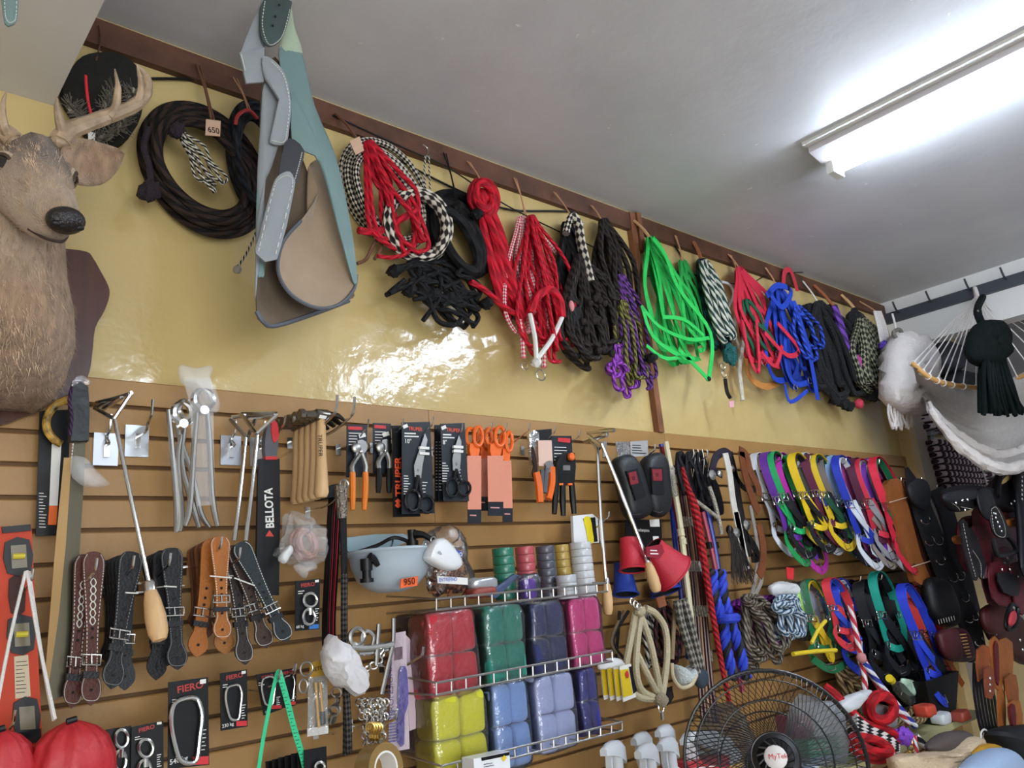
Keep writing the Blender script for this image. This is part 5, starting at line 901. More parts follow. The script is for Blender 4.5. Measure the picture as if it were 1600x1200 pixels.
hook(620, 1108, .26, 'chrome hook carrying the curb chains', .004); hook(662, 1010, .24, 'chrome hook between the comb packs and the red bandages', .004); hook(545, 1116, .2, 'steel hook below the white plastic bag', .004)
def comb(label, q, dep, x):
    t = T('comb_pack', label, 'comb', P(q[0][0], q[0][1], dep)); MB().plate(q, dep, .002).build('card', mat('white_pink_card', '#d3bcc6', .5), t, False)
    if x:
        PU = mat('purple_comb', '#4a35a0', .35); MB().plate([(q[0][0]+2, q[0][1]+22), (q[1][0]-5, q[1][1]+24), (q[1][0]-5, q[1][1]+44), (q[0][0]+2, q[0][1]+42)], dep+.001, .001).build('maroon_print', mat('maroon_print', '#5a1830', .5), t, False)
        MB().plate([(624, 1050), (630, 1041), (636, 1048), (638, 1100), (632, 1118), (632, 1162), (622, 1160), (622, 1110)], dep+.008, .005, 2).build('handle', PU, t)
        for i in range(11): MB().plate([(608, 1112+i*4.6), (628, 1109+i*4.6), (628, 1111+i*4.6), (608, 1114+i*4.6)], dep+.008, .004).build('tooth', PU, t, False)
        text(t, 'PROFESIONAL', P(616, 1118, dep+.0015), UZ, -UX, .022, mat('violet_print', '#4a3a78', .5)); MB().plate(q, dep+.014, .0008).build('clear_sleeve', FILM, t, False)
comb('purple comb in a clear pack below the curb bit', [(614, 990), (634, 986), (640, 1170), (606, 1176)], .2, True); comb('white pink printed pack behind the purple comb', [(632, 990), (642, 1000), (672, 1130), (640, 1142)], .15, False)
t = T('packing_tape', 'brown packing tape roll with a white core at the bottom edge', 'tape', P(590, 1195, .3)); c = P(592, 1202, .3); ax = V((.25, -1, .1)).normalized(); R_ = 38*S(592, 1200, .3)
MB().lathe([(R_*.68, -.024), (R_, -.024), (R_, .024), (R_*.68, .024), (R_*.68, -.024)], c, ax, 32).build('tape', mat('brown_tape', '#8a6f42', .25), t); MB().lathe([(R_*.6, -.024), (R_*.68, -.024), (R_*.68, .0245), (R_*.6, .0245), (R_*.6, -.024)], c, ax, 32).build('core', WHITE, t)
# ---- yellow packets, flower card
for i in range(4):
    t = T('seed_packet', 'yellow printed packet, front of the small bunch' if i == 3 else 'yellow printed packet, %s from left in the small bunch by the basket' % ORD[i], 'packet', P(945+i*9, 1040, .2+i*.01), 'yellow printed packets'); x = 938+i*10
    MB().plate([(x, 1038+i), (x+18, 1034+i), (x+26, 1086+i), (x+6, 1094+i)], .18+i*.015, .003).build('packet', WHITE, t, False); MB().plate([(x+1, 1044+i), (x+14, 1042+i), (x+21, 1082+i), (x+6, 1087+i)], .1815+i*.015, .001).build('yellow_print', mat('yellow_print', '#d8b81c', .45), t, False)
    if i == 3: MB().plate([(x+15, 1042), (x+19, 1041), (x+27, 1080), (x+22, 1084)], .182+i*.015, .001).build('black_print', BLACK, t, False); MB().ball(P(x+12, 1054, .23), .008, .001, .012, n=6).build('red_print', RED, t)
one('plastic_bag', baggy('', '', [(934, 1036), (950, 1028), (968, 1030), (972, 1040), (950, 1044), (936, 1046)], .23, .03, FILM), mat('white_film', '#eef0f0', .3, alpha=.7), 'frosted film over the top of the yellow packets', 'plastic bag')
t = T('flower_card', 'white package with a yellow flower print above the white tape rolls', 'card', P(915, 825, .12)); MB().plate([(895, 806), (926, 803), (934, 810), (936, 848), (897, 850)], .12, .012, 1).build('package', WP, t, False); MB().plate([(911, 810), (930, 808), (934, 846), (922, 848)], .1215, .001).build('black_print', BLACK, t, False)
MB().plate([(912, 810), (922, 808), (926, 830), (928, 847), (920, 848), (916, 828)], .123, .001, 2).build('yellow_flower', mat('bright_yellow', '#e8d31c', .5), t); hook(952, 799, .2, 'chrome hook holding the flower printed package')
# ================================================================ slatted wall, right half
def pillow(px, dep, th, e=.55, seed=None, amp=0):
    """padded solid: outline swollen front and back"""
    o = spline(PP(px, dep), 4, True); c = sum(o, V())/len(o); rr = []
    for a in range(-5, 6):
        f = math.cos(a/5*math.pi/2*.97); rr.append([c + (p-c)*max(.05, f**e) + UY*(math.sin(a/5*math.pi/2)*th/2) for p in o])
    mb = MB().loft(rr)
    if amp: mb.jitter(amp, 25, seed or 1)
    return mb
PAD = mat('black_neoprene', '#15171a', .5, bump=.15, bscale=120)
def boot(label, px, strp, patch, dep):
    t = T('leg_boot', label, 'horse boot', P(px[0][0], px[0][1], dep), 'black leg boots'); pillow(px, dep, .075, .35).build('shell', PAD, t, ang=70); sp_ = MB().plate(strp, dep+.044, .008, 1).build('strap', nyl('#101114'), t, False); MB().plate(patch, dep+.046, .003).build('patch', mat('red_patch', '#7c1c26', .5), sp_, False)
    x = (patch[0][0]+patch[2][0])/2; y = (patch[0][1]+patch[2][1])/2; MB().ring(P(x, y, dep+.047), .006, .0012).build('emblem', BLACK, t); stitches(t, [(a+(x-a)*.12, b+(y-b)*.12) for a, b in px[3:8]], dep+.03, mat('grey_thread', '#5c6064', .6), .8)
boot('black padded leg boot tilted beside the branding iron', [(958, 722), (972, 711), (986, 713), (998, 735), (1008, 770), (1014, 800), (1002, 811), (984, 812), (976, 795), (968, 758)], [(979, 736), (996, 732), (1010, 775), (994, 782)], [(982, 739), (994, 736), (998, 755), (986, 758)], .16)
boot('black padded leg boot standing upright beside the canes', [(1004, 722), (1014, 710), (1030, 708), (1038, 724), (1042, 770), (1043, 795), (1034, 808), (1020, 806), (1012, 790), (1006, 760)], [(1017, 730), (1036, 730), (1038, 772), (1020, 772)], [(1019, 733), (1034, 733), (1035, 751), (1021, 751)], .16)
t = T('boot_header', 'clear and white printed hanger above the black leg boots', 'packaging', P(985, 700, .14)); MB().plate([(962, 690), (983, 690), (985, 716), (966, 716)], .14, .004).build('clear_hanger', FILM, t, False); MB().plate([(985, 690), (1012, 688), (1013, 712), (986, 714)], .13, .003).build('printed_card', mat('grey_print_card', '#a8a8a8', .4), t, False); lines(t, 988, 695, 1010, .1315, 4, 4, BLACK, 1.2)
t = T('boot_card', 'black hanging card with a punched window above the red bell boots', 'packaging', P(1005, 830, .1)); MB().plate([(977, 812), (1033, 812), (1036, 872), (980, 872)], .1, .003).build('card', CARD, t, False); MB().plate([(1015, 812), (1030, 811), (1031, 823), (1016, 823)], .1015, .001).build('white_square', WHITE, t, False); ptext(t, 'prochampions', 994, 830, .1015, 5, WHITE, -3, squeeze=.8); MB().plate([(1020, 838), (1029, 838), (1030, 845), (1021, 845)], .1015, .001).build('white_frame', WHITE, t, False)
def bell(label, top, bot, rt, rb, dep, col, ten=.8):
    a, b = P(*top, dep), P(*bot, dep+.02); ax = (b-a); L = ax.length; ax.normalize(); k = S(*top, dep); x = ax.cross(UY).normalized(); y = ax.cross(x); t = T('bell_boot', label, 'bell boot', a, 'bell boots'); n = 28
    prof = ((0, 1.0, .0), (.05, 1.04, 0), (.3, 1.02, 0), (.6, 1.12, 0), (1, 1, 1))
    rr = []
    for f in (0, .06, .2, .4, .65, .9, 1): r = (rt+(rb-rt)*f**1.3)*k; rr.append([a+ax*L*f+(x*math.cos(u)+y*math.sin(u)*ten)*r for u in [math.tau*i/n for i in range(n)]])
    inn = [[p+(a+ax*L*fi-p)*.09 for p in r] for r, fi in zip(rr, (0, .06, .2, .4, .65, .9, 1))]
    MB().loft(rr+inn[::-1], False).build('shell', mat('neoprene_'+col, col, .55, bump=.15, bscale=150), t, ang=60); MB().loft([[p+(a+ax*L*fi-p)*.12 for p in r] for r, fi in zip(rr, (0, .06, .2, .4, .65, .9, 1))], False).build('lining', mat('black_lining', '#0a0a0b', .9), t); MB().tube(rr[-1], .004, 6, True, 1).build('binding', mat('binding_'+col, col, .6), t); return t
bell('blue bell boot lower left behind the red pair', (972, 882), (978, 928), 15, 22, .1, '#1a3a9c'); bell('blue bell boot mostly hidden behind the right red one', (1030, 900), (1040, 925), 22, 28, .08, '#1a3a9c')
bell('red bell boot on the left with its dark opening showing', (982, 842), (990, 890), 16, 24, .18, '#b3142a'); t = bell('larger red bell boot on the right with a closure patch', (1018, 856), (1052, 896), 22, 38, .2, '#b3142a')
MB().plate([(1010, 855), (1034, 850), (1038, 862), (1030, 874), (1011, 869)], .275, .006, 1).build('closure_patch', mat('dark_red_patch', '#8c1a2c', .5), t, False); lines(t, 1016, 859, 1031, .2765, 2, 5, WHITE, 2)
# ---- canes and whips
def cane(label, pts, r, m, knobs=(), tip=None, dep=.14, name='cane', cat='cane', rads=None):
    t = T(name, label, cat, P(pts[0][0], pts[0][1], dep), 'canes and riding whips in a row'); k = S(*pts[0][:2], dep); MB().tube(PP(pts, dep), [q*k for q in rads] if rads else r*k, 8).build('shaft', m, t)
    for (a, b, l, mm) in knobs: p = P(a, b, dep); d = (P(*pts[-1][:2], dep)-P(*pts[0][:2], dep)).normalized(); MB().lathe([(r*k, -l*k), (r*k*1.35, -l*k*.8), (r*k*1.2, 0), (r*k*1.35, l*k*.8), (r*k, l*k)], p, d, 10).build('ferrule', mm, t)
    return t
MOS = mat('silver_mosaic', '#b9b4a4', .3, .8, bump=1, bscale=160); CREAM = mat('cream_cane', '#cfc7a4', .4); REDC = rope('red_weave', '#b41a22', '#6e0c12', 3, .8); BRC = mat('brown_cane', '#4a2018', .3); BLC = mat('blue_cane', '#1c3aa0', .35)
cane('blue cane with a cream patterned neck, leftmost of the canes', [(1033, 694), (1044, 760), (1050, 800), (1055, 850), (1068, 960), (1076, 1030)], 4, BLC, ((1043, 765, 16, MOS),), dep=.1)
cane('cream cane with silver mosaic neck', [(1040, 690), (1053, 760), (1063, 820), (1072, 900), (1084, 1000)], 4.4, CREAM, ((1051, 752, 24, MOS), (1064, 832, 6, CREAM), (1067, 846, 5, CREAM)), dep=.17)
cane('maroon cane between the cream and brown ones', [(1034, 698), (1056, 800), (1070, 900), (1084, 1020), (1090, 1070)], 3.6, mat('maroon_cane', '#7a1420', .35), dep=.13)
for i in range(5): cane(('thin brown cane with silver joints, %s of the middle canes from left' % ORD[i], 'slim tan cane behind the red woven whip')[i == 2], [(1060+i*4, 742+i*3), (1072+i*4, 830), (1084+i*4, 930), (1092+i*5, 1060), (1098+i*6, 1130)], 2.8, BRC if i != 2 else mat('tan_cane', '#a07a58', .4), tuple((1070+i*4+j*8, 815+j*70, 8, MOS) for j in range(4)), dep=.12+.012*i)
cane('red woven riding whip with a thick grip, in front of the brown canes', [(1066, 730), (1074, 760), (1086, 795), (1099, 870), (1110, 940), (1128, 1040), (1140, 1100)], 4.6, REDC, ((1101, 880, 8, REDC),), dep=.22, name='riding_whip', cat='whip', rads=(3, 4, 7, 6, 5, 4, 3.5))
cane('pink red cane leaning behind the blue braided lead', [(1098, 800), (1112, 860), (1124, 920), (1138, 990), (1160, 1080)], 4, mat('rose_cane', '#9c3048', .4), ((1108, 852, 5, BLACK),), dep=.16); cane('blue cane right of the red woven whip', [(1104, 795), (1116, 850), (1124, 900), (1132, 950)], 4, BLC, ((1118, 852, 5, BLACK),), dep=.15)
cane('silver beaded whip handle crossing over the canes', [(1086, 782), (1100, 792), (1120, 808)], 3.4, MOS, dep=.2, name='riding_whip', cat='whip'); cane('silver beaded whip hanging below the black straps', [(1108, 760), (1118, 790), (1128, 835)], 3.4, MOS, dep=.19, name='riding_whip', cat='whip')
for i in range(3): t = T('wrist_loops', ('black leather wrist loops above the cream canes', 'black leather wrist loops above the red woven whip', 'black leather wrist loops left of the dark browband')[i], 'strap', P(1060+i*16, 720, .15), 'wrist loops on the canes'); hank(MB(), (1062+i*15, 708), (1074+i*18, 770+i*12), 18, 4, 2, (.1, .18), 3, strapw=4).build('loop', lea('#17161a'), t)
t = T('black_tassels', 'black leather whip lashes hanging between red whip and silver bridle', 'whip', P(1100, 780, .1)); hank(MB(), (1095, 735), (1112, 812), 30, 7, 5, (.05, .13), 4, strapw=9).build('lash', lea('#121215'), t)
for x, y, lb in ((1106, 704, 'twisted wire hooks above the canes'), (1084, 706, 'wire hook holding the wrist loops'), (1024, 694, 'hook above the upright leg boot')): hook(x, y, .2, 'chrome ' + lb)
mb = MB(); [mb.tube(PP([(1083+i*7, 702), (1086+i*7, 720), (1082+i*8, 745)], .16), .0022, 5) for i in range(4)]; one('wire_hooks', mb, STEEL, 'twisted steel wires dangling above the black lashes', 'wire')
# ---- bridles
def bridle(label, col, path, w, conch, dep, name='bridle'):
    t = T(name, label, 'bridle', P(path[0][0][0], path[0][0][1], dep), 'leather bridles beside the canes')
    for p in path: strap(MB(), p, w, dep, .004).build('strap', lea(col), t)
    for a, b, r in conch: MB().lathe([(r, 0), (r*.9, .004), (r*.5, .008), (0, .01)], P(a, b, dep+.006), (0, -1, 0), 14).build('concho', CHROME, t)
    return t
bridle('white leather bridle with a brass concho on its cheek', '#c9c4ba', [[(1133, 708), (1140, 740), (1145, 780), (1155, 830), (1162, 870), (1168, 890)], [(1150, 800), (1160, 850), (1168, 885)]], 9, [(1151, 832, .022)], .22)
bridle('black leather bridle with silver studs and round conchos', '#1d1a1a', [[(1140, 706), (1148, 740), (1156, 790), (1164, 830), (1172, 870)], [(1146, 736), (1158, 758), (1172, 766), (1184, 760), (1178, 735)], [(1160, 830), (1176, 850), (1184, 870), (1174, 872)]], 9, [(1143, 732, .018), (1167, 820, .024)], .2)
bridle('brown and white leather crown straps looped over the hook', '#6a3b20', [[(1155, 704), (1166, 712), (1172, 735), (1184, 760), (1186, 775)], [(1158, 706), (1164, 740), (1176, 780), (1186, 800)], [(1186, 820), (1192, 850), (1192, 880), (1186, 900)]], 10, [], .24)
bridle('dark purple striped browband with silver bosses', '#2a2430', [[(1112, 740), (1118, 715), (1132, 706), (1142, 712)], [(1108, 742), (1118, 738), (1128, 742)]], 11, [(1113, 742, .022), (1124, 740, .014)], .21)
bridle('grey white leather reins hanging under the brown straps', '#8f8880', [[(1172, 790), (1180, 830), (1184, 870), (1180, 905), (1172, 940)], [(1184, 880), (1190, 905), (1180, 930), (1172, 960)]], 5, [], .16)
t = T('horsehair_tassel', 'dark grey horsehair tassel hanging below the white bridle', 'tassel', P(1155, 870, .22)); mb = MB()
for i in range(150): a = P(1140+rng(-3, 6), 832+rng(-4, 4), .22+rng(-.01, .01)); b = P(1162+rng(-20, 18), 902+rng(-14, 12), .21+rng(-.03, .03)); mb.tube([a, (a+b)/2+V((0, -.006, .006)), b], .0011, 4, sub=2)
o_ = mb.build('hair', mat('horse_hair', '#332e2c', .5), t); o_['kind'] = 'stuff'; MB().ball(P(1140, 828, .22), .016, .014, .02, n=8).build('knot', BLACK, t)
# ---- colourful halters
def halter(label, x, y, yb, c1, c2, dep, lean=.33, w=9, spread=26, nose=True, metal=CHROME, grp='nylon halters on the right half of the slatted wall'):
    """crown strap looped over the hook, two cheek straps, noseband and throat strap with rings"""
    t = T('nylon_halter', label, 'halter', P(x, y, dep), grp); Hh = yb-y; L = lambda f, dx=0, dd=0: (x+lean*Hh*f+dx, y+Hh*f, dep+dd); j = lambda: rng(-3, 3)
    w = w*1.2; strap(MB(), [L(.42, -7, .03), L(.2, -9, .03), L(.06, -7, .02), L(0, 1, 0), L(.05, 10, -.02), L(.2, 17, -.03), L(.42, 22, -.03)], w*1.15, dep, .003, [V((.75, -.65, 0)), V((.7, -.7, 0)), V((.25, -.95, 0)), V((.1, -1, 0)), V((.1, -1, 0)), V((.5, -.8, 0)), V((.75, -.65, 0))]).build('crown_strap', nyl(c1), t)
    strap(MB(), [L(.42, -4, .024), L(.2, -7, .024), L(.065, -3, .015), L(.02, 3, 0), L(.065, 9, -.015), L(.2, 15, -.025)], w*.8, dep, .003, [V((.7, -.7, 0))]*6).build('lining', nyl(c2), t)
    for sx, dd in ((-7, .03), (20, -.02)): ck = strap(MB(), [L(.42, sx, dd), L(.56, sx+j(), dd+.01), L(.72, sx+j(), dd)], w*.9, dep, .003).build('cheek_strap', nyl(c1), t); MB().ring(P(*L(.43, sx, dd+.008)), .015, .003, m=12).build('ring', metal, ck); MB().ring(P(*L(.73, sx, dd+.008)), .017, .003, m=12).build('ring', metal, ck)
    if nose: strap(MB(), [L(.73, -9, .035), L(.83, -spread*.5, .06), L(.95, -spread*.15, .07), L(1, spread*.3, .06), L(.93, spread*.8, .02), L(.8, spread*.95, -.01), L(.72, 20, -.03)], w, dep, .003).build('noseband', nyl(c2 if random.random() < .35 else c1), t); strap(MB(), [L(.74, -6, .03), L(.77, 6, .05), L(.74, 19, .0)], w*.8, dep, .003).build('chin_strap', nyl(c1), t); MB().tube(PP([L(.95, 0, .072), L(.93, spread*.35, .07), L(1.0, spread*.4, .07), L(1.02, spread*.08, .07)]), .0022, 5, True, 1).build('buckle', metal, t)
    strap(MB(), [L(.45, -5, .035), L(.58, 4, .05), L(.72, 16, .02)], w*.7, dep, .003).build('throat_strap', nyl(c2), t)
    for q in range(2):
        a_, b_ = rng(-10, 6), rng(4, 24); strap(MB(), [L(.4, a_, .02), L(.6, (a_+b_)/2+j(), .04), L(.8, b_, .02), L(.9, b_+rng(-10, 10), .03)], w*.75, dep, .003).build('side_strap', nyl((c1, '#17181c', c2)[random.randrange(3)]), t)
    MB().tube(PP([L(.4, -13, .05), L(.4, 1, .05), L(.47, 1, .05), L(.47, -13, .05)]), .0024, 5, True, 1).build('crown_buckle', metal, t)
    return t
HL = [('white and grey halter just right of the leather bridles', 1180, 708, 865, '#c8ccd2', '#8a8078'), ('purple halter with green lining beside the leather bridles', 1196, 707, 880, '#5f2a8c', '#1f8a4a'), ('bright green and black halter with red buckle strap', 1206, 706, 868, '#1f9a56', '#15171a'), ('violet and magenta halter with a large noseband', 1216, 708, 892, '#b02a9a', '#7c3ab8'), ('green halter with yellow stripe behind the violet one', 1232, 710, 850, '#2c8a44', '#c8b02a'),
      ('yellow and black halter with long yellow noseband', 1240, 708, 860, '#d8b41e', '#1a1a1c'), ('white and royal blue halter next to the yellow one', 1252, 708, 862, '#d4d8de', '#26389c'), ('maroon halter behind the yellow ones', 1262, 710, 850, '#5a2038', '#27306a'), ('yellow and green halter with brown crown strap', 1272, 710, 856, '#d2b024', '#1f4a34'), ('taupe grey halter with dark green lining', 1284, 712, 868, '#6e645e', '#1f3a30'),
      ('light blue halter with black stripe in the middle of the row', 1296, 712, 880, '#8fb0d8', '#17181c'), ('royal blue halter with white crown strap and blue buckle', 1308, 712, 886, '#2436a4', '#d0d4dc'), ('pink and blue halter in the tight middle bunch', 1318, 714, 876, '#b04a90', '#2c3ca8'), ('maroon halter with grey noseband', 1332, 716, 884, '#4e1c34', '#8a8078'), ('red and grey halter behind the red and green one', 1340, 717, 872, '#c02c40', '#8c8a8e'), ('purple halter with pink edging near the right end', 1350, 717, 880, '#6a2c9a', '#c85aa8'), ('white halter with maroon lining near the right end', 1356, 717, 890, '#d2d0d4', '#5a2038'), ('bright red and green halter at the right end of the row', 1366, 714, 893, '#c8243c', '#1c6a44')]
for i, (lb, x, y, yb, a, b) in enumerate(HL): halter(lb, x, y, yb, a, b, .1+.06*((i*7) % 3)/2+.02*(i % 2), spread=24)
for x, y, lb in ((1222, 710, 'violet'), (1266, 712, 'yellow'), (1322, 716, 'blue'), (1374, 718, 'red and green')): hook(x, y, .2, 'chrome hook carrying the %s halters' % lb)
one('red_tag', MB().plate([(1229, 886), (1241, 888), (1240, 906), (1230, 904)], .2, .003, 1), RED, 'small red price tag hanging below the magenta halter', 'tag', smooth=False)
# ---- leather roll and cinches
t = T('leather_roll', 'rolled tan leather cinch tied with pale string at the right end', 'leather cinch', P(1420, 830, .2)); MB().plate([(1385, 757), (1398, 748), (1408, 752), (1422, 800), (1440, 870), (1455, 905), (1448, 912), (1430, 908), (1412, 850), (1395, 795)], .24, .03, 2).build('outer_wrap', lea('#8a5128'), t)
for i in range(4): strap(MB(), [(1404+i*3, 750+i, .2-i*.02), (1420+i*3, 800, .2-i*.02), (1440+i*3, 870, .2-i*.02), (1454+i*3, 908, .2-i*.02)], 10, .2, .005, UY).build('layer', lea(('#4a2c22', '#6a4028', '#3a2420', '#5a3424')[i]), t)
for a, b in (((1390, 785), (1418, 777)), ((1424, 886), (1456, 876))): MB().tube(PP([a, b], .25), .0025, 5, sub=1).build('string', mat('pale_string', '#d2b8a0', .7), t)
t = T('girth', 'wide black girth with paired D rings hanging at the right end', 'girth', P(1480, 880, .24)); strap(MB(), [(1432, 752, .2), (1440, 790, .24), (1462, 850, .26), (1490, 920, .26), (1518, 980, .26), (1528, 1030, .25)], 32, .24, .02).build('band', mat('black_canvas', '#15161b', .7, bump=.3, bscale=200), t)
pillow([(1418, 762), (1430, 748), (1446, 752), (1452, 775), (1446, 796), (1428, 786)], .28, .05).build('fold', mat('black_canvas', '#15161b', .7), t)
for a, b in ((1446, 812), (1453, 845), (1467, 844), (1470, 875), (1490, 902), (1501, 899), (1508, 933), (1515, 966), (1524, 962), (1530, 1002)): MB().tube([P(a+7*math.cos(u), b+7*math.sin(u), .295) for u in [math.radians(-60+i*30) for i in range(9)]], .0035, 6).build('d_ring', CHROME, t)
t = T('girth', 'second black girth with a folded flap behind the ringed one', 'girth', P(1460, 800, .12)); strap(MB(), [(1462, 764, .14), (1478, 800, .16), (1500, 880, .17), (1520, 960, .17)], 26, .14, .015).build('band', mat('blue_black_canvas', '#1a1d26', .7, bump=.3, bscale=200), t)
hook(1408, 746, .24, 'hook inside the rolled tan leather cinch'); hook(1440, 746, .22, 'hook above the black ringed girth'); hook(1464, 758, .16, 'hook behind the fold of the second black girth')
# ---- second row: rope halters, leads
RB = mat('rawhide', '#b7ab8c', .6, bump=.5, bscale=120, var=.15)
t = T('rawhide_hackamore', 'cream rawhide hackamore with a knotted heel and ring', 'hackamore', P(1010, 1000, .2))
for pts in ([(993, 955), (985, 1000), (978, 1045), (984, 1075), (1000, 1090), (1025, 1092)], [(1002, 958), (996, 1000), (994, 1050), (1004, 1080), (1030, 1093)], [(1000, 958), (1015, 1000), (1026, 1050), (1033, 1092)], [(1008, 950), (1026, 960), (1040, 985), (1042, 1030), (1034, 1092)], [(995, 1020), (1010, 1050), (1028, 1085)]): trope(MB(), pts, 5.4, .2, 8).build('noseband', RB, t)
MB().ball(P(1033, 1094, .22), .024, n=9, bumpy=.2).build('heel_knot', mat('braided_knot', '#a89a80', .6, bump=1, bscale=200), t); MB().ring(P(1033, 1106, .22), .014, .003).build('ring', CHROME, t); MB().tube(PP([(1034, 1112), (1035, 1125)], .22), .006, 6).build('snap', STEEL, t)
MB().ball(P(1000, 955, .22), .022, .02, .018, n=8, bumpy=.3).build('crown_knot', RB, t); mb = MB(); [mb.ring(P(988+i*5, 940+i*4, .23), .011, .003) for i in range(3)]; o_ = mb.build('swivel_rings', CHROME, t); o_['kind'] = 'stuff'
for i, (a, b, c, lb) in enumerate(((968, 965, 972, 'black'), (975, 955, 978, 'tan'), (982, 958, 984, 'dark'))): one('slim_strap', trope(MB(), [(a, 955, .08), (b, 1000, .08), (a-6, 1030, .08)], 2.6, .08), lea(('#161518', '#7d6a50', '#2a2420')[i]), lb + ' slim cord hanging left of the rawhide hackamore', 'cord')
hank(mb := MB(), (1012, 955), (1020, 1040), 18, 4, 3.5, (.08, .13), 4); one('striped_cord', mb, rope('black_white_twist', '#b8b2a6', '#1a1512', 2, .6), 'black and white twisted cord inside the rawhide hackamore', 'cord')
t = T('mecate_bundle', 'maroon and brown knotted rope with tan leather tags', 'rope', P(1040, 960, .15)); hank(MB(), (1035, 940), (1050, 1040), 30, 6, 3.6, (.08, .16), 5).build('rope', rope('maroon_twist', '#4a2024', '#160b0c', 2, .6), t); MB().plate([(1026, 934), (1038, 930), (1042, 946), (1030, 950)], .2, .006, 1).build('leather_tag', lea('#8a5236'), t, False); MB().ball(P(1038, 1086, .12), .04, .03, .03, n=8, bumpy=.6).build('tuft', mat('dark_wool', '#1c1414', .95), t)
t = T('braided_reins', 'grey braided rope reins with a blue wrapped end', 'reins', P(1070, 980, .18)); GRB = rope('grey_braid', '#8e8a80', '#3e3b36', 3, .8, check=True)
trope(MB(), [(1058, 938), (1064, 970), (1076, 1010), (1090, 1055)], 6.5, .2, 9).build('rein', GRB, t); trope(MB(), [(1068, 936), (1080, 980), (1092, 1030), (1098, 1060)], 6.5, .17, 9).build('rein', GRB, t); pillow([(1088, 1050), (1100, 1046), (1104, 1066), (1096, 1076), (1088, 1068)], .2, .04).build('wrapped_end', mat('denim_wrap', '#2c3844', .8), t); trope(MB(), [(1055, 945), (1052, 990), (1050, 1030)], 3.6, .17).build('strap', lea('#8c7a5c'), t)
t = T('fleece_noseband', 'white fleece lined noseband with a tan leather edge', 'noseband', P(1068, 1060, .18)); pillow([(1052, 1038), (1060, 1048), (1070, 1050), (1080, 1040), (1086, 1055), (1076, 1070), (1062, 1068)], .18, .07, amp=.008).build('fleece', mat('white_fleece', '#cdd4d2', .95, bump=1, bscale=120), t); trope(MB(), [(1050, 1036), (1052, 1058), (1064, 1074), (1080, 1070), (1088, 1056)], 3, .21).build('leather_edge', mat('pale_leather', '#c0b08e', .6), t)
t = T('braided_lead', 'thick blue and black braided lead rope with a wrapped knot', 'lead rope', P(1135, 960, .22)); BB = rope('blue_black_braid', '#1f3ab8', '#0a0b12', 1, .3, -.1)
BM = mat('blue_nylon_cord', '#1f3ab8', .6, bump=.3, bscale=300); KM = mat('black_nylon_cord', '#0b0c12', .6)
for pts in ([(1113, 892), (1116, 930), (1130, 975), (1136, 1020), (1148, 1060)], [(1126, 892), (1131, 935), (1142, 975), (1154, 1010), (1166, 1060)]): braid(t, 'strand', pts, 5, 5, (BM, KM, BM), .22)
MB().ring(P(1136, 966, .23), .034, .018, (UX, UY), 8, 18).build('wrap_knot', BM, t)
R_GR = rope('grey_twist', '#7d7264', '#39332c', 3, .8)
t = T('rope_hank', 'hank of taupe twisted rope tied at the top', 'rope', P(1185, 980, .22)); hank(MB(), (1176, 938), (1204, 1036), 62, 8, 4, (.18, .26), 5, topw=22).build('rope', R_GR, t); coil(MB(), 1178, 938, 16, 8, 10, 3, 3.6, .25, .008, 2, 1).build('tie', R_GR, t)
t = T('rope_hank', 'purple rope hank behind the taupe one', 'rope', P(1185, 960, .12)); hank(MB(), (1180, 936), (1190, 1015), 84, 8, 4, (.08, .15), 5, topw=60).build('rope', rope('magenta_rope', '#8a2fa0', '#4a1460', 3, .7), t)
t = T('rope_hank', 'blue and white twisted rope hank bound round its middle', 'rope', P(1230, 960, .22)); hank(MB(), (1228, 932), (1234, 996), 38, 8, 4, (.18, .25), 3, topw=24).build('rope', rope('blue_white_rope', '#b8c4cc', '#37506a', 3, .7), t); coil(MB(), 1225, 950, 17, 8, 5, 3, 4, .27, .006, 1, 1).build('binding', rope('blue_white_rope', '#b8c4cc', '#37506a', 3, .7), t)
t = T('bagged_vest', 'lime green and grey item in a clear bag behind the blue rope', 'bag', P(1258, 955, .14)); pillow([(1240, 925), (1254, 918), (1268, 930), (1280, 965), (1276, 988), (1255, 990), (1244, 970)], .14, .06).build('grey_part', mat('grey_mesh', '#8b92a0', .7), t); pillow([(1242, 925), (1258, 922), (1262, 945), (1272, 975), (1266, 988), (1256, 965), (1246, 950)], .16, .04).build('lime_part', mat('lime_fabric', '#93cf28', .6), t); baggy('', '', [(1236, 915), (1256, 908), (1274, 925), (1286, 965), (1280, 996), (1250, 998), (1238, 960)], .15, .1, FILM, seed=9).build('clear_bag', FILM, t)
one('plastic_bag', baggy('', '', [(1204, 914), (1222, 910), (1240, 912), (1244, 928), (1220, 932), (1206, 928)], .18, .06, FILM, seed=11), mat('white_film', '#eef0f0', .3, alpha=.7), 'crumpled clear bag top above the blue and white rope', 'plastic bag')
t = halter('green halter with bright yellow padded noseband on the second row', 1262, 905, 1046, '#1d6a40', '#d2b022', .16, .2, 9, 40); MB().tube(PP([(1239, 1022), (1270, 1018), (1306, 1016)], .25), .009, 8).build('padded_noseband', mat('yellow_foam', '#d8bc28', .6), t); MB().tube(PP([(1268, 1005), (1278, 985), (1290, 970)], .25), .008, 8).build('padded_cheek', mat('yellow_foam', '#d8bc28', .6), t)
halter('red halter with blue lining and white crown on the second row', 1296, 903, 1012, '#c03038', '#2a44b0', .2, .25, 9, 26); halter('royal blue halter with white strap on the second row', 1308, 904, 1050, '#2238b0', '#c8ccd4', .14, .22, 10, 30); halter('navy halter with black lining on the second row', 1322, 906, 1030, '#1a2048', '#111214', .1, .22, 10, 26)
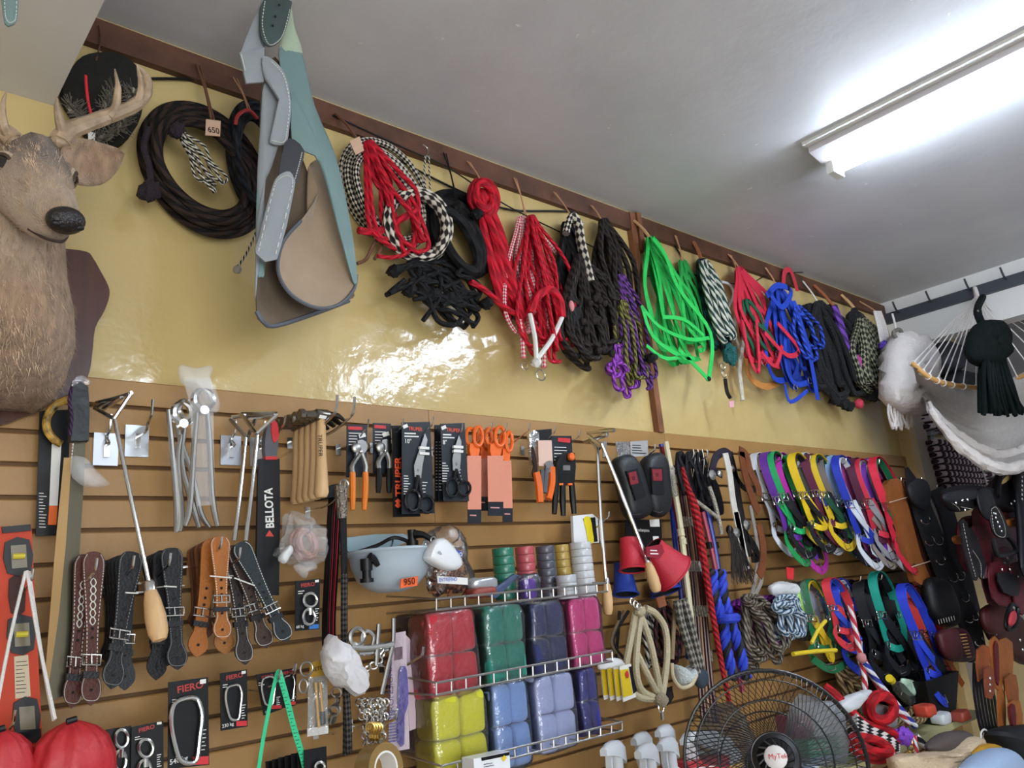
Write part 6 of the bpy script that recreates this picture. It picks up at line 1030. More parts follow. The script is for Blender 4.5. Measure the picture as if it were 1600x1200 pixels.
halter('black halter nearest the teal strap on the second row', 1345, 906, 1062, '#131417', '#1c1e24', .16, .24, 12, 26); halter('charcoal halter behind the teal strap', 1362, 905, 1050, '#22232a', '#111216', .1, .24, 12, 24); halter('teal halter with black chest strap', 1368, 893, 1050, '#118a78', '#15161a', .2, .24, 10, 24); halter('black halter left of the blue buckled one', 1392, 912, 1060, '#121316', '#20222a', .12, .24, 12, 24)
halter('royal blue halter with large chrome buckle and ring', 1410, 912, 1098, '#2438b8', '#2b46c4', .26, .34, 10, 20); halter('red and orange halter behind the royal blue one', 1424, 915, 1088, '#b8302c', '#d06a28', .18, .34, 8, 18)
for x, y, lb in ((1345, 900, 'red and blue'), (1298, 907, 'green and yellow'), (1378, 898, 'black and teal')): hook(x, y, .2, 'chrome hook carrying the %s halters of the second row' % lb)
t = T('leather_pouch', 'burgundy leather pouch with tan lacing beside the black girth', 'pouch', P(1495, 1010, .3)); pillow([(1466, 990), (1480, 982), (1504, 984), (1518, 1020), (1512, 1034), (1484, 1032), (1472, 1018)], .3, .08, .35).build('body', lea('#3d1a1e'), t); pillow([(1466, 990), (1480, 982), (1494, 986), (1500, 1030), (1484, 1032), (1472, 1018)], .33, .05, .35).build('flap', lea('#4a2024'), t)
for i in range(8): MB().tube(PP([(1500+i*1.6, 992+i*5), (1509+i*1.2, 991+i*5)], .345), .003, 5, sub=1).build('lace', mat('tan_lace', '#b98a52', .6), t)
t = T('black_saddlebag', 'black leather case with studs behind the leather pouch', 'pouch', P(1470, 950, .25)); pillow([(1448, 905), (1475, 908), (1492, 950), (1490, 978), (1465, 975), (1450, 945)], .26, .09, .35).build('body', lea('#121214'), t); mb = MB(); [mb.tube(PP([(1466+i*4, 968-i), (1468+i*4, 975-i)], .31), .002, 4, sub=1) for i in range(7)]; mb.build('lacing', CHROME, t)
# ---- red, white and blue ropes
RWB = rope('red_white_blue_rope', '#d8d4d4', '#b02a38', 2, .5, .1); WBL = rope('white_blue_rope', '#d4d4da', '#24348c', 2, .5, .1); BWH = rope('black_white_rope', '#d8d4d0', '#111116', 2, .5)
t = T('lead_rope', 'red and white twisted lead rope hanging to the shelf', 'lead rope', P(1335, 960, .26)); trope(MB(), [(1328, 945, .26), (1336, 985, .27), (1346, 1030, .28), (1350, 1055, .28), (1352, 1085, .3)], 4.5, .27, 8).build('rope', RWB, t); trope(MB(), [(1346, 1025, .28), (1365, 1060, .3), (1390, 1095, .34), (1420, 1130, .36)], 5, .3, 8).build('rope', RWB, t); MB().ball(P(1346, 1028, .29), .022, n=8, bumpy=.2).build('knot', RWB, t)
t = T('lead_rope', 'blue and white twisted lead rope beside the red and white one', 'lead rope', P(1380, 1070, .3)); trope(MB(), [(1350, 1035, .29), (1375, 1070, .32), (1400, 1100, .35), (1430, 1135, .37)], 5, .3, 8).build('rope', WBL, t)
# ---- shelf on the right with goods
SHZ = P(1440, 1150, .36).z; a, b = P(1335, 1196, .36), P(1532, 1112, .36)
struct('trim_shelf', MB().bbox((P(1320, 1200, .36).x, -.36, SHZ-.03), (P(1532, 1112, .36).x, -.02, SHZ)), mat('pale_green_shelf', '#b7b384', .5, var=.08))
zz = SHZ
def onshelf(x, y, dy=0): h = H(x, y, zz); return h
t = T('rope_coil', 'tan rope coils lying loose on the shelf behind the red rope', 'rope', onshelf(1360, 1110)); mb = MB()
for i in range(7): c = V((P(1365, 1110, .2).x+rng(-.12, .2), -.19+rng(-.03, .03), zz+.02+i*.014)); mb.tube([c+V((math.cos(u)*.24, math.sin(u)*.11, .012*math.sin(3*u+i))) for u in [math.tau*k/12 for k in range(12)]], .011, 7, True, 4)
mb.build('rope', rope('tan_rope', '#a98e68', '#5c4a32', 3, .6), t); mb = MB(); hank(mb, (1310, 1040), (1345, 1105), 30, 5, 4.5, (.08, .15), 5); mb.build('hanging_loops', rope('tan_rope', '#a98e68', '#5c4a32', 3, .6), t)
t = T('rope_coil', 'bright red rope in thick coils spilling over the shelf edge', 'rope', onshelf(1350, 1150)); mb = MB(); coil(mb, 1376, 1108, 22, 22, 0, 2, 7, .37, .03, 2, 4); trope(mb, [(1288, 1072, .3), (1305, 1085, .33), (1325, 1105, .36), (1350, 1130, .38), (1395, 1145, .38), (1400, 1165, .38)], 7, .36, 9); coil(mb, 1362, 1165, 34, 16, 20, 3, 7, .36, .03, 3, 4); mb.build('rope', rope('red_soft_rope', '#b81420', '#8a0c16', 2, .3, bump=.2), t)
t = T('rope_coil', 'black and white twisted rope on the shelf edge', 'rope', onshelf(1385, 1160)); [trope(MB(), [(1335, 1118+i*6, .38), (1360, 1138+i*5, .39), (1385, 1150+i*5, .4), (1402, 1164+i*3, .4)], 5, .39, 8).build('rope', BWH, t) for i in range(4)]; trope(MB(), [(1430, 1150, .38), (1445, 1165, .4), (1462, 1178, .4)], 6, .39, 8).build('rope', BWH, t)
trope(MB(), [(1392, 1165, .41), (1398, 1185, .41), (1404, 1205, .41)], 4, .4).build('dangling_end', RWB, t); trope(MB(), [(1428, 1150, .4), (1432, 1175, .41), (1436, 1205, .41)], 4, .4).build('dangling_end', RWB, t); MB().ball(P(1411, 1150, .4), .035, n=9, bumpy=.5).build('purple_knot', mat('purple_yarn', '#7a3fb8', .8, bump=.6, bscale=90), t)
mb = MB(); chain(mb, [(1420, 1145), (1424, 1165), (1418, 1195)], .014, .003, .4); one('chain', mb, BRASS, 'brass chain dangling over the pale shelf edge', 'chain')
one('white_wrap', pillow([(1312, 1100), (1335, 1082), (1362, 1080), (1350, 1095), (1325, 1115)], .36, .05, amp=.008), mat('white_cloth', '#c8ccd0', .8), 'white crumpled plastic wrapped ropes behind the red coil', 'wrap'); one('clear_packet', pillow([(1345, 1108), (1370, 1100), (1398, 1118), (1394, 1138), (1370, 1130)], .33, .05, amp=.008), mat('silver_film', '#b8bcc0', .25, .5), 'silver grey crumpled packet inside the red rope loop', 'packet')
t = T('black_bin', 'black plastic bin holding small goods on the pale shelf', 'bin', V((P(1450, 1130, .2).x, -.2, zz))); c = V((P(1440, 1120, .2).x, -.2, zz)); MB().loft([[c+V((sx*w, sy*d, h)) for sx, sy in ((-1, -1), (1, -1), (1, 1), (-1, 1))] for w, d, h in ((.13, .11, 0), (.2, .14, .2), (.185, .125, .2), (.12, .1, .01))]).build('tub', BLACK, t, False)
t = T('water_bottle', 'clear bottle with a yellow cap lying in the black bin', 'bottle', P(1395, 1065, .26)); a_, b_ = P(1392, 1062, .28), P(1420, 1092, .24); L = (b_-a_).length; MB().lathe([(0, .0), (.014, 0), (.015, .18*L), (.03, .4*L), (.032, L), (0, L)], a_, b_-a_, 16).build('bottle_body', FILM, t); MB().lathe([(0, -.02), (.018, -.02), (.018, .012), (0, .012)], a_, b_-a_, 14).build('cap', mat('yellow_cap', '#dcc31e', .4), t)
one('snack_packet', pillow([(1408, 1060), (1425, 1064), (1438, 1072), (1432, 1088), (1414, 1082)], .26, .04, amp=.005), mat('white_green_packet', '#a9c4ae', .4, var=.5, vscale=20), 'white and green packet in the black bin', 'packet')
for i, (x, y, c_) in enumerate(((1445, 1100, '#b8422c'), (1500, 1108, '#8a3a2a'), (1470, 1112, '#c8ccd0'))): one('bin_packet', MB().rbox(H(x, y+10, zz+.026+.08*(i == 0)), .1, .07, .05, .4).jitter(.005, 30, i), mat('packet_%d' % i, c_, .4), ('orange red packet in the black bin', 'rust red packet at the shelf end', 'pale packet beside the black bin')[i], 'packet')
# ---- spray bottles, gloves and goods on the lower shelf behind the fan
LZ = P(1010, 1330, .3).z; struct('trim_lower_shelf', MB().bbox((P(930, 1330, .3).x-.1, -.4, LZ-.03), (P(1340, 1300, .3).x, -.02, LZ)), mat('pale_green_shelf', '#b7b384', .5, var=.08))
def sprayer(label, x, y, dep, col, fl=1, K=1.55):
    """trigger sprayer; x, y = picture position of the middle of its head"""
    p = P(x, y, dep); t = T('spray_bottle', label, 'spray bottle', V((p.x, p.y, LZ)), 'trigger spray bottles'); h = p.z-.055*K; WPx = mat('white_trigger', '#dadde0', .35)
    MB().lathe([(0, 0), (.04, 0), (.044, .02), (.044, (h-LZ)*.6), (.034, (h-LZ)*.8), (.02, h-LZ-.03*K), (.018, h-LZ-.02)], V((p.x, p.y, LZ)), (0, 0, 1), 20).build('bottle_body', mat('bottle_'+col, col, .3, coat=.4), t); MB().lathe([(.017*K, -.03*K), (.017*K, 0), (.013*K, .004), (.013*K, .012)], V((p.x, p.y, h)), (0, 0, 1), 16).build('collar', WPx, t)
    d = V((-.93*fl, -.36, 0)).normalized(); sd = d.cross(UZ); o = V((p.x, p.y, h+.01))
    MB().loft([[o+(d*a+UZ*(b+hh*s2)+sd*(w_*s1))*K for s1, s2 in ((-1, -1), (1, -1), (1, .5), (.5, 1), (-.5, 1), (-1, .5))] for a, b, w_, hh in ((-.034, .018, .007, .012), (-.026, .028, .012, .018), (-.008, .036, .0135, .018), (.012, .042, .012, .014), (.036, .045, .010, .011), (.05, .045, .008, .008), (.06, .045, .007, .007))]).build('spray_head', WPx, t, ang=60)
    MB().loft([[o+(d*a+UZ*b+sd*s_*.006)*K for s_ in (-1, 1)]+[o+(d*(a+.008)+UZ*b+sd*s_*.006)*K for s_ in (1, -1)] for a, b in ((.03, .036), (.034, .016), (.031, .0), (.022, -.016))]).build('trigger', WPx, t); MB().lathe([(.013*K, 0), (.013*K, .03*K)], o, (0, 0, 1), 12).build('neck', WPx, t)
for a in (('white trigger spray bottle with navy blue body, leftmost', 960, 1162, .3, '#1c2c6a'), ('white trigger sprayer standing second from left behind the others', 1004, 1148, .16, '#a81e2a'), ('white trigger spray bottle with bright blue body', 1012, 1166, .36, '#1a56b8'), ('white trigger spray bottle with red body beside the fan', 1044, 1156, .3, '#b01a24'), ('white trigger sprayer behind the red bottle', 1040, 1136, .14, '#b83038'), ('white trigger sprayer seen through the fan wires', 1078, 1148, .2, '#b83038')): sprayer(*a)
GLV = mat('white_glove', '#cfd4d8', .8, bump=.4, bscale=120)
for i, (x, y) in enumerate(((1100, 1152), (1120, 1160), (1132, 1178), (1105, 1185))):
    t = T('work_glove', ('white knitted glove at the top behind the fan', 'white knitted glove second in the pile behind the fan', 'white knitted glove lying right behind the fan', 'white knitted glove lowest behind the fan')[i], 'glove', P(x, y, .24), 'white gloves behind the fan'); pillow([(x-22, y-5), (x-8, y-11), (x+10, y-7), (x+12, y+8), (x-18, y+9)], .24-.03*i, .03).build('palm', GLV, t)
    for k in range(4): MB().tube(PP([(x+8, y-6+k*4.2), (x+18, y-5+k*4.6), (x+25-abs(k-1)*2, y-2+k*4.6)], .24-.03*i), [.010, .010, .007], 7).build('finger', GLV, t)
    MB().tube(PP([(x-6, y+7), (x+4, y+13), (x+12, y+15)], .25-.03*i), [.011, .01, .007], 7).build('thumb', GLV, t)
for lb, q, c_ in (('red carton under the white gloves', [(1075, 1192), (1140, 1180), (1142, 1240), (1078, 1250)], '#b03038'), ('mint green packet seen through the fan', [(1262, 1158), (1330, 1150), (1334, 1176), (1266, 1184)], '#4fae86'), ('pale blue packet below the mint one', [(1266, 1184), (1334, 1176), (1338, 1230), (1270, 1240)], '#9fb2cc'), ('maroon packet seen through the fan', [(1240, 1120), (1268, 1116), (1272, 1150), (1244, 1154)], '#6a2a38'), ('white wrapped goods seen through the fan', [(1275, 1100), (1318, 1096), (1324, 1146), (1280, 1152)], '#b9bec4')): t = T('carton', lb, 'packet', P(q[3][0], q[3][1], .25)); MB().plate(q, .25, .08).build('carton_body', mat('carton_'+c_, c_, .5), t, False); lines(t, q[0][0]+8, q[0][1]+8, q[1][0]-10, .2512, 2, 6, WHITE, 1.5, -.12)
# ---- fan
FC = CL + ray(1210, 1189)*1.95; FA = (CL - FC).normalized(); FA = (FA + V((.12, .0, .1))).normalized(); FX = FA.cross(UZ).normalized()*-1; FY = FX.cross(FA)*-1
if FY.z < 0: FY = -FY
t = T('standing_fan', 'black wire pedestal fan in front of the lower right of the wall', 'fan', V((FC.x, FC.y, 0))); FR = .215; FB = mat('black_wire_enamel', '#101012', .35)
def fp(r, a, d): return FC + FX*r*math.cos(a) + FY*r*math.sin(a) + FA*d
for R_, d_, k_ in ((FR, 0, .0042), (FR*.62, .042, .0022), (FR*.86, .026, .0016), (FR*.26, .055, .0028), (FR, -.02, .003), (FR*.6, -.08, .002), (FR*.3, -.1, .002)): MB().tube([fp(R_, math.tau*i/40, d_) for i in range(40)], k_, 6, True, 1).build('ring', FB, t)
for i in range(96):
    a = math.tau*i/96; MB().tube([fp(FR*.22, a-.5, .057), fp(FR*.45, a-.28, .052), fp(FR*.7, a-.1, .038), fp(FR*.9, a, .02), fp(FR, a+.02, 0)], .0011, 4, sub=2).build('front_wire', FB, t)
for i in range(60):
    a = math.tau*i/60; MB().tube([fp(FR*.3, a+.4, -.1), fp(FR*.7, a+.12, -.075), fp(FR, a, -.02)], .0011, 4, sub=2).build('rear_wire', FB, t)
MB().lathe([(FR*.27, -.006), (FR*.27, .0), (FR*.2, .008), (FR*.2, -.004)], FC+FA*.055, FA, 28).build('hub_ring', FB, t)
for i in range(14): a = math.tau*i/14; MB().tube([fp(FR*.12, a, .06), fp(FR*.2, a+.3, .06)], .003, 5, sub=1).build('hub_fin', FB, t)
MB().lathe([(FR*.125, -.004), (FR*.125, .004), (FR*.1, .008), (0, .009)], FC+FA*.058, FA, 24).build('badge', mat('pale_badge', '#d4cfcc', .4), t); text(t, 'MyTek', FC+FA*.0675-FX*FR*.08-FY*.004, FX, FY, .016, RED)
for i in range(3):
    a0 = math.tau*i/3+.5; rr = []
    for f, w, tw in ((.16, .35, .02), (.35, .55, .025), (.6, .62, .03), (.8, .55, .03), (.9, .3, .02)): rr.append([fp(FR*f, a0+u*w, -.02+u*tw) for u in (-1, -.6, -.2, .2, .6, 1)])
    MB().loft([r + [p-FA*.003 for p in r[::-1]] for r in rr]).build('blade', mat('smoke_blade', '#3a3b40', .25, alpha=.5), t, ang=60)
MB().lathe([(0, 0), (.05, 0), (.055, .03), (.03, .04), (0, .04)], FC-FA*.03, FA, 20).build('blade_hub', BLACK, t); MB().lathe([(0, 0), (.06, .01), (.07, .06), (.06, .12), (.03, .15), (0, .15)], FC-FA*.1, -FA, 20).build('motor', BLACK, t)
pb = FC-FA*.17; MB().tube([pb, V((pb.x, pb.y, .75))], .02, 12, sub=1).tube([V((pb.x, pb.y, .76)), V((pb.x, pb.y, .03))], .013, 12, sub=1).build('pole', mat('grey_pole', '#70747a', .35, .6), t); MB().lathe([(0, .05), (.03, .05), (.05, .035), (.2, .02), (.21, 0), (0, 0)], V((pb.x, pb.y, 0)), (0, 0, 1), 32).build('base', BLACK, t)
# ================================================================ far end: hammocks, shelving, saddlery
HW = mat('white_cotton', '#d8d0cb', .9, bump=.6, bscale=60, var=.05)
def bunchy(px, dep, th, m, name, t, amp=.012, folds=9, e=.5):
    o = spline(PP(px, dep), 4, True); c = sum(o, V())/len(o); rr = []
    for a in range(-6, 7):
        f = math.cos(a/6*math.pi/2*.97); rr.append([c + (p-c)*max(.05, f**e) + UY*(math.sin(a/6*math.pi/2)*th/2) for p in o])
    mb = MB().loft(rr)
    for i, p in enumerate(mb.v): mb.v[i] = p + V((0, -1, 0))*amp*math.sin(p.x*folds*8+p.z*9) + noise.noise_vector(p*14)*amp*.8
    return mb.build(name, m, t, ang=180)
t = T('hammock_bundle', 'folded white cotton hammock hanging as a bundle at the wall corner', 'hammock', P(1420, 600, .3))
bunchy([(1396, 530), (1408, 520), (1432, 525), (1448, 555), (1452, 610), (1450, 640), (1432, 648), (1408, 640), (1392, 620), (1390, 570)], .3, .2, HW, 'folded_cloth', t, .02, 11); MB().tube(PP([(1402, 530), (1398, 505), (1394, 490)], .3), .006, 6).build('hanging_loop', HW, t); MB().tube(PP([(1400, 528), (1396, 520), (1405, 515), (1412, 526)], .31), .012, 7).build('ring_loop', mat('grey_loop', '#6b6760', .6), t)
mb = MB()
for i in range(12): x = 1388+i*3.2; mb.tube(PP([(x+rng(-2, 2), 625, .26), (x+rng(-4, 4), 645, .27), (x+rng(-5, 5)+4, 662+rng(0, 10), .26), (x+4, 640, .25)]), .006, 5)
o_ = mb.build('fringe', HW, t); o_['kind'] = 'stuff'
t = T('tassel_cord', 'white cord with purple tassels beside the hammock bundle', 'cord', P(1386, 540, .2)); mb = MB(); [mb.tube(PP([(1366+i*3, 486, .2), (1374+i*4, 520, .2), (1380+i*4, 560, .2)]), .008, 6) for i in range(4)]; mb.build('cord', HW, t); MB().ball(P(1382, 541, .22), .045, .03, .03, n=8, bumpy=.5).build('purple_tassel', mat('purple_yarn2', '#4a2a8c', .85), t); MB().ball(P(1388, 562, .22), .03, .03, .028, n=8, bumpy=.5).build('purple_tassel', mat('purple_yarn2', '#4a2a8c', .85), t)
# open hammock with spreader bar
t = T('hammock', 'white woven hammock with a wooden spreader bar hung from the rail', 'hammock', P(1525, 470, .62)); hk_ = Q(1526, 462, .06)
B0 = [P(1426, 568, .5), P(1450, 588, .56), P(1480, 600, .6), P(1525, 606, .66)]; MB().tube(B0, .013, 10).build('spreader_bar', mat('bamboo', '#b98a4c', .45, var=.2, vscale=8), t); MB().tube([P(1590, 590, .75), P(1640, 575, .8), P(1700, 560, .85)], .013, 10).build('spreader_bar', mat('bamboo', '#b98a4c', .45), t)
bp = spline(B0, 6)
for i in range(9): p = bp[int(i/8*(len(bp)-1))]; MB().tube([hk_, p], .0035, 5, sub=1).build('cord', HW, t); MB().ring(p, .015, .004, (UZ, UY), 5, 10).build('cord_wrap', HW, t)
for i in range(5): MB().tube([hk_, P(1590+i*26, 590-i*7, .76+.02*i)], .0035, 5, sub=1).build('cord', HW, t)
MB().tube([hk_+V((.0, 0, .05)), hk_+V((-.02, -.01, 0)), hk_+V((0, 0, -.06)), hk_+V((.02, .01, 0))], .012, 7, True).build('loop', HW, t)
rows = []
for u in range(15):
    f = u/14; rw = []
    for v in range(11):
        g = v/10; a = (1430+f*190, 575+35*math.sin(f*math.pi*.9)-14*f); bt = (1450+f*190, 640+95*math.sin(min(1, f*1.05)*math.pi*.72)**.8 - (30*max(0, f-.6)))
        x, y = a[0]+(bt[0]-a[0])*g, a[1]+(bt[1]-a[1])*g**.8; rw.append(P(x, y, .52+.2*f-.14*math.sin(g*math.pi)+.02*math.sin(g*17+f*6)))
    rows.append(rw)
MB().loft([r + [p+UY*.008 for p in r[::-1]] for r in rows]).jitter(.006, 12).build('cloth', mat('woven_cotton', '#cfc9c4', .9, bump=1, bscale=220, var=.08, vscale=60), t, ang=180)
for k in range(2): MB().tube([rows[u][10-k*2]+UY*-.015 for u in range(15)], [.012, .03, .034, .03, .026], 9).jitter(.008, 20).build('edge_roll', HW, t)
t = T('hammock_bundle', 'dark green fringed hammock bundle hanging in front of the white hammock', 'hammock', P(1560, 560, .75)); GRN = mat('dark_green_cord', '#0c1413', .9, bump=1, bscale=110, stretch=(3, 3, .4), spec=.15)
bunchy([(1530, 505), (1545, 500), (1562, 506), (1572, 540), (1568, 560), (1548, 572), (1528, 568), (1518, 550), (1520, 525)], .8, .12, GRN, 'upper_wrap', t, .008); mb = MB()
for i in range(70): f = (i+.5)/70; g = rng(-.05, .05); mb.tube(PP([(1533+f*34, 548+rng(0, 8), .8+g*.4), (1531+f*50+rng(-3, 3), 600, .82+g), (1531+f*70+rng(-3, 3), 645+rng(-6, 6), .8+g)]), .008, 5)
o_ = mb.build('fringe', GRN, t); o_['kind'] = 'stuff'; MB().tube([hk_+V((0, -.03, -.02)), P(1527, 485, .75), P(1536, 510, .78)], .02, 8).build('neck', GRN, t)
for x in (1528, 1533): MB().tube(PP([(x, 485), (x+1, 496)], .77), .006, 6, sub=1).build('ferrule', CHROME, t)
# shelving with striped blankets
t = T('steel_shelving', 'grey slotted angle steel shelving behind the white hammock', 'shelving', P(1480, 700, .0)); ANG = mat('grey_angle_steel', '#8f9092', .5)
def upright(x0, y0, x1, y1, dep, w):
    MB().plate([(x0, y0), (x0+w, y0-2), (x1+w, y1-2), (x1, y1)], dep, .004).build('upright', ANG, t, False); mb = MB(); n = int((y1-y0)/11)
    for i in range(n): f = (i+.5)/n; mb.lathe([(0, 0), (.008, 0), (.008, .001), (0, .001)], P(x0+(x1-x0)*f+w*.5, y0+(y1-y0)*f, dep+.0006), (0, -1, 0), 8)
    o_ = mb.build('slots', mat('slot_black', '#08080a', .9), t); o_['kind'] = 'stuff'
upright(1444, 640, 1490, 830, .02, 6); upright(1522, 690, 1560, 820, .06, 14); upright(1482, 536, 1512, 640, .02, 14)
for (x0, y0, x1, y1) in ((1455, 672, 1500, 660), (1452, 568, 1540, 552)): MB().plate([(x0, y0), (x1, y1), (x1, y1+8), (x0, y0+8)], .05, .3).build('shelf_board', ANG, t, False)
STR = mat('striped_blanket', '#2a1220', .9, bump=.5, bscale=80); nt = STR.node_tree; bs = nt.nodes['Principled BSDF']; tc = [n for n in nt.nodes if n.type == 'TEX_COORD'][0]; sp = nn(nt, 'ShaderNodeSeparateXYZ'); nt.links.new(tc.outputs['Object'], sp.inputs[0])
ml = nn(nt, 'ShaderNodeMath', operation='MULTIPLY'); ml.inputs[1].default_value = 95; nt.links.new(sp.outputs[0], ml.inputs[0]); sn = nn(nt, 'ShaderNodeMath', operation='SINE'); nt.links.new(ml.outputs[0], sn.inputs[0]); gt = nn(nt, 'ShaderNodeMath', operation='GREATER_THAN'); gt.inputs[1].default_value = .25; nt.links.new(sn.outputs[0], gt.inputs[0])
mx = nn(nt, 'ShaderNodeMix', data_type='RGBA'); mx.inputs[6].default_value = (*lin('#2a1220'), 1); mx.inputs[7].default_value = (*lin('#bcaab0'), 1); nt.links.new(gt.outputs[0], mx.inputs[0]); nt.links.new(mx.outputs[2], bs.inputs['Base Color'])
def blanket(lb, x0, x1, y, h, dep, grp):
    a, b = P(x0, y, dep), P(x1, y, dep); W = b.x-a.x; z = a.z; hh = h*S(x0, y, dep); mb = MB()
    mb.rbox((a.x+W/2, -dep+.12, z-hh/2), W, .26, hh*.96, .35, n=5).jitter(.006, 12, y); return one('folded_blanket', mb, STR, lb, 'blanket', grp)
for i in range(3): blanket('dark maroon striped blanket on the upper shelf stack, layer %s' % ('top', 'middle', 'bottom')[i], 1452+i*3, 1498+i*4, 634+i*12, 12, .1, 'striped blankets on the upper shelf')
for i in range(9): blanket('dark maroon and white striped blanket, %s from top left of the upright' % ORD[i], 1462+i*3, 1522+i*3, 684+i*10, 10, .1, 'striped blankets left of the upright')
for i in range(9): blanket('dark striped blanket, %s from top right of the upright' % ORD[i], 1534+i*3, 1580+i*3, 700+i*9, 9, .1, 'striped blankets right of the upright')
for i in range(4): blanket('dark striped blanket, %s from top at the far right behind the saddle' % ORD[i], 1578+i*2, 1640, 715+i*10, 10, .15, 'striped blankets at the far right')
one('folded_tarps', MB().rbox(P(1470, 560, .1), .35, .25, .2, .4).jitter(.02, 8), mat('dark_tarp', '#33363e', .7), 'dark folded cloth on the top shelf behind the hammock cords', 'cloth'); one('folded_tarps', MB().rbox(P(1590, 520, .2), .5, .3, .2, .4).jitter(.02, 8), mat('slate_tarp', '#2e3448', .6), 'slate blue folded cloth high at the right edge', 'cloth'); one('blue_bag', MB().rbox(P(1585, 560, .25), .32, .2, .13, .4).jitter(.015, 10), mat('blue_violet_bag', '#4a54a8', .35), 'shiny blue bag on the shelf behind the green hammock', 'bag'); one('dark_sack', MB().rbox(P(1510, 610, .1), .6, .25, .22, .4).jitter(.02, 8), mat('black_sack', '#14151a', .7), 'black sack on the shelf behind the spreader bar', 'sack')
# saddlery on the end wall
SB = lea('#141317', 'saddle_black'); BUR = lea('#5a1c26', 'burgundy_leather'); TANL = lea('#9a5a28', 'saddle_tan')
def studs(t, pts, dep, r=.007): [MB().lathe([(r, 0), (r*.7, .004), (0, .005)], P(a, b, dep), (0, -1, 0), 8).build('stud', CHROME, t) for a, b in pts]
def edge(t, px, dep): stitches(t, px, dep, mat('ivory_thread', '#b9b2a2', .7), .8)
t = T('black_saddle', 'black tooled leather saddle with silver studs and a stirrup', 'saddle', P(1540, 800, .5)); pillow([(1474, 768), (1500, 758), (1540, 764), (1560, 752), (1575, 735), (1592, 728), (1604, 745), (1600, 790), (1575, 800), (1540, 790), (1500, 800), (1480, 792)], .5, .1, .35).build('skirt', SB, t, ang=60)
MB().tube(PP([(1556, 775), (1560, 748), (1578, 734), (1596, 738), (1602, 765)], .55), .022, 9).build('swell', SB, t); pillow([(1478, 770), (1530, 764), (1530, 778), (1482, 786)], .55, .05).build('seat', lea('#1f2024'), t); pillow([(1526, 766), (1544, 764), (1556, 800), (1548, 815), (1532, 800)], .57, .03, .35).build('fender_strap', SB, t)
pillow([(1545, 795), (1556, 790), (1570, 815), (1574, 838), (1565, 842), (1552, 832)], .58, .03, .35).build('fender', SB, t); edge(t, [(1549, 796), (1557, 793), (1568, 815), (1571, 836), (1564, 839), (1554, 830), (1549, 796)], .597); studs(t, [(1553, 802), (1556, 809), (1559, 816), (1562, 823), (1565, 830), (1556, 803), (1504, 782), (1512, 781), (1508, 797), (1494, 786), (1585, 783), (1580, 787)], .6)
MB().tube(PP([(1552, 842), (1556, 862), (1562, 868), (1586, 862), (1584, 850), (1572, 836)], .58), .013, 8).build('stirrup', BLACK, t); pillow([(1562, 745), (1575, 738), (1584, 748), (1582, 772), (1568, 776)], .53, .04).build('fleece_lining', mat('cream_cloth', '#c8ae76', .8), t); edge(t, [(1476, 778), (1496, 792), (1500, 798)], .55); edge(t, [(1502, 792), (1530, 798)], .552)
t = T('black_saddle', 'second black studded saddle cut off by the right edge', 'saddle', P(1600, 780, .6)); pillow([(1588, 735), (1620, 740), (1640, 900), (1600, 900), (1592, 830)], .6, .05, .3).build('skirt', SB, t); studs(t, [(1597, 745+i*7) for i in range(6)], .635)
def ply(lb, items, name='saddle_rigging', cat='leather rigging', loc=None):
    t = T(name, lb, cat, P(items[0][1][0][0], items[0][1][0][1], items[0][2]), 'saddle leather on the end wall')
    for nm, px, dep, th, m in items: (MB().plate(px, dep+th/2, min(th, .008), 2) if th <= .02 else pillow(px, dep, th, .3)).build(nm, m, t, ang=40)
    return t
t = ply('burgundy leather saddle rigging with white studs below the black saddle', [('skirt', [(1498, 815), (1530, 805), (1560, 812), (1600, 800), (1606, 905), (1570, 915), (1530, 900), (1500, 880)], .4, .05, BUR), ('strap', [(1520, 800), (1538, 800), (1552, 900), (1560, 940), (1545, 942), (1530, 880)], .45, .02, BUR), ('panel', [(1520, 822), (1560, 822), (1560, 840), (1522, 842)], .46, .02, BUR), ('flap', [(1556, 860), (1584, 858), (1590, 905), (1570, 925), (1558, 900)], .47, .02, lea('#4e1820')), ('horn', [(1560, 800), (1590, 796), (1596, 812), (1575, 822), (1562, 815)], .48, .06, lea('#6a2a20'))]); MB().plate([(1536, 885), (1543, 883), (1545, 902), (1538, 904)], .5, .008, 1).build('buckle', CHROME, t, False); studs(t, [(1570, 880), (1574, 888), (1578, 880), (1574, 872), (1518, 842), (1526, 842), (1522, 848)], .49, .009)
t = ply('tan wooden saddle tree edge showing under burgundy leather', [('edge', [(1490, 838), (1512, 836), (1516, 848), (1494, 850)], .46, .03, TANL), ('rim', [(1572, 812), (1598, 808), (1600, 820), (1578, 824)], .53, .03, TANL)])
t = ply('black leather straps with white edging hanging from the saddle', [('strap', [(1500, 815), (1512, 818), (1520, 870), (1530, 900), (1520, 905), (1508, 860)], .52, .015, SB), ('strap', [(1512, 830), (1522, 830), (1540, 880), (1534, 905), (1524, 880)], .51, .012, SB)]); edge(t, [(1505, 818), (1514, 862), (1525, 902)], .533); edge(t, [(1520, 860), (1532, 880), (1533, 903)], .531)
t = ply('burgundy tooled fenders and straps in the lower right cluster', [('fender', [(1548, 880), (1575, 885), (1585, 940), (1560, 945), (1548, 920)], .5, .02, BUR), ('fender', [(1580, 880), (1606, 890), (1606, 955), (1588, 950)], .52, .02, BUR), ('skirt', [(1536, 950), (1575, 940), (1590, 970), (1560, 990), (1540, 985)], .42, .06, lea('#4a1c1c')), ('black_patch', [(1560, 895), (1590, 900), (1592, 930), (1568, 925)], .53, .02, SB)]); studs(t, [(1566, 890), (1578, 890), (1590, 900)], .535, .008)
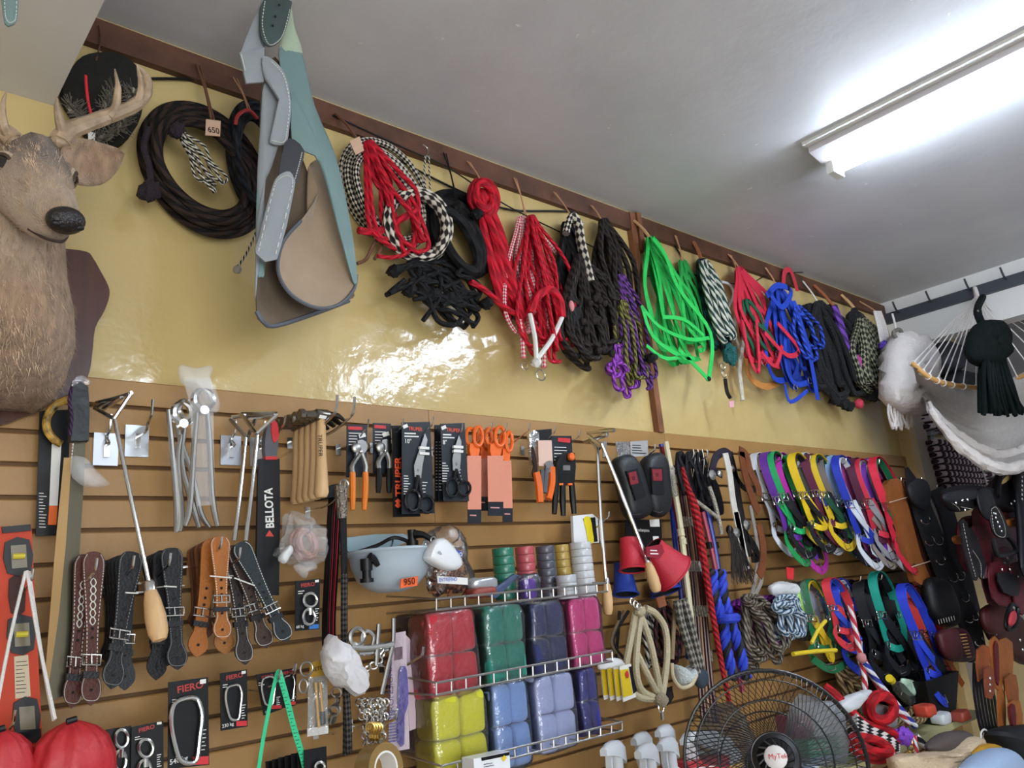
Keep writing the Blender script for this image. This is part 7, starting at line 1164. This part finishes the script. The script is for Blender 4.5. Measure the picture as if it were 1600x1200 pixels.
t = ply('brown saddle skirt with round silver studs at the right edge', [('skirt', [(1535, 960), (1580, 955), (1606, 990), (1606, 1040), (1560, 1010), (1545, 990)], .38, .08, lea('#3e1d17'))]); studs(t, [(1550, 972), (1556, 990), (1594, 1000), (1598, 1015)], .43, .01)
t = T('stirrup', 'red and black stirrup tread hanging among the saddle leather', 'stirrup', P(1583, 965, .6)); MB().tube(PP([(1580, 945), (1590, 950), (1588, 975), (1580, 985), (1572, 980), (1574, 960)], .6), .01, 7, True).build('frame', BLACK, t); pillow([(1579, 958), (1586, 955), (1587, 968), (1581, 978), (1576, 974)], .62, .02).build('tread', mat('red_tread', '#a8323c', .6), t); MB().ring(P(1584, 950, .615), .008, .003).build('rivet', CHROME, t)
t = ply('tan leather stirrup straps with dark red lining in the lower right', [('strap', [(1548, 1000), (1562, 1002), (1568, 1060), (1562, 1080), (1552, 1060)], .5, .02, TANL), ('strap', [(1562, 1000), (1582, 1004), (1582, 1060), (1572, 1080), (1566, 1040)], .48, .02, TANL), ('lining', [(1554, 1008), (1560, 1008), (1562, 1062), (1558, 1066)], .515, .01, lea('#5a1418')), ('strap', [(1572, 1060), (1588, 1055), (1592, 1100), (1580, 1108)], .52, .02, lea('#8a4c22')), ('buckle_strap', [(1576, 1100), (1594, 1096), (1598, 1136), (1582, 1138)], .54, .02, TANL), ('lining', [(1578, 1104), (1586, 1102), (1588, 1132), (1582, 1132)], .555, .008, lea('#5a1418')), ('strap', [(1560, 1080), (1570, 1080), (1572, 1136), (1562, 1136)], .5, .018, TANL)])
t = ply('brown leather strap with silver studs beside the tan stirrup leathers', [('strap', [(1540, 1045), (1552, 1045), (1554, 1085), (1542, 1090)], .54, .02, lea('#7a3c22')), ('rust_strap', [(1528, 1015), (1545, 1010), (1546, 1040), (1530, 1065)], .5, .02, lea('#8a4620'))]); studs(t, [(1547, 1060), (1547, 1070), (1547, 1080)], .553, .008)
t = T('fringed_straps', 'black leather strings hanging in a long fringe at the lower right', 'leather strings', P(1535, 1090, .45))
for i in range(7): strap(MB(), [(1522+i*4, 1035+i*3), (1522+i*5, 1080), (1530+i*5, 1130), (1536+i*5, 1145)], 4, .45, .003).build('string', SB, t)
# lower right corner
t = T('fleece_pad', 'cream fleece saddle pad with brown cover under the pale shelf', 'saddle pad', P(1460, 1180, .45)); bunchy([(1395, 1185), (1440, 1178), (1480, 1172), (1500, 1155), (1520, 1150), (1528, 1160), (1510, 1180), (1490, 1215), (1420, 1225)], .5, .14, mat('cream_fleece', '#cdb596', .95, bump=1, bscale=70), 'fleece', t, .01); pillow([(1450, 1165), (1475, 1145), (1505, 1142), (1515, 1152), (1485, 1172), (1460, 1178)], .48, .08).build('cover', mat('taupe_cover', '#4f4542', .8), t)
one('yellow_cloth', pillow([(1505, 1188), (1520, 1166), (1550, 1162), (1560, 1175), (1530, 1200)], .55, .1), mat('yellow_cloth', '#b98a1c', .8), 'mustard yellow cloth between fleece pad and light blue fabric', 'cloth'); one('blue_cloth', pillow([(1505, 1210), (1530, 1180), (1565, 1168), (1590, 1190), (1600, 1240), (1520, 1240)], .62, .14), mat('light_blue_cloth', '#9db3d0', .8, bump=.2), 'light blue folded fabric in the lower right corner', 'cloth'); one('black_bag', pillow([(1556, 1142), (1600, 1132), (1640, 1140), (1640, 1200), (1600, 1205), (1570, 1175)], .55, .2), mat('black_fabric', '#0f1013', .7), 'black bag with a small silver stud in the lower right corner', 'bag')
t = T('white_string_loop', 'white string loop hanging above the fleece pad', 'string', P(1538, 1145, .5)); MB().tube(PP([(1534, 1165), (1533, 1145), (1540, 1140), (1546, 1152)], .5), .004, 5).build('string', WHITE, t)
